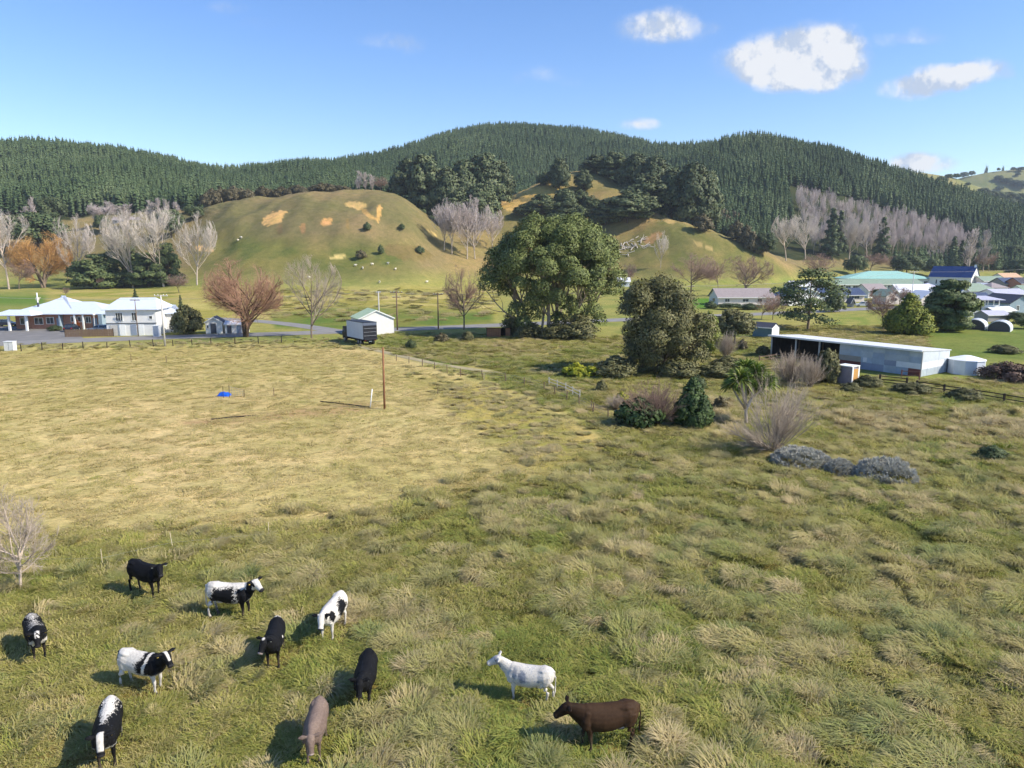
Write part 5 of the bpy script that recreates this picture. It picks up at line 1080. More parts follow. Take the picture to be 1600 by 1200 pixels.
# ---------------------------------------------------------------- sheep on the hill foot
WOOL = plain('wool', srgb(226, 216, 196), .95, .1, 6); FACE = plain('sheep_face', srgb(200, 186, 164), .9, .1)
def sheep_mesh():
    m = MB(); m.tube([(-.55, 0, .62), (-.46, 0, .64), (-.1, 0, .66), (.3, 0, .66), (.5, 0, .68), (.58, 0, .70)], [.08, .26, .32, .31, .22, .08], 10)
    m.tube([(.42, 0, .74), (.62, 0, .88), (.82, 0, .84), (.92, 0, .76)], [.15, .12, .10, .06], 8)
    for x in (-.38, .34):
        for y in (-.15, .15): m.tube([(x, y, .5), (x + .02, y, .0)], [.08, .045], 6)
    for y in (-1, 1): m.tube([(.66, y * .08, .93), (.64, y * .24, .92)], [.05, .02], 5)
    return m.mesh('sheep', WOOL, True)
SM = sheep_mesh()
for i, (x, y, lb) in enumerate([(555, 417, 'sheep grazing, leftmost of the five below the grey-brown bush'), (567, 421, 'sheep grazing lowest of the five below the grey-brown bush'), (582, 415, 'sheep grazing in the middle below the grey-brown bush'), (606, 414, 'sheep grazing below the upright dark bush'), (618, 423, 'sheep grazing right of the others on the hill foot'),
    (483, 436, 'sheep seen through the grey leafless tree'), (593, 443, 'sheep on the yellow flat above the white garage'), (667, 443, 'sheep on the yellow flat left of the round-headed tree'), (377, 373, 'sheep on the left flank of the grassy hill, upper'), (372, 377, 'sheep on the left flank of the grassy hill, lower'), (59, 470, 'sheep on the bright green grass behind the motel')]):
    P = hit(x, y); o = tag(obj('sheep', SM), lb, 'sheep', 'sheep grazing'); o.location = P; o.rotation_euler.z = (i * 1.9) % 6.28; o.scale = (1.1,) * 3
# ---------------------------------------------------------------- cattle
def loft(m, C, ry, rz, n=14, upv=(0, 0, 1)):
    """closed tube with elliptical rings square to its path"""
    C = [Vector(c) for c in C]; vs = []; fs = []
    for i, c in enumerate(C):
        t = (C[min(i + 1, len(C) - 1)] - C[max(i - 1, 0)]).normalized(); s = Vector(upv).cross(t)
        if s.length < .1: s = Vector((0, 1, 0)).cross(t).cross(t) if abs(t.y) < .9 else Vector((1, 0, 0))
        if abs(t.z) > .9: s = Vector((0, 1, 0))
        s = (s - t * s.dot(t)).normalized(); u_ = t.cross(s)
        for k in range(n):
            a = 2 * math.pi * k / n; vs.append(c + s * math.cos(a) * ry[i] + u_ * math.sin(a) * rz[i])
    for i in range(len(C) - 1):
        for k in range(n): fs.append((i * n + k, i * n + (k + 1) % n, (i + 1) * n + (k + 1) % n, (i + 1) * n + k))
    fs += [tuple(range(n))[::-1], tuple(range((len(C) - 1) * n, len(C) * n))]; m.add(vs, fs)
def cow_shape(yaw=0.0, poll_z=1.36, nose_drop=.30, step=(0, 0, 0, 0), fat=1.0, seed=0):
    """one animal in its own frame: X forward, feet on z = 0. Returns mesh builder and head frame"""
    rng = np.random.default_rng(seed); m = MB()
    X = [-.86, -.82, -.72, -.55, -.35, -.1, .15, .38, .56, .70, .80, .86]
    top = [1.14, 1.27, 1.33, 1.345, 1.32, 1.29, 1.28, 1.30, 1.32, 1.29, 1.22, 1.12]; bot = [1.00, .84, .76, .72, .62, .545, .53, .545, .57, .66, .78, .92]
    hw = [.05, .14, .24, .31, .30, .335, .345, .315, .265, .22, .165, .08]; vs = []; fs = []; n = 20
    for x, tz, bz, w in zip(X, top, bot, hw):
        zc = (tz + bz) / 2; hh = (tz - bz) / 2
        for k in range(n):
            a = 2 * math.pi * k / n; ca, sa = math.cos(a), math.sin(a); e = .78
            yv = math.copysign(abs(ca) ** e, ca) * w * fat; zv = math.copysign(abs(sa) ** .95, sa) * hh
            if sa > 0: yv *= 1 - .38 * sa ** 1.6 * (1.15 if x < -.3 else .85)
            vs.append((x, yv, zc + zv))
    for i in range(len(X) - 1):
        for k in range(n): fs.append((i * n + k, (i + 1) * n + k, (i + 1) * n + (k + 1) % n, i * n + (k + 1) % n))
    fs += [tuple(range(n)), tuple(range((len(X) - 1) * n, len(X) * n))[::-1]]; m.add(vs, fs)
    # hip bones and shoulder blades, just breaking the outline
    for sy in (-1, 1):
        loft(m, [(-.76, sy * .07, 1.20), (-.62, sy * .12, 1.215), (-.50, sy * .135, 1.22), (-.34, sy * .11, 1.20), (-.12, sy * .06, 1.16)], [.05, .085, .10, .08, .04], [.05, .065, .075, .06, .04], 10)
        loft(m, [(.62, sy * .18, .72), (.58, sy * .195, .92), (.52, sy * .16, 1.14), (.48, sy * .08, 1.24)], [.10, .10, .07, .03], [.12, .15, .11, .05], 10)
    # neck and head
    nb = Vector((.64, 0, 1.06)); R = Matrix.Rotation(yaw, 3, 'Z'); R2 = Matrix.Rotation(yaw * 1.55, 3, 'Z')
    poll = nb + R @ Vector((.40, 0, poll_z - 1.06)); mid = nb.lerp(poll, .55) + Vector((0, 0, -.015))
    loft(m, [nb + Vector((-.14, 0, -.02)), nb + Vector((.04, 0, -.01)), mid, poll], [.20, .185, .145, .105], [.27, .265, .215, .15], 16)
    loft(m, [nb + Vector((.06, 0, -.24)), mid + Vector((0, 0, -.19)), poll + Vector((0, 0, -.11))], [.05, .045, .04], [.12, .09, .07], 8)
    hd = R2 @ Vector((math.cos(math.asin(min(.95, nose_drop / .46))), 0, -nose_drop / .46)); hs_ = poll + Vector((0, 0, .03)) - hd * .06
    loft(m, [hs_ - hd * .03, hs_ + hd * .05, hs_ + hd * .16, hs_ + hd * .29, hs_ + hd * .41, hs_ + hd * .49, hs_ + hd * .53], [.08, .134, .140, .108, .09, .102, .065], [.085, .14, .155, .132, .10, .09, .06], 16)
    sd_ = R2 @ Vector((0, 1, 0)); upn = hd.cross(sd_); upn = -upn if upn.z < 0 else upn
    ears = []
    for sy in (-1, 1):
        b = hs_ + hd * .03 + sd_ * sy * .10 + upn * .06; e = b + sd_ * sy * .25 + Vector((0, 0, .015 + rng.uniform(-.03, .03))); mm = b.lerp(e, .55)
        loft(m, [b, mm, e], [.04, .078, .014], [.028, .030, .012], 8, upv=tuple(upn)); ears.append((mm, e))
        eye = hs_ + hd * .15 + sd_ * sy * .118 + upn * .045; ears[-1] = ears[-1] + (eye,)
    # legs
    s0, s1, s2, s3 = step
    for sy, st in ((-1, s0), (1, s1)):
        y = sy * .165; loft(m, [(.54, y, .95), (.53, y, .80), (.50, y * 1.02, .66), (.51 + st * .5, y, .52), (.525 + st * .75, y, .385), (.515 + st, y, .26), (.505 + st, y, .13), (.525 + st, y, .075), (.545 + st, y, -.005)],
                            [.10, .10, .082, .058, .052, .036, .038, .046, .055], [.15, .145, .115, .070, .058, .042, .044, .052, .066], 10)
    for sy, st in ((-1, s2), (1, s3)):
        y = sy * .155; loft(m, [(-.58, y, 1.08), (-.56, y * 1.1, .90), (-.53, y * 1.12, .74), (-.62 + st * .4, y * 1.02, .58), (-.72 + st * .6, y, .48), (-.715 + st * .8, y, .34), (-.70 + st, y, .14), (-.675 + st, y, .075), (-.655 + st, y, -.005)],
                            [.13, .13, .108, .068, .052, .036, .038, .046, .055], [.22, .215, .17, .098, .066, .046, .044, .052, .066], 10)
    # udder and tail
    loft(m, [(-.50, 0, .70), (-.42, 0, .60), (-.30, 0, .60), (-.22, 0, .66)], [.05, .11, .10, .04], [.05, .10, .09, .04], 10)
    tx = rng.uniform(-.03, .03); loft(m, [(-.78, 0, 1.22), (-.87, tx, 1.20), (-.905, tx, 1.0), (-.90, tx, .78), (-.89, tx, .62), (-.885, tx, .48), (-.88, tx, .38)], [.04, .034, .024, .021, .030, .036, .014], [.04, .034, .024, .021, .030, .036, .014], 8)
    return m, dict(head=hs_, hd=hd, sd=sd_, up=upn, ears=ears)
def sm(a, b, x): t = np.clip((x - a) / (b - a), 0, 1); return t * t * (3 - 2 * t)
def cow_colours(V, fr, kind, seed):
    """the coat: patches with ragged, roaned edges in the animal's own frame"""
    x, y, z = V[:, 0], V[:, 1], V[:, 2]; off = seed * 7.3
    nz1 = np.array([mnoise.noise((a * 3 + off, b * 3, c * 3)) for a, b, c in V]); nz2 = np.array([mnoise.noise((a * 16 + off, b * 16, c * 16)) for a, b, c in V]); nz3 = np.array([mnoise.noise((a * 38 + off, b * 38, c * 38)) for a, b, c in V])
    rag = .18 * nz1 + .15 * nz2 + .16 * nz3
    h0 = np.array(fr['head']); hd = np.array(fr['hd']); sdv = np.array(fr['sd']); up = np.array(fr['up']); hv = V - h0; u = hv @ hd; s_ = hv @ sdv; w = hv @ up
    head = (u > -.06) & (np.abs(s_) < .34) & (np.abs(w) < .24) & (x > .8); head = head.astype(float)
    Bk = np.array([.008, .008, .009]); Wt = np.array([.62, .575, .50]); Tp = np.array([.20, .145, .115]); Br = np.array([.046, .025, .013])
    neckf = sm(.58, .75, x)
    if kind == 'black': wt = np.zeros(len(V)); base, alt = Bk, Wt; wt = sm(.45, .2, np.hypot((x + .42) / .22, (z - .56) / .10)) * .7
    elif kind == 'lineback':
        base, alt = Bk, Wt; wt = sm(1.16, 1.22, z + rag * .5) * (x < .7); wt = np.maximum(wt, sm(.64, .58, z + rag * .5) * (x > -.5) * (x < .45)); wt = np.maximum(wt, sm(-.50, -.60, x + rag * .8)); wt = np.maximum(wt, (np.abs(x - .30 + rag * .6) < .045) * .8)
        wt = np.maximum(wt, head * sm(.48, .44, u) * (np.abs(s_) < .12)); wt = np.maximum(wt, sm(.78, .70, z) * (x > .62) * (np.abs(y) < .12)); wt = wt * (1 - ((x > .40) & (x < .62) & (z < .75) & (np.abs(y) > .08)))
    elif kind == 'magpie':
        base, alt = Wt, Bk; wt = sm(1.0, .75, np.hypot((x + .12) / .42, (z - .97) / .30) + rag * 1.6) ; wt = np.maximum(wt, sm(1.0, .75, np.hypot((x - .60) / .16, (z - .98) / .26) + rag * 1.5)); wt = wt * (np.abs(y) > .10); wt = np.maximum(wt, head * (np.abs(s_) > .12))
    elif kind == 'rumpspot':
        base, alt = Bk, Wt; wt = sm(-.60, -.70, x + rag * .5) * sm(1.12, 1.18, z); wt = np.maximum(wt, sm(.72, .64, z + rag) * (x < .30) * (x > -.8) * (z > .5)); wt = np.maximum(wt, head * sm(.07, .03, np.hypot(s_, (u - .05))) ); wt = np.maximum(wt, sm(.06, .03, np.hypot(x - .2, (z - 1.0))) * (y > 0)); wt = np.maximum(wt, head * sm(.47, .50, u) * .8)
    elif kind == 'whiteback':
        base, alt = Bk, Wt; wt = sm(.15, .10, np.abs(y) + rag * 1.3) * (z > 1.1) * (x < .48) * (x > -.62) * (.45 + .55 * sm(-.15, .25, nz2 + nz1)); wt = np.maximum(wt, head * sm(.085, .06, np.abs(s_)) * sm(.25, .20, u) * sm(-.2, .2, nz2 + .15)); wt = np.maximum(wt, sm(.86, .74, z + rag * .6) * (x > .60) * (z > .55))
    elif kind == 'front_black':
        base, alt = Wt, Bk; wt = sm(-.06, .04, x + rag * .6 - .22 * sm(1.0, 1.3, z)) * sm(.60, .74, z + rag * .4); wt *= 1 - .95 * (np.abs(x - .32 - .30 * (z - 1.0) + rag * .2) < .055) * (z > .7); wt = np.maximum(wt, sm(-.72, -.80, x + rag * .3) * sm(.85, 1.0, z)); wt = np.maximum(wt, neckf * (z > .78))
        wt = np.where(head > 0, np.where((np.abs(s_) < .045 + .02 * nz1) & (u < .36), 0, 1), wt); wt = np.where((head > 0) & (u > .49), 0, wt)
    elif kind == 'stripe':
        base, alt = Bk, Wt; wt = sm(.20, .15, np.abs(y) + rag * .7 + .12 * (x > .1) * sm(0, .3, x)) * (z > 1.0) * (x < .58); wt = np.maximum(wt, head * sm(.085, .07, np.abs(s_)) * sm(.42, .38, u)); wt = np.maximum(wt, sm(.80, .72, z + rag * .5) * (x > .60) * (z > .5)); wt = np.maximum(wt, sm(-.70, -.8, x))
    elif kind == 'taupe': base, alt = Tp, Tp * np.array([.62, .6, .6]); wt = .45 * sm(-.2, .5, nz1) + .6 * sm(.80, .45, z) + .55 * head * sm(.10, .40, u) + .5 * head * (np.abs(s_) > .13) + .35 * sm(.10, .22, np.abs(y)) * (z < 1.15)  # underside and flanks darkened, shading painted into the coat
    elif kind == 'blue_white':
        base, alt = Wt, np.array([.20, .22, .26]); wt = sm(1.0, .5, np.hypot((x - .16) / .18, (z - 1.0) / .22) + rag * 1.5) * .95; wt = np.maximum(wt, sm(1.0, .5, np.hypot((x - .45) / .10, (z - 1.05) / .24) + rag * 1.4) * .7); wt = np.maximum(wt, sm(.1, .45, nz2 + .4 * nz3) * .5 * (z > .7)); wt = np.maximum(wt, sm(1.0, .6, np.hypot((x + .38) / .06, (z - .92) / .06)) * .8); wt = np.maximum(wt, head * (np.hypot(u - .14, (np.abs(s_) - .09)) < .06) * .8); wt = np.maximum(wt, head * sm(.42, .36, u) * (np.abs(s_) < .05) * .5)
    else: base, alt = Br, Br * .35; wt = sm(.45, .95, x + .15 * nz1) * .8 + .4 * sm(.55, .3, z)
    wt = np.clip(wt, 0, 1)[:, None]; C = base * (1 - wt) + alt * wt
    if kind == 'brown': k = (sm(.06, .02, np.abs(z - .60 - .10 * np.clip(-x - .1, 0, 1))) * (x < -.15) * (x > -.5) * (np.abs(y) > .05))[:, None]; C = C * (1 - k) + np.array([.5, .45, .4]) * k
    hoof = sm(.075, .06, z)[:, None]; C = C * (1 - hoof) + np.array([.045, .038, .032]) * hoof
    nose = (head * sm(.475, .495, u))[:, None]; nc_ = np.array([.03, .028, .03]) if kind not in ('taupe', 'blue_white', 'rumpspot') else (np.array([.42, .33, .30])); C = C * (1 - nose) + nc_ * nose
    mud = (sm(.62, .12, z) * np.clip(.45 + 1.1 * nz1 + .6 * nz2, 0, 1) * .65)[:, None]; C = C * (1 - mud) + np.array([.13, .10, .065]) * mud
    C = C * (1 + .22 * nz2 + .20 * nz1)[:, None]
    return np.clip(C, .004, .9)
t = NT('cow_hide'); vcn = t.new('ShaderNodeVertexColor', layer_name='Col').outputs[0]; nf_ = t.noise(60, 3, .6); t.link(t.mix(1.0, vcn, t.ramp(nf_, [(.3, (.82, .82, .82)), (.7, (1.15, 1.15, 1.15))]), 'MULTIPLY'), t.b.inputs['Base Color']); t.rough(.7, .12); t.bump(nf_, .1, .006)
HIDE = t.m; EYE = plain('cow_eye', (.008, .007, .007), .15, .1, spec=.6); TAGM = {'y': plain('ear_tag_yellow', srgb(236, 196, 90), .5, .05), 'w': plain('ear_tag_white', srgb(236, 232, 220), .5, .05)}
COWS = [  # image points of the rump top and the withers, coat, head yaw, poll height, nose drop, stance, label
    ((206, 877), (240, 886), 'black', -.35, 1.34, .26, (.06, -.05, -.04, .08), 'black cow standing farthest back, left of the white-backed black-sided one'),
    ((325, 914), (384, 915.5), 'lineback', -.35, 1.38, .22, (.0, .08, -.06, .10), 'black-sided cow with white back and white face, standing side on'),
    ((533, 925), (510, 950), 'magpie', .15, 1.18, .38, (.10, -.02, .0, .08), 'white cow with black side patches and lowered head, facing the camera'),
    ((433, 963), (424, 991), 'rumpspot', -.30, 1.34, .34, (.03, -.05, .05, -.05), 'black cow with a white patch over its tail and a white forehead mark'),
    ((47, 957), (56, 977), 'whiteback', -.12, 1.18, .36, (.04, -.04, -.10, .02), 'black cow with broken white along its back at the left edge'),
    ((191, 1015), (242, 1023), 'front_black', -.30, 1.38, .26, (.04, -.03, -.06, .06), 'white cow with black shoulders and head, side on, at lower left'),
    ((173, 1092), (161, 1135), 'stripe', .05, 1.22, .36, (.05, -.04, .04, -.05), 'cow with a broad white back stripe between black flanks, nearest the lower left'),
    ((576, 1014), (567, 1048), 'black', -.03, 1.24, .40, (-.05, .06, .05, -.05), 'all black cow facing the camera behind the taupe one'),
    ((499, 1085), (487, 1125), 'taupe', .12, 1.14, .38, (.04, -.04, .0, .05), 'taupe brown cow facing the camera at bottom centre'),
    ((858, 1041), (806, 1033), 'blue_white', .10, 1.36, .22, (.10, .0, -.10, .08), 'white cow with faint blue-grey speckled side, walking left'),
    ((992, 1101), (916, 1106), 'brown', .0, 1.24, .26, (.10, -.06, -.08, .10), 'dark brown cow standing side on at bottom centre-right')]
tmp = []
COW_XY = []
for i, (pr_, pw_, kd, yaw, pz, nd, stp, lb) in enumerate(COWS):
    m, fr = cow_shape(yaw, pz, nd, stp, fat=1.0 + .04 * ((i * 37) % 5 - 2) / 2, seed=i); o = obj('cow_base', m.mesh('cow_base'))
    md = o.modifiers.new('r', 'REMESH'); md.mode = 'VOXEL'; md.voxel_size = .0185; sm_ = o.modifiers.new('s', 'SMOOTH'); sm_.factor = .5; sm_.iterations = 5; tmp.append((o, fr))
dg = bpy.context.evaluated_depsgraph_get(); dg.update()
for i, ((o, fr), (pr_, pw_, kd, yaw, pz, nd, stp, lb)) in enumerate(zip(tmp, COWS)):
    me = bpy.data.meshes.new_from_object(o.evaluated_get(dg)); me.name = 'cow'; n = len(me.vertices); V = np.zeros(n * 3, np.float32); me.vertices.foreach_get('co', V); V = V.reshape(-1, 3).astype(float)
    set_col(me, cow_colours(V, fr, kd, i)); me.polygons.foreach_set('use_smooth', np.ones(len(me.polygons), bool)); me.materials.clear(); me.materials.append(HIDE)
    ga, gb = Vector(G(*pr_, 1.34)), Vector(G(*pw_, 1.34)); dv_ = gb - ga; s = min(1.12, max(.98, dv_.length / 1.24)); print('cow', i, round(dv_.length / 1.24, 2)); ang_ = math.atan2(dv_.y, dv_.x); P = (ga + gb) / 2 + dv_.normalized() * .10; COW_XY.append((P.x, P.y))
    c = tag(empty('cow', (P.x, P.y, float(terrain_macro(P.x, P.y)) + .0), ang_), lb, 'cow', 'cattle in the rank grass'); c.scale = (s, s, s); obj('body', me, c)
    for k, (mm, e, eye) in enumerate(fr['ears']):
        b = MB(); q_ = eye; b.tube([tuple(q_ - fr['sd'] * .018), tuple(q_), tuple(q_ + fr['sd'] * .018)], [.012, .018, .012], 8); b.build('eye', EYE, c, smooth=True)
        tcol = 'y' if kd in ('lineback', 'stripe', 'whiteback', 'front_black') else 'w'
        if kd in ('blue_white', 'magpie', 'brown', 'taupe') and k: continue
        d_ = (e - mm).normalized(); f_ = fr['hd']; a = mm + f_ * .034; MB().add([tuple(a - d_ * .025 + fr['up'] * .012), tuple(a + d_ * .025 + fr['up'] * .012), tuple(a + d_ * .028 - fr['up'] * .055 + f_ * .015), tuple(a - d_ * .028 - fr['up'] * .055 + f_ * .015)] + [tuple(a - d_ * .025 + fr['up'] * .012 + f_ * .006), tuple(a + d_ * .025 + fr['up'] * .012 + f_ * .006), tuple(a + d_ * .028 - fr['up'] * .055 + f_ * .021), tuple(a - d_ * .028 - fr['up'] * .055 + f_ * .021)],
            [(0, 1, 2, 3), (4, 7, 6, 5), (0, 4, 5, 1), (1, 5, 6, 2), (2, 6, 7, 3), (3, 7, 4, 0)]).build('ear_tag', TAGM[tcol], c)
for o, fr in tmp:
    me = o.data; bpy.data.objects.remove(o); bpy.data.meshes.remove(me)
# ---------------------------------------------------------------- trees and shrubs, each where it stands
leaf_dark = foliage('leaves_dark_evergreen', [(0.2, (0.037, 0.061, 0.024)), (0.55, (0.082, 0.112, 0.044)), (0.9, (0.170, 0.196, 0.085))], var=.4)
leaf_pine = foliage('leaves_old_pine', [(0.2, (0.041, 0.061, 0.027)), (0.55, (0.088, 0.116, 0.048)), (0.9, (0.196, 0.204, 0.099))], var=.35)
leaf_gum = foliage('leaves_gum', [(0.15, (0.058, 0.086, 0.024)), (0.5, (0.130, 0.160, 0.044)), (0.85, (0.245, 0.270, 0.090))], var=.1)
leaf_olive = foliage('leaves_olive', [(0.2, (0.068, 0.072, 0.027)), (0.55, (0.135, 0.132, 0.051)), (0.9, (0.232, 0.210, 0.093))], var=.2)
leaf_bright = foliage('leaves_bright', [(0.2, (0.084, 0.114, 0.018)), (0.55, (0.180, 0.216, 0.036)), (0.9, (0.312, 0.348, 0.060))], var=.2)
leaf_gold = foliage('leaves_golden_conifer', [(0.2, (0.09, 0.12, 0.02)), (0.55, (0.19, 0.22, 0.035)), (0.9, (0.33, 0.32, 0.05))], var=.2)
leaf_mac = foliage('leaves_macrocarpa', [(0.2, (0.045, 0.070, 0.026)), (0.55, (0.099, 0.131, 0.045)), (0.9, (0.192, 0.216, 0.080))], var=.2)
leaf_scrub = foliage('leaves_scrub', [(0.2, (0.065, 0.057, 0.029)), (0.55, (0.127, 0.109, 0.055)), (0.9, (0.215, 0.176, 0.098))], var=.4)
leaf_fir = foliage('leaves_fir', [(0.2, (0.024, 0.048, 0.015)), (0.55, (0.054, 0.093, 0.027)), (0.9, (0.108, 0.150, 0.045))], var=.2)
leaf_silver = foliage('leaves_silver', [(0.2, (0.35, 0.34, 0.29)), (0.55, (0.47, 0.455, 0.385)), (0.9, (0.60, 0.58, 0.49))], var=.1)
leaf_yellow = foliage('leaves_yellow_green', [(0.2, (0.12, 0.14, 0.01)), (0.55, (0.28, 0.29, 0.02)), (0.9, (0.46, 0.44, 0.04))], var=.1)

# -- bare trees on the left flat
VASE = [bare_pair(100 + i, 'vase', 10.0, 6.0, .010, bark_pale, twig_pale) for i in range(3)]
VASEP = [bare_pair(120 + i, 'vase', 10.0, 6.4, .012, bark_pale, twig_pink) for i in range(4)]
LOMB = [bare_pair(140 + i, 'lombardy', 10.0, 2.4, .018, bark_pale, twig_pink) for i in range(2)]
ROUNDB = [bare_pair(150 + i, 'round', 10.0, 9.0, .012, bark_grey, twig_brown) for i in range(2)]
def bare_at(name, label, x, yb, yt, wpx, pairs, base_h=10.0, base_w=6.0, group=None, i=0, d=None, rz=None):
    P = pl(x, d) if d else hit(x, yb); h = height_to(P, yt); w = width_of(P, wpx)
    return put_tree(name, label, P, pairs[i % len(pairs)], group=group, rz=rz if rz is not None else (i * 2.39 + x * .13) % 6.28, s=(w / base_w, w / base_w, h / base_h))
for i, (x, yb, yt, w, lb) in enumerate([
    (14, 452, 318, 80, 'tall pale leafless poplar at the left edge of the valley trees'),
    (122, 448, 330, 62, 'pale leafless poplar standing just right of the golden willow'),
    (208, 450, 322, 80, 'spreading pale leafless poplar in front of the dark conifers, left of a pair'),
    (256, 449, 314, 84, 'tallest pale leafless poplar of the pair above the white motel'),
    (308, 446, 326, 70, 'pale fine-twigged leafless poplar at the foot of the grassy hill')]):
    bare_at('poplar_tree', lb, x, yb, yt, w, VASE, i=i, group='pale bare poplars on the left flat')
wy = bare_pair(161, 'dome', 10, 10, .013, bark_grey, twig_yellow)
bare_at('willow_tree', 'golden orange leafless willow among the grey poplars at far left', 68, 450, 356, 88, [wy], base_w=10)
for i, (x, yb, yt, w, lb) in enumerate([(55, 362, 307, 11, 'slim bare poplar rising beside the rounded green tree at far left'), (45, 362, 322, 14, 'short slim bare poplar left of the rounded green tree'),
    (236, 352, 312, 13, 'leftmost slim bare poplar of the row below the pine forest'), (250, 352, 309, 13, 'second slim bare poplar of the row below the pine forest'),
    (263, 352, 311, 13, 'third slim bare poplar of the row below the pine forest'), (276, 352, 315, 13, 'rightmost slim bare poplar of the row below the pine forest'), (196, 355, 318, 26, 'bare mauve poplar behind the hillside hut')]):
    bare_at('lombardy_poplar', lb, x, yb, yt, w, LOMB, base_w=2.4, i=i, group='slim bare poplars on the left slope')
bare_at('bare_tree', 'round mauve leafless tree on the slope left of the hillside hut', 165, 352, 312, 48, [bare_pair(171, 'round', 10, 9, .02, bark_grey, twig_pink)], base_w=9)
for i, (x, yb, yt, w, lb) in enumerate([(30, 452, 400, 46, 'low grey leafless bush tree under the far left poplar'), (106, 440, 402, 34, 'small brown leafless tree between golden willow and poplar'), (160, 452, 432, 15, 'little brown leafless sapling before the dark conifers'), (103, 462, 448, 14, 'tiny leafless shrub on the bank behind the motel'), (280, 458, 425, 40, 'brown leafless thicket below the rightmost pale poplar')]):
    bare_at('bare_tree', lb, x, yb, yt, w, ROUNDB, base_w=9, i=i)
# -- the central grove
for i, (x, yb, yt, w, lb) in enumerate([(694, 392, 312, 46, 'leftmost pinkish leafless poplar of the central grove'), (706, 398, 304, 52, 'second leafless poplar from the left in the central grove'),
    (730, 405, 302, 56, 'central leafless poplar of the grove, trunk leaning left'), (742, 405, 306, 54, 'rightmost tall leafless poplar of the central grove'), (769, 392, 324, 46, 'shorter leafless poplar behind the right side of the central grove')]):
    bare_at('poplar_tree', lb, x, yb, yt, w, VASEP, base_w=6.4, i=i, group='pinkish bare poplars of the central grove')
for i, (x, lb) in enumerate([(562, 'small bare poplar on the crest of the grassy hill, leftmost of three'), (572, 'bare poplar on the crest of the grassy hill, middle of three'), (582, 'bare poplar on the crest of the grassy hill, rightmost of three')]):
    bare_at('lombardy_poplar', lb, x, 296, 266 + 3 * i, 12, LOMB, base_w=2.4, i=i, group='bare poplars on the crest', d=440)
bare_at('bare_tree', 'low brown leafless bush beside the crest poplars', 595, 300, 274, 26, ROUNDB, base_w=9, d=442)
# -- near the road
wl_ = bare_pair(181, 'dome', 13.5, 15.5, .011, bark_dark, twig_orange, sides=(8, 6, 4, 3)); P = hit(383, 527)
put_tree('willow_tree', 'big orange-brown leafless willow beside the road', P, wl_, rz=.4, s=(width_of(P, 128) / 15.5, width_of(P, 128) / 15.5, height_to(P, 397) / 13.5))
gr = bare_pair(182, 'vase', 15, 11, .011, bark_grey, twig_grey, sides=(8, 6, 4, 3)); P = hit(487, 529)
put_tree('bare_tree', 'tall grey leafless tree between the willow and the truck', P, gr, rz=1.4, s=(width_of(P, 98) / 11, width_of(P, 98) / 11, height_to(P, 393) / 15))
gr2 = bare_pair(183, 'round', 14, 10, .013, bark_grey, twig_brown, sides=(8, 6, 4, 3)); P = hit(725, 516)
put_tree('bare_tree', 'dark round-headed leafless tree left of the great gum tree', P, gr2, rz=.4, s=(width_of(P, 72) / 10, width_of(P, 72) / 10, height_to(P, 412) / 14))
# -- the right: plantation of bare poplars in rows up the slope
rngb = np.random.default_rng(5)
TOPX = [1228, 1262, 1330, 1420, 1480, 1505]; TOPY = [312, 316, 330, 352, 368, 380]
nb_ = 0
for row in range(7):
    for x in np.arange(1246 + row * 4, 1504, 11.5):
        xx = x + rngb.uniform(-5, 5); y0 = np.interp(xx, TOPX, TOPY) + 4; y1 = 402; yb = y0 + (y1 - y0) * (row + .5 + rngb.uniform(-.35, .35)) / 7
        if row >= 4 and 1290 < xx < 1310: continue
        P = hit(xx, yb)
        if not (440 < P.y < 800): continue
        hh_ = rngb.uniform(17, 22) * (1.0 if xx > 1280 else 1.15); k = int(rngb.integers(0, 4)); nb_ += 1
        put_tree('poplar_tree', 'mauve leafless poplar in the mass on the slope above the town', P, VASEP[k], group='bare poplars massed above the town', rz=rngb.uniform(0, 6.28), s=(hh_ * .050, hh_ * .050, hh_ / 10))
for i, (x, yb, yt, w, lb) in enumerate([(1228, 408, 330, 50, 'pale leafless poplar at the left edge of the bare poplar mass'), (1258, 406, 330, 56, 'large pale leafless poplar near the left of the bare poplar mass'),
        (1326, 408, 336, 50, 'leafless poplar with a clear stem right of the dark pines'), (1354, 406, 338, 52, 'leafless poplar standing in front of the mauve mass, beside the lone dark pine')]):
    bare_at('poplar_tree', lb, x, yb, yt, w, VASE, i=i, group='pale bare poplars in front of the mass')
for i, (x, yb, yt, w, lb) in enumerate([(1513, 424, 356, 22, 'tall slim bare poplar behind the church, left of two'), (1536, 424, 358, 18, 'tall slim bare poplar behind the church, right of two'), (1470, 420, 372, 16, 'slim bare poplar left of the church roof'), (1455, 420, 372, 14, 'slim bare poplar above the dark round garden trees')]):
    bare_at('lombardy_poplar', lb, x, yb, yt, w, LOMB, base_w=2.4, i=i, group='slim bare poplars behind the church')
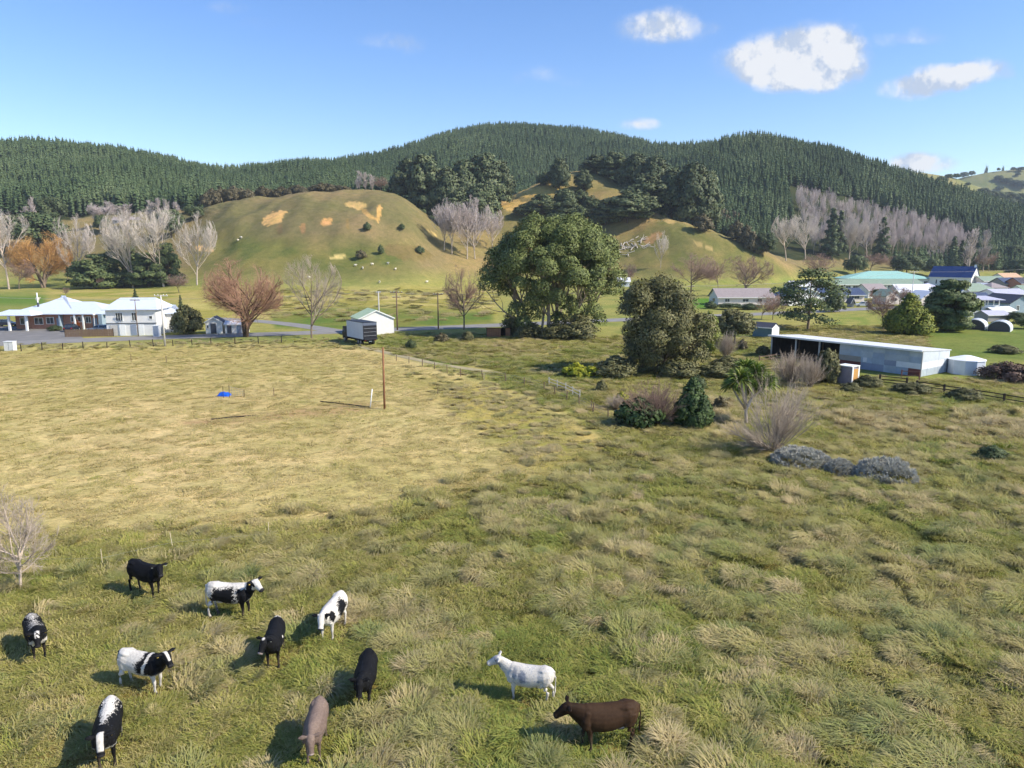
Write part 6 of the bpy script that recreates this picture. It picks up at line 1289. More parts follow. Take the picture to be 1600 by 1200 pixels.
for i, (x, yb, yt, w, lb) in enumerate([(1080, 462, 390, 78, 'broad purple-brown leafless tree left of the grey-roofed house'), (1163, 464, 394, 84, 'broad brown leafless tree rising over the grey-roofed house'), (1122, 455, 402, 44, 'smaller brown leafless tree between two broad ones'),
        (1278, 438, 392, 52, 'grey leafless tree on the bank above the white houses'), (1380, 517, 442, 56, 'thin leafless tree in the green field left of the golden conifer'), (982, 446, 408, 26, 'small pale leafless tree at the gum tree edge'),
        (1360, 424, 392, 46, 'brown leafless thicket above the green roof, left'), (1395, 424, 398, 40, 'brown leafless thicket above the green roof, right'), (1545, 424, 392, 40, 'brown leafless thicket behind the church'), (1207, 500, 455, 46, 'thin brown leafless tree beside the tall open pine'), (1190, 500, 462, 34, 'small brown leafless tree before the grey-roofed house'), (1405, 478, 446, 36, 'brown leafless garden tree among the town roofs')]):
    bare_at('bare_tree', lb, x, yb, yt, w, ROUNDB, base_w=9, i=i)
bare_at('poplar_tree', 'single slim white leafless poplar on the right spur', 1032, 420, 358, 24, VASE, i=1)
# -- leafless in the near field
yt_ = bare_pair(190, 'round', 5.0, 3.4, .0045, bark_pale, twig_grey, sides=(8, 6, 4, 3), stemscale=.95); P = hit(33, 927)
put_tree('bare_tree', 'small leafless young tree near the left edge by the cattle', P, yt_, rz=2.2, s=(width_of(P, 125) / 3.4, width_of(P, 125) / 3.4, height_to(P, 757) / 5.0))
sh = bare_pair(191, 'shrub_lean', 9, 10, .0055, bark_pale, twig_grey, sides=(5, 4, 3)); P = hit(1208, 706)
put_tree('twiggy_shrub', 'great fan of grey leafless stems beside the cabbage tree', P, sh, cat='shrub', rz=.3, s=(width_of(P, 150) / 10, width_of(P, 150) / 10, height_to(P, 574) / 9), parts=('stems', 'twigs'))
sh2 = bare_pair(192, 'shrub', 4, 6, .006, bark_dark, twig_brown, sides=(5, 4, 3)); P = hit(1022, 664)
put_tree('twiggy_shrub', 'rounded brown leafless shrub left of the dark little conifer', P, sh2, cat='shrub', rz=1.3, s=(width_of(P, 104) / 6, width_of(P, 104) / 6, height_to(P, 594) / 4), parts=('stems', 'twigs'))
sh3 = bare_pair(193, 'shrub', 4, 4, .007, bark_grey, twig_grey, sides=(5, 4, 3)); P = hit(1134, 560)
put_tree('twiggy_shrub', 'small grey leafless shrub below the round green tree', P, sh3, cat='shrub', rz=1.3, s=(width_of(P, 36) / 4, width_of(P, 36) / 4, height_to(P, 518) / 4), parts=('stems', 'twigs'))
for i, (x, yb, yt, w, lb) in enumerate([(1235, 600, 548, 60, 'tan dry shrub in front of the open barn bays'), (1265, 606, 556, 46, 'tan dry shrub left of the willowy green bush by the barn'), (962, 640, 618, 36, 'low brown twiggy bush beside the white rail')]):
    P = hit(x, yb); put_tree('twiggy_shrub', lb, P, sh3, cat='shrub', rz=i, s=(width_of(P, w) / 4, width_of(P, w) / 4, height_to(P, yt) / 4), parts=('stems', 'twigs'))

# -- old pines on the knoll
OLDP = [leafy_pair(200 + i, 18, 15, leaf_pine, bark_dark, 'pine', per=190, leaf=.95, n=64, flat=.85) for i in range(4)]
def leafy_at(name, label, x, yb, yt, wpx, pairs, bh, bw, i=0, group=None, d=None, cat='tree', parts=('trunk', 'crown')):
    P = pl(x, d) if d else hit(x, yb); h = height_to(P, yt); w = width_of(P, wpx)
    return put_tree(name, label, P, pairs[i % len(pairs)], group=group, cat=cat, rz=(i * 2.1 + x * .07) % 6.28, s=(w / bw, w / bw, h / bh), parts=parts)
for i, (x, d, yt, w, lb) in enumerate([
    (640, 455, 250, 52, 'dark old pine at the left end of the cluster behind the grassy hill'), (668, 450, 243, 66, 'tall dark old pine, second in the cluster behind the grassy hill'), (698, 445, 262, 60, 'dark old pine in the middle of the cluster above the bare grove'),
    (728, 455, 252, 58, 'dark old pine, fourth of the cluster above the bare grove'), (757, 458, 241, 72, 'broad dark old pine at the right of the cluster above the bare grove'), (782, 465, 252, 40, 'narrower dark old pine at the right end of the left cluster'),
    (716, 425, 300, 56, 'dark old pine low in the gully directly behind the bare grove'), (752, 430, 288, 60, 'broad dark pine behind the right side of the bare grove'),
    (932, 500, 243, 44, 'dark old pine at the left of the cluster on the right knoll'), (962, 490, 238, 52, 'tall dark old pine on the top of the right knoll cluster'), (992, 480, 240, 54, 'dark old pine on the crest left of the forest edge'), (1022, 470, 246, 54, 'dark old pine in the middle of the right knoll cluster'),
    (1008, 440, 272, 74, 'broad dark old pine in front of the right knoll cluster'), (980, 425, 298, 80, 'largest dark macrocarpa low on the right knoll above the fallen branches'), (1048, 440, 264, 56, 'dark old pine right of the knoll cluster above the spur'), (1082, 430, 256, 62, 'tall dark pine at the right end of the knoll cluster'), (1104, 432, 268, 42, 'last dark pine of the knoll cluster beside the brown bushes'),
    (946, 430, 318, 50, 'dark old pine under the big macrocarpa on the left'), (874, 470, 248, 34, 'lone tall old pine with a bare stem on the tan knoll'), (882, 440, 296, 44, 'dark pine below the lone tall pine on the knoll'), (848, 440, 304, 50, 'dark spreading pine above the gum tree crown'), (912, 470, 266, 28, 'small conical pine on the tan knoll right of the lone pine'), (822, 440, 318, 36, 'small dark pine on the knoll left slope')]):
    leafy_at('old_pine', lb, x, 0, yt, w, OLDP, 18, 15, i, 'old dark pines on the knoll', d=d)
SCR = [leafy_pair(220 + i, 5, 6.5, leaf_scrub, bark_dark, 'bush', per=120, leaf=.5, n=26, flat=.85) for i in range(3)]
BSH = [leafy_pair(230 + i, 5, 6, leaf_dark, bark_dark, 'bush', per=140, leaf=.42, n=26, flat=.9) for i in range(3)]
for i, (x, yb, yt, w, lb) in enumerate([(808, 288, 270, 24, 'dark round bush on the crest of the tan knoll, leftmost'), (832, 286, 263, 26, 'dark round bush on the crest of the tan knoll, second from left'), (850, 290, 268, 22, 'dark round bush on the crest of the tan knoll beside the lone pine'),
    (905, 318, 296, 30, 'dark bush on the knoll below the small conical pine'), (925, 330, 306, 34, 'dark bush on the knoll left of the old pines'), (870, 350, 330, 40, 'dark bush just above the gum tree crown'), (905, 345, 322, 36, 'dark bush right of the gum tree top'), (935, 352, 328, 34, 'dark bush on the knoll slope behind the gum tree'),
    (574, 362, 347, 12, 'small round dark bush on the grassy hill face'), (628, 361, 349, 11, 'smallest round dark bush high on the grassy hill'), (595, 397, 382, 10, 'upright dark bush low on the grassy hill'), (656, 396, 384, 15, 'dark bush beside the shadowed scrape on the grassy hill')]):
    leafy_at('bush', lb, x, yb, yt, w, BSH, 5, 6, i, cat='bush', parts=('stems', 'foliage'))
leafy_at('bush', 'grey-brown round bush low on the grassy hill above the sheep', 564, 405, 390, 16, SCR, 5, 6.5, 0, cat='bush', parts=('stems', 'foliage'))
for i, (x, yb, yt, w) in enumerate([(1098, 362, 334, 28), (1116, 360, 330, 30), (1134, 368, 336, 30), (1150, 376, 344, 26), (1165, 384, 352, 24), (1175, 392, 362, 24), (1186, 398, 370, 24), (1124, 350, 322, 26), (1145, 356, 330, 26)]):
    leafy_at('scrub_bush', 'brown scrubby bush in the belt along the right spur', x, yb, yt, w, SCR, 5, 6.5, i, 'brown bushes along the right spur', cat='bush', parts=('stems', 'foliage'))
rngs = np.random.default_rng(9)
for i, x in enumerate(np.arange(322, 545, 9.0)):
    xx = x + rngs.uniform(-3, 3); yb = np.interp(xx, [320, 400, 450, 545], [338, 314, 304, 298]); P = pl(xx, 436 + rngs.uniform(0, 14)); s_ = rngs.uniform(.8, 1.4)
    put_tree('scrub_bush', 'olive-brown scrub bush in the hedge along the grassy hill crest', P, SCR[i % 3], 'bush', 'scrub hedge along the grassy crest', rngs.uniform(0, 6), (s_ * 1.1, s_ * 1.1, s_ * np.interp(xx, [320, 400, 545], [1.5, 1.15, .7])), ('stems', 'foliage'))
# evergreens on the left flat
ROUNDL = [leafy_pair(240 + i, 10, 11, leaf_dark, bark_dark, 'round', per=170, leaf=.55, n=44) for i in range(2)]
for i, (x, yb, yt, w, lb) in enumerate([(60, 395, 332, 84, 'broad dark olive tree behind the golden willow'), (80, 352, 308, 44, 'rounded olive-green tree below the forest at left'), (160, 366, 336, 24, 'small dark green tree left of the hillside hut'), (303, 344, 322, 34, 'low rounded green tree at the end of the slim poplar row'), (268, 372, 328, 40, 'dark green tree behind the tallest pale poplar')]):
    leafy_at('evergreen_tree', lb, x, yb, yt, w, ROUNDL, 10, 11, i)
MACR = [leafy_pair(250 + i, 12, 12, leaf_mac, bark_dark, 'pine', per=220, leaf=.7, n=60, flat=.55, z0=.06) for i in range(2)]
for i, (x, yb, yt, w, lb) in enumerate([(150, 451, 398, 72, 'dark spreading macrocarpa behind the motel roof'), (194, 448, 376, 54, 'tall dark macrocarpa behind the spreading pale poplar'), (232, 448, 396, 60, 'dark macrocarpa filling the gap between the pale poplars'), (262, 446, 380, 44, 'dark macrocarpa behind the tallest pale poplar')]):
    leafy_at('macrocarpa_tree', lb, x, yb, yt, w, MACR, 12, 12, i)
# right side evergreens
for i, (x, yb, yt, w, lb) in enumerate([(1336, 432, 399, 34, 'dark round tree behind the green roof, leftmost of three'), (1416, 432, 399, 46, 'broad dark round tree behind the green roof, middle of three'), (1455, 432, 404, 30, 'dark round tree just left of the church'), (1592, 436, 405, 40, 'dark green tree at the right edge behind the far houses'), (1580, 420, 384, 44, 'olive-green tree at the foot of the forest on the far right'), (1192, 402, 364, 34, 'dark green tree at the foot of the right spur'), (1540, 412, 386, 40, 'dark olive tree behind the church on the right'), (1566, 416, 390, 34, 'dark olive tree left of the far right edge')]):
    leafy_at('evergreen_tree', lb, x, yb, yt, w, ROUNDL, 10, 11, i)
DKP = [leafy_pair(260, 18, 7, leaf_dark, bark_dark, 'cone', per=120, leaf=.75, n=44, flat=.9)]
for i, (x, yb, yt, w, lb) in enumerate([(1376, 408, 340, 26, 'lone dark pine among the mauve bare poplars'), (1297, 404, 326, 30, 'dark pine between the pale poplars at the left of the mass'), (1310, 400, 330, 26, 'second dark pine between the pale poplars'), (1487, 420, 370, 22, 'dark pine left of the church spire'), (1500, 420, 376, 20, 'dark pine right behind the church roof')]):
    leafy_at('dark_pine', lb, x, yb, yt, w, DKP, 18, 7, i)
P = hit(1418, 523); gc = leafy_pair(270, 8, 8.2, leaf_gold, bark_dark, 'cone', per=260, leaf=.34, n=70, flat=1.25)
put_tree('golden_conifer', 'broad golden-green conifer in the field behind the barn', P, gc, rz=.5, s=(width_of(P, 66) / 8.2, width_of(P, 66) / 8.2, height_to(P, 460) / 8))
P = hit(1481, 517); mc = leafy_pair(271, 11, 11, leaf_mac, bark_dark, 'pine', per=360, leaf=.5, n=90, flat=.5, z0=.05)
put_tree('macrocarpa_tree', 'dark green macrocarpa right of the golden conifer, before the white villa', P, mc, rz=.9, s=(width_of(P, 72) / 11, width_of(P, 72) / 11, height_to(P, 438) / 11))
P = hit(1262, 516); op = leafy_pair(272, 12, 12, leaf_mac, bark_grey, 'pine', per=130, leaf=.40, n=44, flat=.42, z0=.12)
put_tree('open_pine', 'open-branched pine with see-through crown behind the barn', P, op, rz=1.9, s=(width_of(P, 104) / 12, width_of(P, 104) / 12, height_to(P, 420) / 12))
P = hit(1302, 488); put_tree('bush', 'dark round bush beside the open pine, left of the pink-white house', P, BSH[0], 'bush', None, 1.0, (width_of(P, 30) / 6, width_of(P, 30) / 6, height_to(P, 458) / 5), ('stems', 'foliage'))
P = hit(1147, 538); rt = leafy_pair(273, 6, 7, leaf_olive, bark_grey, 'round', per=200, leaf=.42, n=36)
put_tree('round_tree', 'rounded olive-green tree left of the teal shed', P, rt, rz=.2, s=(width_of(P, 58) / 7, width_of(P, 58) / 7, height_to(P, 484) / 6))
P = hit(1106, 556); bs = leafy_pair(274, 6, 4, leaf_bright, bark_grey, 'bush', per=240, leaf=.32, n=30)
put_tree('bush', 'bright yellow-green upright bush against the dark olive tree', P, bs, 'bush', None, .2, (width_of(P, 36) / 4, width_of(P, 36) / 4, height_to(P, 488) / 6), ('stems', 'foliage'))
# -- the dark olive tree
P = hit(1035, 583); w_, h_ = width_of(P, 164), height_to(P, 428); rng = np.random.default_rng(33)
cs = []; rs = []
for i in range(110):
    d = _norm(rng.normal(size=3)); rad = rng.random() ** .4; c = np.array([d[0] * w_ * .45 * rad + .04 * w_ * d[2], d[1] * w_ * .36 * rad, h_ * (.47 + .44 * d[2] * rad)])
    c[0] -= .20 * w_ * (c[2] / h_ - .42)
    if c[2] < h_ * .08: c[2] = h_ * .1
    cs.append(c); rs.append(rng.uniform(1.1, 1.9))
Vl, Fl, Nl = billows(rng, cs, rs, 620, .36, flat=.85, aspect=.36, jitter=.6)
br = grow(rng, [((rng.uniform(-.4, .4), rng.uniform(-.4, .4), -.2), (math.cos(a) * .5, math.sin(a) * .5, 1), h_ * .42, .2) for a in (0, 1.4, 2.9, 4.4)], [dict(k=5, wig=.1, up=.04, n=8, t0=.25, ang=36, lr=.75, rr=.5, out=.6), dict(k=4, wig=.1, up=.05, n=8, t0=.2, ang=40, lr=.5, rr=.45), dict(k=3, wig=.12, up=.05)])
Vt, Ft = tubes(br, [7, 5, 3])
put_tree('olive_tree', 'dense dark olive-coloured evergreen tree in the middle of the rank field', P, (np_mesh('trunk', Vt, [Ft], True, bark_grey), leaf_mesh('crown', Vl, Fl, Nl, leaf_olive)))
# -- the great gum tree
P = hit(862, 525); w_, h_ = width_of(P, 214), height_to(P, 329); rng = np.random.default_rng(44)
Rx = w_ / 2; cs = []; rs = []; ga = math.pi * (3 - 5 ** .5)
for shell_, n_, rr0, rr1 in ((1.0, 84, 1.6, 2.7), (.62, 22, 2.0, 2.8)):
    for i in range(n_):
        zz = 1 - 1.72 * (i + .5) / n_; a = i * ga + rng.uniform(-.35, .35); q_ = math.sqrt(max(0, 1 - zz * zz)); rad = shell_ * rng.uniform(.84, 1.04)
        c = np.array([math.cos(a) * q_ * Rx * .84 * rad + .04 * Rx * zz, math.sin(a) * q_ * Rx * .74 * rad, h_ * .55 + zz * h_ * (.345 if zz > 0 else .42) * rad])
        if zz < -.12 and rng.random() < .48: continue
        cs.append(c); rs.append(rng.uniform(rr0, rr1) * w_ / 26 * (.85 if zz < -.2 else 1))
for (fx, fz, r) in [(-.95, .42, 2.2), (-.98, .50, 1.8), (.92, .38, 2.2), (.98, .46, 1.9), (-.80, .62, 2.2), (.84, .66, 2.3), (-.30, .18, 1.7), (.35, .16, 1.8), (.62, .2, 1.8), (-.55, .22, 1.7), (.1, .12, 1.8), (.5, .08, 1.5), (-.1, .3, 1.9), (-.45, .12, 1.6), (.25, .26, 1.8), (.75, .12, 1.5)]:
    cs.append(np.array([fx * Rx * .93, rng.uniform(-.3, .1) * Rx, fz * h_])); rs.append(r)
# upright sprays in each lobe: fine leaves, well filled
Vl, Fl, Nl = billows(rng, cs, rs, 1100, .37, flat=.95, shell=.80, aspect=.55, jitter=.45, up=.15, droop=.06)
br = grow(rng, [((sx_, rng.uniform(-1, 1), -.3), (lx, rng.uniform(-.15, .15), 1), h_ * .42, r * .75) for sx_, lx, r in ((-5.2, -.32, .42), (-3.9, -.1, .38), (-.6, -.05, .5), (.4, .12, .55), (3.2, .3, .42), (5.4, .4, .3), (-2, .1, .35))],
          [dict(k=6, wig=.07, up=.06, n=8, t0=.3, ang=36, lr=.9, rr=.5, shape=.3, taper=.5), dict(k=6, wig=.10, up=.08, n=8, t0=.3, ang=36, lr=.5, rr=.42), dict(k=4, wig=.12, up=.06)])
Vt, Ft = tubes(br, [8, 6, 4])
put_tree('gum_tree', 'huge billowing green gum tree standing in the centre beside the road', P, (np_mesh('trunk', Vt, [Ft], True, bark_euc), leaf_mesh('crown', Vl, Fl, Nl, leaf_gum)))
for i, (x, yb, yt, w, lb) in enumerate([(826, 528, 502, 44, 'dark scrub under the left stems of the gum tree'), (905, 530, 492, 60, 'dark scrub thicket under the right stems of the gum tree'), (800, 524, 490, 36, 'dark low scrub at the gum tree left edge'), (868, 530, 505, 44, 'dark scrub at the foot of the gum trunks')]):
    leafy_at('bush', lb, x, yb, yt, w, [leafy_pair(280 + i, 5, 6, leaf_olive, bark_grey, 'bush', per=150, leaf=.36, n=26)], 5, 6, i, cat='bush', parts=('stems', 'foliage'))
# -- shrubs in the rank field
P = hit(1080, 668); fs_ = leafy_pair(290, 4.2, 3.6, leaf_fir, bark_dark, 'cone', per=300, leaf=.22, n=64, flat=1.2)
put_tree('fir_shrub', 'dense dark green little conifer beside the brown shrub', P, fs_, 'shrub', None, .4, (width_of(P, 58) / 3.6, width_of(P, 58) / 3.6, height_to(P, 592) / 4.2))
P = hit(998, 666); put_tree('bush', 'low black-green bush at the left foot of the brown shrub', P, leafy_pair(291, 2, 3.6, leaf_fir, bark_dark, 'bush', per=160, leaf=.26, n=26), 'bush', None, .4, (width_of(P, 72) / 3.6, width_of(P, 60) / 3.6, height_to(P, 622) / 2), ('stems', 'foliage'))
def silver_pair(seed, h, w):
    """untidy silver shrub: short stiff shoots standing out of many small heads"""
    rng = np.random.default_rng(seed); V = []; nh = 260
    az = rng.uniform(0, 6.28, nh); zz = rng.random(nh) ** .8; rim = (.82 + .36 * vn(np.cos(az) * 2 + 5 + seed, np.sin(az) * 2 + 5, 7)); q_ = np.sqrt(np.maximum(0, 1 - zz ** 2)) * rim
    Hc = np.column_stack([np.cos(az) * q_ * w * .43, np.sin(az) * q_ * w * .43, zz * h * .78 * rng.uniform(.8, 1.12, nh)]); No = _norm(Hc * np.array([1, 1, 2.2]) + np.array([0, 0, .25]))
    for c, n_ in zip(Hc, No):
        m = 75; d = _norm(n_ * 1.1 + rng.normal(size=(m, 3)) * .75); b = c + d * rng.uniform(.0, .16, m)[:, None]; L_ = rng.uniform(.10, .26, m)[:, None]; sv = _perp(d, rng) * rng.uniform(.010, .02, m)[:, None]
        V.append(np.stack([b - sv * .6, b + sv * .6, b + d * L_ * .55 + sv, b + d * L_ * .55 - sv, b + d * L_], 1).reshape(-1, 3))
    V = np.concatenate(V); V[:, 2] = np.maximum(V[:, 2], .01); k = np.arange(len(V) // 5) * 5
    st, _ = leafy_pair(seed, h * .8, w * .8, leaf_silver, bark_grey, 'bush', per=20, leaf=.1, n=16)
    return st, np_mesh('foliage', V, [np.stack([k, k + 1, k + 2, k + 3], -1), np.stack([k + 3, k + 2, k + 4], -1)], False, leaf_silver)
SIL = [silver_pair(295 + i, 1.6, 4.4) for i in range(2)]
for i, (x, yb, yt, w, lb) in enumerate([(1250, 728, 698, 100, 'silver-grey low bush at the foot of the leafless fan shrub'), (1312, 742, 716, 52, 'small silver-grey bush between two larger silver bushes'), (1384, 754, 714, 106, 'largest silver-grey mounded bush on the right')]):
    leafy_at('silver_bush', lb, x, yb, yt, w, SIL, 1.6, 4.4, i, 'silver bushes', cat='bush', parts=('stems', 'foliage'))
YEL = [leafy_pair(300 + i, 2, 3.2, leaf_yellow, bark_grey, 'bush', per=220, leaf=.3, n=22, flat=.9) for i in range(2)]
for i, (x, yb, yt, w, lb) in enumerate([(900, 588, 567, 40, 'bright yellow-green bush on the grass, left of two'), (932, 589, 569, 42, 'bright yellow-green bush on the grass, right of two'), (972, 626, 612, 18, 'little yellow-green bush by the brown shrub')]):
    leafy_at('yellow_bush', lb, x, yb, yt, w, YEL, 2, 3.2, i, 'yellow-green bushes', cat='bush', parts=('stems', 'foliage'))
GRB = [leafy_pair(310 + i, 3, 4.4, leaf_olive, bark_grey, 'bush', per=240, leaf=.26, n=30) for i in range(2)]
for i, (x, yb, yt, w, lb) in enumerate([(960, 590, 556, 62, 'dark green bush left of the olive tree'), (1060, 590, 560, 60, 'low bush at the right foot of the olive tree'), (1120, 590, 566, 56, 'low olive bush behind the cabbage tree'), (1290, 600, 546, 38, 'willowy grey-green bush in front of the barn bays'), (1355, 606, 586, 40, 'low green bush right of the rusty crate'), (1425, 614, 598, 50, 'low brown-green bush behind the rail fence gap'), (1330, 612, 598, 34, 'small dark bush below the rusty crate'),
    (1570, 552, 539, 40, 'flat dark bush in the bright green field'), (1506, 626, 606, 46, 'low green bush below the rail fence'), (294, 522, 478, 44, 'dark green garden shrub right of the white motel wing'), (246, 512, 500, 22, 'small dark shrub under the motel windows'), (1192, 556, 540, 20, 'small dark bush at the left end of the barn'), (1135, 580, 556, 46, 'green shrub on the bank left of the cabbage tree')]):
    leafy_at('bush', lb, x, yb, yt, w, GRB, 3, 4.4, i, cat='bush', parts=('stems', 'foliage'))
BRN = [leafy_pair(320, 2.4, 7, foliage('leaves_brown_hedge', [(0.2, (0.07, 0.04, 0.03)), (0.55, (0.14, 0.085, 0.06)), (0.9, (0.22, 0.15, 0.11))], var=.1), bark_dark, 'bush', per=160, leaf=.3, n=30)]
for i, (x, yb, yt, w, lb) in enumerate([(1572, 594, 566, 74, 'reddish-brown hedge right of the white tank'), (1635, 600, 566, 80, 'reddish-brown hedge at the right picture edge')]):
    leafy_at('brown_hedge', lb, x, yb, yt, w, BRN, 2.4, 7, i, cat='hedge', parts=('stems', 'foliage'))
for i, (x, yb, yt, w, lb) in enumerate([(212, 470, 451, 8, 'narrow dark green cypress behind the motel wing'), (283, 484, 461, 7, 'narrow columnar cypress right of the motel wing')]):
    leafy_at('cypress', lb, x, yb, yt, w, [DKP[0]], 18, 7, i)
# far hills on the right: scattered trees one can tell apart
for i, (x, yb, yt, w) in enumerate([(1470, 283, 275, 10), (1482, 281, 272, 12), (1494, 280, 271, 12), (1506, 279, 269, 13), (1518, 276, 267, 10), (1541, 267, 261, 6), (1560, 268, 262, 5), (1567, 266, 261, 5), (1583, 268, 261, 8), (1595, 268, 261, 12), (1560, 284, 274, 14), (1572, 288, 278, 18), (1584, 292, 281, 16), (1596, 296, 282, 20), (1562, 300, 290, 12), (1536, 306, 294, 18), (1548, 310, 298, 18), (1560, 314, 300, 18), (1575, 316, 300, 20), (1592, 318, 302, 20), (1524, 310, 300, 12), (1590, 276, 270, 8), (1512, 292, 285, 8), (1600, 330, 310, 20), (1575, 326, 310, 18)]):
    leafy_at('far_tree', 'dark tree dotted on the far right-hand hills', x, yb, yt, w, ROUNDL, 10, 11, i, 'dark trees on the far hills')

# -- cabbage tree: forked stems, each with a head of sword leaves
P = hit(1166, 664); ct = tag(empty('cabbage_tree', P), 'cabbage tree with green sword-leaf heads on pale forked trunk', 'tree')
lv = foliage('leaves_sword', [(0.2, (0.08, 0.125, 0.022)), (0.55, (0.17, 0.24, 0.04)), (0.9, (0.36, 0.38, 0.10))], var=.05, rough=.45)
scl = height_to(P, 600) / 4.6; rng = np.random.default_rng(3)
def cpt(x, y): return Vector((width_of(P, x - 1166), 0, height_to(P, y)))
heads = [(cpt(1150, 592), 1.15, -.6), (cpt(1176, 588), 1.3, .2), (cpt(1192, 598), .95, -.2), (cpt(1164, 580), 1.1, .7), (cpt(1142, 604), .8, .5), (cpt(1182, 608), .85, .9)]
fork = cpt(1172, 622); fork2 = cpt(1164, 640)
tr = MB().tube([(0, 0, -.1), tuple(fork2 * .5), tuple(fork2), tuple(fork)], [.17, .15, .14, .12], 8)
for hd, r, yo in heads:
    st = fork if hd.x > 0 else fork2; e = hd + Vector((0, yo, 0)); tr.tube([tuple(st), tuple(st.lerp(e, .5) + Vector((0, 0, -.12))), tuple(e)], [.11, .09, .08], 6)
tr.build('trunk', bark_pale, ct, smooth=True)
for hd, r, yo in heads:
    n = 280; r *= 1.3; d = _norm(rng.normal(size=(n, 3))); d[:, 2] = np.where(d[:, 2] < -.5, -d[:, 2], d[:, 2]); d = _norm(d); c = np.array(hd) + np.array([0, yo, 0])
    sidev = _perp(d, rng); ln_ = r * rng.uniform(.75, 1.15, n)[:, None]; wv = .06
    V0 = c + d * .1 - sidev * wv * .6; V1 = c + d * .1 + sidev * wv * .6; m = c + d * ln_ * .6; V2 = m + sidev * wv; V3 = m - sidev * wv; tip = c + d * ln_ - np.array([0, 0, 1]) * ln_ * .22
    V = np.stack([V0, V1, V2, V3, tip], 1).reshape(-1, 3); b = np.arange(n) * 5
    obj('leaf_head', np_mesh('leaf_head', V, [np.stack([b, b + 1, b + 2, b + 3], -1), np.stack([b + 3, b + 2, b + 4], -1)], mat=lv), ct)

# -- untidy scrub and docks in the rank belt
rngk = np.random.default_rng(71); LAB = [('brown dry dock stand', SCR, 6.5, 5), ('low olive scrub clump', GRB, 4.4, 3), ('small dark scrub clump', BSH, 6, 5)]
for i, (x, y, wpx, hpx, where) in enumerate([(1005, 560, 34, 16, 'behind the yellow bushes'), (985, 575, 26, 12, 'right of the yellow bushes'), (1090, 610, 40, 16, 'below the olive tree'), (1125, 640, 34, 14, 'left of the cabbage tree'), (1105, 655, 30, 12, 'right of the little conifer'), (1550, 720, 60, 16, 'right of the largest silver bush'),
        (690, 535, 34, 10, 'beside the shelter, left'), (730, 533, 30, 10, 'just left of the shelter'), (642, 545, 26, 10, 'right of the box truck'), (1160, 548, 26, 12, 'left of the barn end'), (940, 612, 30, 12, 'above the brown shrub'), (1045, 588, 30, 14, 'at the foot of the olive tree')]):
    nm_, pr_, bw, bh_ = LAB[i % 3]; leafy_at('scrub_clump', nm_ + ' ' + where, x, y, y - hpx * 1.5, wpx * .62, pr_, bh_, bw, i, cat='bush', parts=('stems', 'foliage'))
for i, (x, yb, yt, w, lb) in enumerate([(1110, 482, 470, 22, 'clipped dark hedge at the left end of the long cream house'), (1140, 484, 474, 34, 'low hedge before the long cream house, left'), (1172, 484, 474, 34, 'low hedge before the long cream house, right'), (1372, 470, 452, 24, 'garden tree behind the parked white car'), (1398, 466, 450, 22, 'garden tree left of the white-roofed house'), (1440, 462, 444, 24, 'garden tree below the green hall'), (1530, 472, 456, 24, 'garden tree in front of the sage roof'), (1548, 482, 462, 24, 'garden tree right of the villa veranda'), (1570, 486, 468, 20, 'garden tree beside the blue-grey house'), (1588, 504, 488, 26, 'garden tree right of the tunnel houses'), (1312, 462, 448, 22, 'garden tree above the dark blue roof'), (1252, 466, 448, 22, 'garden tree left of the white gabled house'), (1560, 512, 500, 22, 'shrub between tunnel house and right edge'), (1600, 514, 496, 30, 'dark shrub at the right edge beside the sheds'), (86, 517, 508, 20, 'yellowish garden shrub at the motel drive edge')]):
    leafy_at('garden_shrub', lb, x, yb, yt, w, ROUNDL if i % 2 else BSH, 10 if i % 2 else 5, 11 if i % 2 else 6, i, cat='shrub')
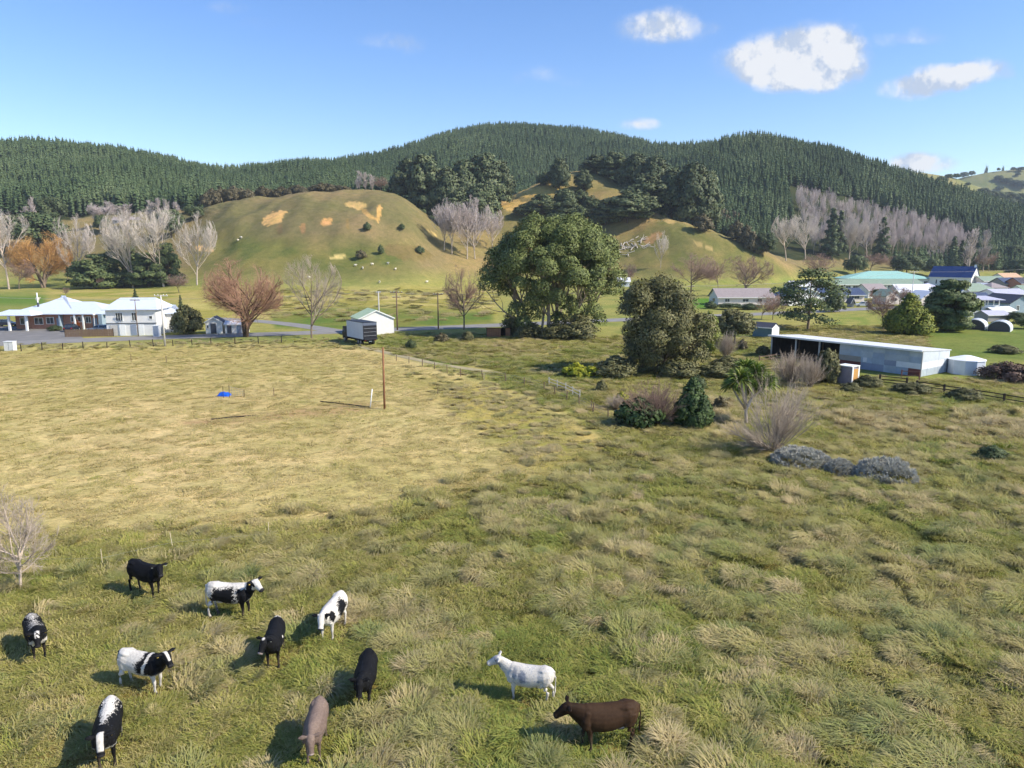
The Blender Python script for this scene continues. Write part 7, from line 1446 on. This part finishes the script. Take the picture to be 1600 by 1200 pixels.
# ---------------------------------------------------------------- grass
WIND = slice(None)
def blade_mesh(name, mat, rng, n, r0, lmin, lmax, lean, droop, width, lean_dir=None, upright=0.0):
    """n curved tapering blades from a patch of radius r0"""
    a = rng.uniform(0, 2 * np.pi, n); rr_ = r0 * np.sqrt(rng.random(n)); B = np.column_stack([np.cos(a) * rr_, np.sin(a) * rr_, np.full(n, -.03)])
    az = np.where(rng.random(n) < .65, a, rng.uniform(0, 2 * np.pi, n)) + rng.normal(0, .4, n)
    h = np.column_stack([np.cos(az), np.sin(az), np.zeros(n)])
    if lean_dir is not None: h = _norm(h + np.array([lean_dir[0], lean_dir[1], 0]) * rng.uniform(.3, 1.6, n)[:, None])
    L_ = rng.uniform(lmin, lmax, n)[:, None]; ln_ = rng.uniform(lean * .5, lean * 1.4, n)[:, None]; dr = rng.uniform(droop * .5, droop * 1.4, n)[:, None]; Z = np.array([0, 0, 1.0])
    d0 = _norm(h * ln_ + Z); d1 = _norm(d0 + (h * .6 - Z) * dr * .5); d2 = _norm(d1 + (h * .5 - Z) * dr)
    p1 = B + d0 * L_ * .36; p2 = p1 + d1 * L_ * .34; p3 = p2 + d2 * L_ * .30; s = np.cross(h, Z); w = (width * rng.uniform(.7, 1.4, n))[:, None]
    V = np.stack([B - s * w, B + s * w, p1 + s * w, p1 - s * w, p2 + s * w * .75, p2 - s * w * .75, p3], 1).reshape(-1, 3); V[:, 2] = np.maximum(V[:, 2], -.04)
    b = np.arange(n) * 7; me = np_mesh(name, V, [np.concatenate([np.stack([b, b + 1, b + 2, b + 3], -1), np.stack([b + 3, b + 2, b + 4, b + 5], -1)])[:, WIND], np.stack([b + 5, b + 4, b + 6], -1)[:, WIND]], mat=mat)
    tt = np.tile(np.array([0, 0, .36, .36, .7, .7, 1.0]), n); set_col(me, np.stack([tt, tt, tt], -1))
    # the upper side faces out; normals lean to the sky as in a soft sward
    nn = np.zeros(len(V) * 0 + 3); N = []
    for d_ in (d0, d0, d0, d0, d1, d1, d2):
        f_ = np.cross(s, d_); f_ = f_ * np.sign(f_[:, 2:3] + 1e-9); N.append(_norm(f_ * .75 + Z * .42 + h * .15))
    me.polygons.foreach_set('use_smooth', np.ones(len(me.polygons), bool)); me.normals_split_custom_set_from_vertices(np.stack(N, 1).reshape(-1, 3).tolist()); return me
rg_ = np.random.default_rng(21)
g_stops = [(0.0, (0.080, 0.145, 0.026)), (0.22, (0.180, 0.235, 0.036)), (0.45, (0.320, 0.310, 0.062)), (0.7, (0.46, 0.375, 0.145)), (1.0, (0.60, 0.455, 0.26))]
TUS_M = tinted('tussock_blades', g_stops, grad=((0.46, 0.41, 0.25), .55), island=.30, trans=.25)
SWD_M = tinted('sward_blades', g_stops, grad=((0.34, 0.33, 0.13), .35), island=.35, trans=.25)
TUS = [blade_mesh('tussock', TUS_M, rg_, 380, .36, .40, .80, .8, 1.6, .0085, (1.0, .2)), blade_mesh('tussock', TUS_M, rg_, 420, .42, .4, .85, 1.0, 1.9, .0085, (2.2, .3)), blade_mesh('tussock', TUS_M, rg_, 420, .50, .35, .75, 1.1, 2.0, .0085, (1.8, -.5)), blade_mesh('tussock', TUS_M, rg_, 260, .24, .45, .9, .6, 1.2, .0075, (.6, .2))]
SWD = [blade_mesh('sward', SWD_M, rg_, 330, .62, .14, .40, 1.1, 1.3, .0085, ld) for ld in (None, (1, .4), (-.6, 1))]
STB = [blade_mesh('stubble', SWD_M, rg_, 150, .55, .05, .15, 1.0, .8, .009, ld) for ld in (None, (1, 0))]
ALLG = TUS + SWD + STB       # 0-3 tussock, 4-6 sward, 7-8 stubble
def spread(dens, y0, y1, fn, seed, xr=(-.80, .80)):
    """points between distances y0..y1 inside the fan of view, kept by fn(px, py) -> probability"""
    r = np.random.default_rng(seed); n = int(dens * (xr[1] - xr[0]) * (y1 ** 2 - y0 ** 2) / 2); Y = np.sqrt(r.uniform(y0 ** 2, y1 ** 2, n)); X = Y * r.uniform(xr[0], xr[1], n)
    Z = terrain_macro(X, Y); px, py = project(np.column_stack([X, Y, Z])); k = r.random(n) < fn(px, py); X, Y = X[k], Y[k]; return np.column_stack([X, Y, H(X, Y)]), px[k], py[k], r
road_keep = lambda px, py: 1.0
def rough(px, py): return np.clip((py - rough_edge(px) + 40) / 95, 0.0, 1) ** 1.2
RANKP = [(600, 522), (1000, 527), (1180, 530), (1200, 506), (1440, 503), (1450, 540), (1300, 590), (1700, 598), (1700, 800), (1010, 700), (900, 650), (760, 592), (640, 566), (600, 545)]
def rank(px, py): return soft_poly(px, py, RANKP, 6) * (1 - soft_poly(px, py, [(606, 549), (660, 560), (780, 578), (780, 588), (655, 570), (560, 545)], 3)) * (1 - soft_poly(px, py, [(1196, 556), (1250, 545), (1500, 572), (1550, 580), (1550, 590), (1440, 592)], 2))
def paddock_edge(px, py): return soft_poly(px, py, [(640, 580), (780, 592), (960, 690), (930, 745), (820, 745), (700, 640)], 22)
def in_padd(px, py): return soft_poly(px, py, [(-300, 552), (300, 545), (520, 541), (600, 560), (740, 600), (880, 655), (940, 695), (920, 735), (780, 768), (640, 790), (560, 822), (420, 838), (300, 846), (150, 852), (0, 870), (-300, 890)], 6)
PT = []
def emit(P, px, py, r, idx, smin, smax, tint, zs=1.0, tilt=.12):
    n = len(P); s = r.uniform(smin, smax, n); PT.append((P, np.column_stack([r.normal(0, tilt, n), r.normal(0, tilt, n), 2.2 + 5.0 * (fbm(P[:, 0] / 7, P[:, 1] / 7, 99, 2) - .5) + r.normal(0, .5, n)]), np.column_stack([s, s, s * zs * r.uniform(.75, 1.2, n)]), r.choice(idx, n), np.clip(tint, 0, 1)))
def tintf(P, base, amp, r, sc=6.0, jit=.12): return base + amp * (fbm(P[:, 0] / sc, P[:, 1] / sc, 91, 3) - .5) * 2 + r.normal(0, jit, len(P))
def edge_t(P, px, py, t): k = np.clip(1 - (py - rough_edge(px) + 30) / 90, 0, 1); return t * (1 - .75 * k) + .74 * .75 * k
clump = lambda P: fbm(P[:, 0] / 2.6, P[:, 1] / 2.6, 95, 3)
P, px, py, r = spread(7.0, 13, 36, rough, 31); emit(P, px, py, r, (4, 5, 6), .75, 1.25, edge_t(P, px, py, tintf(P, .44, .52, r)))
P, px, py, r = spread(3.6, 36, 75, rough, 32); emit(P, px, py, r, (4, 5, 6), 1.0, 1.6, edge_t(P, px, py, tintf(P, .46, .52, r)))
CXY = np.array(COW_XY)
def off_cows(P, rad): return (np.hypot(P[:, None, 0] - CXY[None, :, 0], P[:, None, 1] - CXY[None, :, 1]).min(1) > rad)
def tus_den(px, py): return rough(px, py) * np.clip(.30 + (px - 250) / 800, .16, 1)
P, px, py, r = spread(4.2, 13, 36, tus_den, 33); c = clump(P); k = (c > .42) & off_cows(P, 1.25); emit(P[k], px[k], py[k], r, (0, 1, 2, 3), .5, 1.35, edge_t(P[k], px[k], py[k], tintf(P[k], .56, .48, r, 3.0, .22)))
P, px, py, r = spread(2.8, 36, 80, tus_den, 34); c = clump(P); k = c > .40; emit(P[k], px[k], py[k], r, (0, 1, 2, 3), .7, 1.35, edge_t(P[k], px[k], py[k], tintf(P[k], .56, .48, r, 4.0, .22)))
P, px, py, r = spread(.9, 48, 150, rank, 35); emit(P, px, py, r, (0, 1, 2, 3), .5, 1.25, tintf(P, .66, .50, r, 12.0, .18), zs=.75)
P, px, py, r = spread(.9, 48, 150, rank, 36); emit(P, px, py, r, (4, 5, 6), 1.2, 2.0, tintf(P, .52, .55, r, 12.0))
P, px, py, r = spread(1.1, 40, 105, paddock_edge, 37); c = clump(P); k = c > .5; emit(P[k], px[k], py[k], r, (0, 1, 2, 3), .5, 1.0, tintf(P[k], .74, .25, r, 5.0), zs=.75)
P, px, py, r = spread(2.4, 30, 120, in_padd, 38); emit(P, px, py, r, (7, 8), .9, 1.6, tintf(P, .86, .20, r, 8.0, .10))
P, px, py, r = spread(.05, 30, 118, in_padd, 39); emit(P, px, py, r, (4, 5, 6), .3, .7, tintf(P, .70, .3, r))
P, px, py, r = spread(.6, 100, 135, lambda px, py: soft_poly(px, py, [(-200, 552), (-200, 543), (300, 534), (540, 528), (610, 550), (520, 546), (300, 545)], 3), 40); emit(P, px, py, r, (0, 1, 3, 4), .6, 1.2, tintf(P, .62, .3, r), zs=.8)
P, px, py, r = spread(.12, 150, 330, lambda px, py: soft_poly(px, py, [(430, 452), (780, 452), (770, 500), (560, 505), (430, 495)], 4) * (clump(np.column_stack([px, py]) / 2.0) > .5), 41, (-.4, .1)); emit(P, px, py, r, (0, 2, 4, 6), 1.8, 3.2, tintf(P, .62, .35, r, 20), zs=.6)
P, px, py, r = spread(.5, 48, 110, lambda px, py: soft_poly(px, py, [(1380, 700), (1640, 690), (1640, 762), (1450, 750)], 10), 42); emit(P, px, py, r, (4, 5, 6), 1.3, 2.0, tintf(P, .05, .2, r))
P, px, py, r = spread(.5, 55, 120, lambda px, py: np.maximum(soft_poly(px, py, [(1290, 640), (1420, 650), (1440, 675), (1300, 672)], 8), np.maximum(soft_poly(px, py, [(1480, 640), (1620, 650), (1620, 700), (1500, 680)], 8), soft_poly(px, py, [(1090, 630), (1150, 630), (1150, 690), (1100, 690)], 8))), 43); emit(P, px, py, r, (0, 3), 1.0, 1.9, tintf(P, .92, .15, r))
P = np.concatenate([p[0] for p in PT]); R_ = np.concatenate([p[1] for p in PT]); S_ = np.concatenate([p[2] for p in PT]); I_ = np.concatenate([p[3] for p in PT]); T_ = np.concatenate([p[4] for p in PT])
near_cow = ~off_cows(P, 1.05); I_ = np.where(near_cow, 7 + (I_ % 2), I_); S_ = np.where(near_cow[:, None], np.maximum(S_, 1.0) * np.array([1.1, 1.1, 1.3]), S_)
scatter('pasture_grass', P, R_, S_, I_, ALLG, 'rank tussocky grass and grazed turf over the paddocks', T_)
print('grass instances', len(P))
# ---------------------------------------------------------------- thin air between here and the far hills
hz = NT('valley_air'); hz.n.remove(hz.b); pv = hz.new('ShaderNodeVolumePrincipled'); pv.inputs['Color'].default_value = (0.80, 0.90, 1.0, 1); pv.inputs['Density'].default_value = HAZE; pv.inputs['Anisotropy'].default_value = 0.0
hz.link(pv.outputs[0], hz.out.inputs['Volume'])
tag(MB().box(-13000, 13000, -13000, 13000, -6, 330).build('haze', hz.m), 'thin blue air over the valley', kind='stuff')
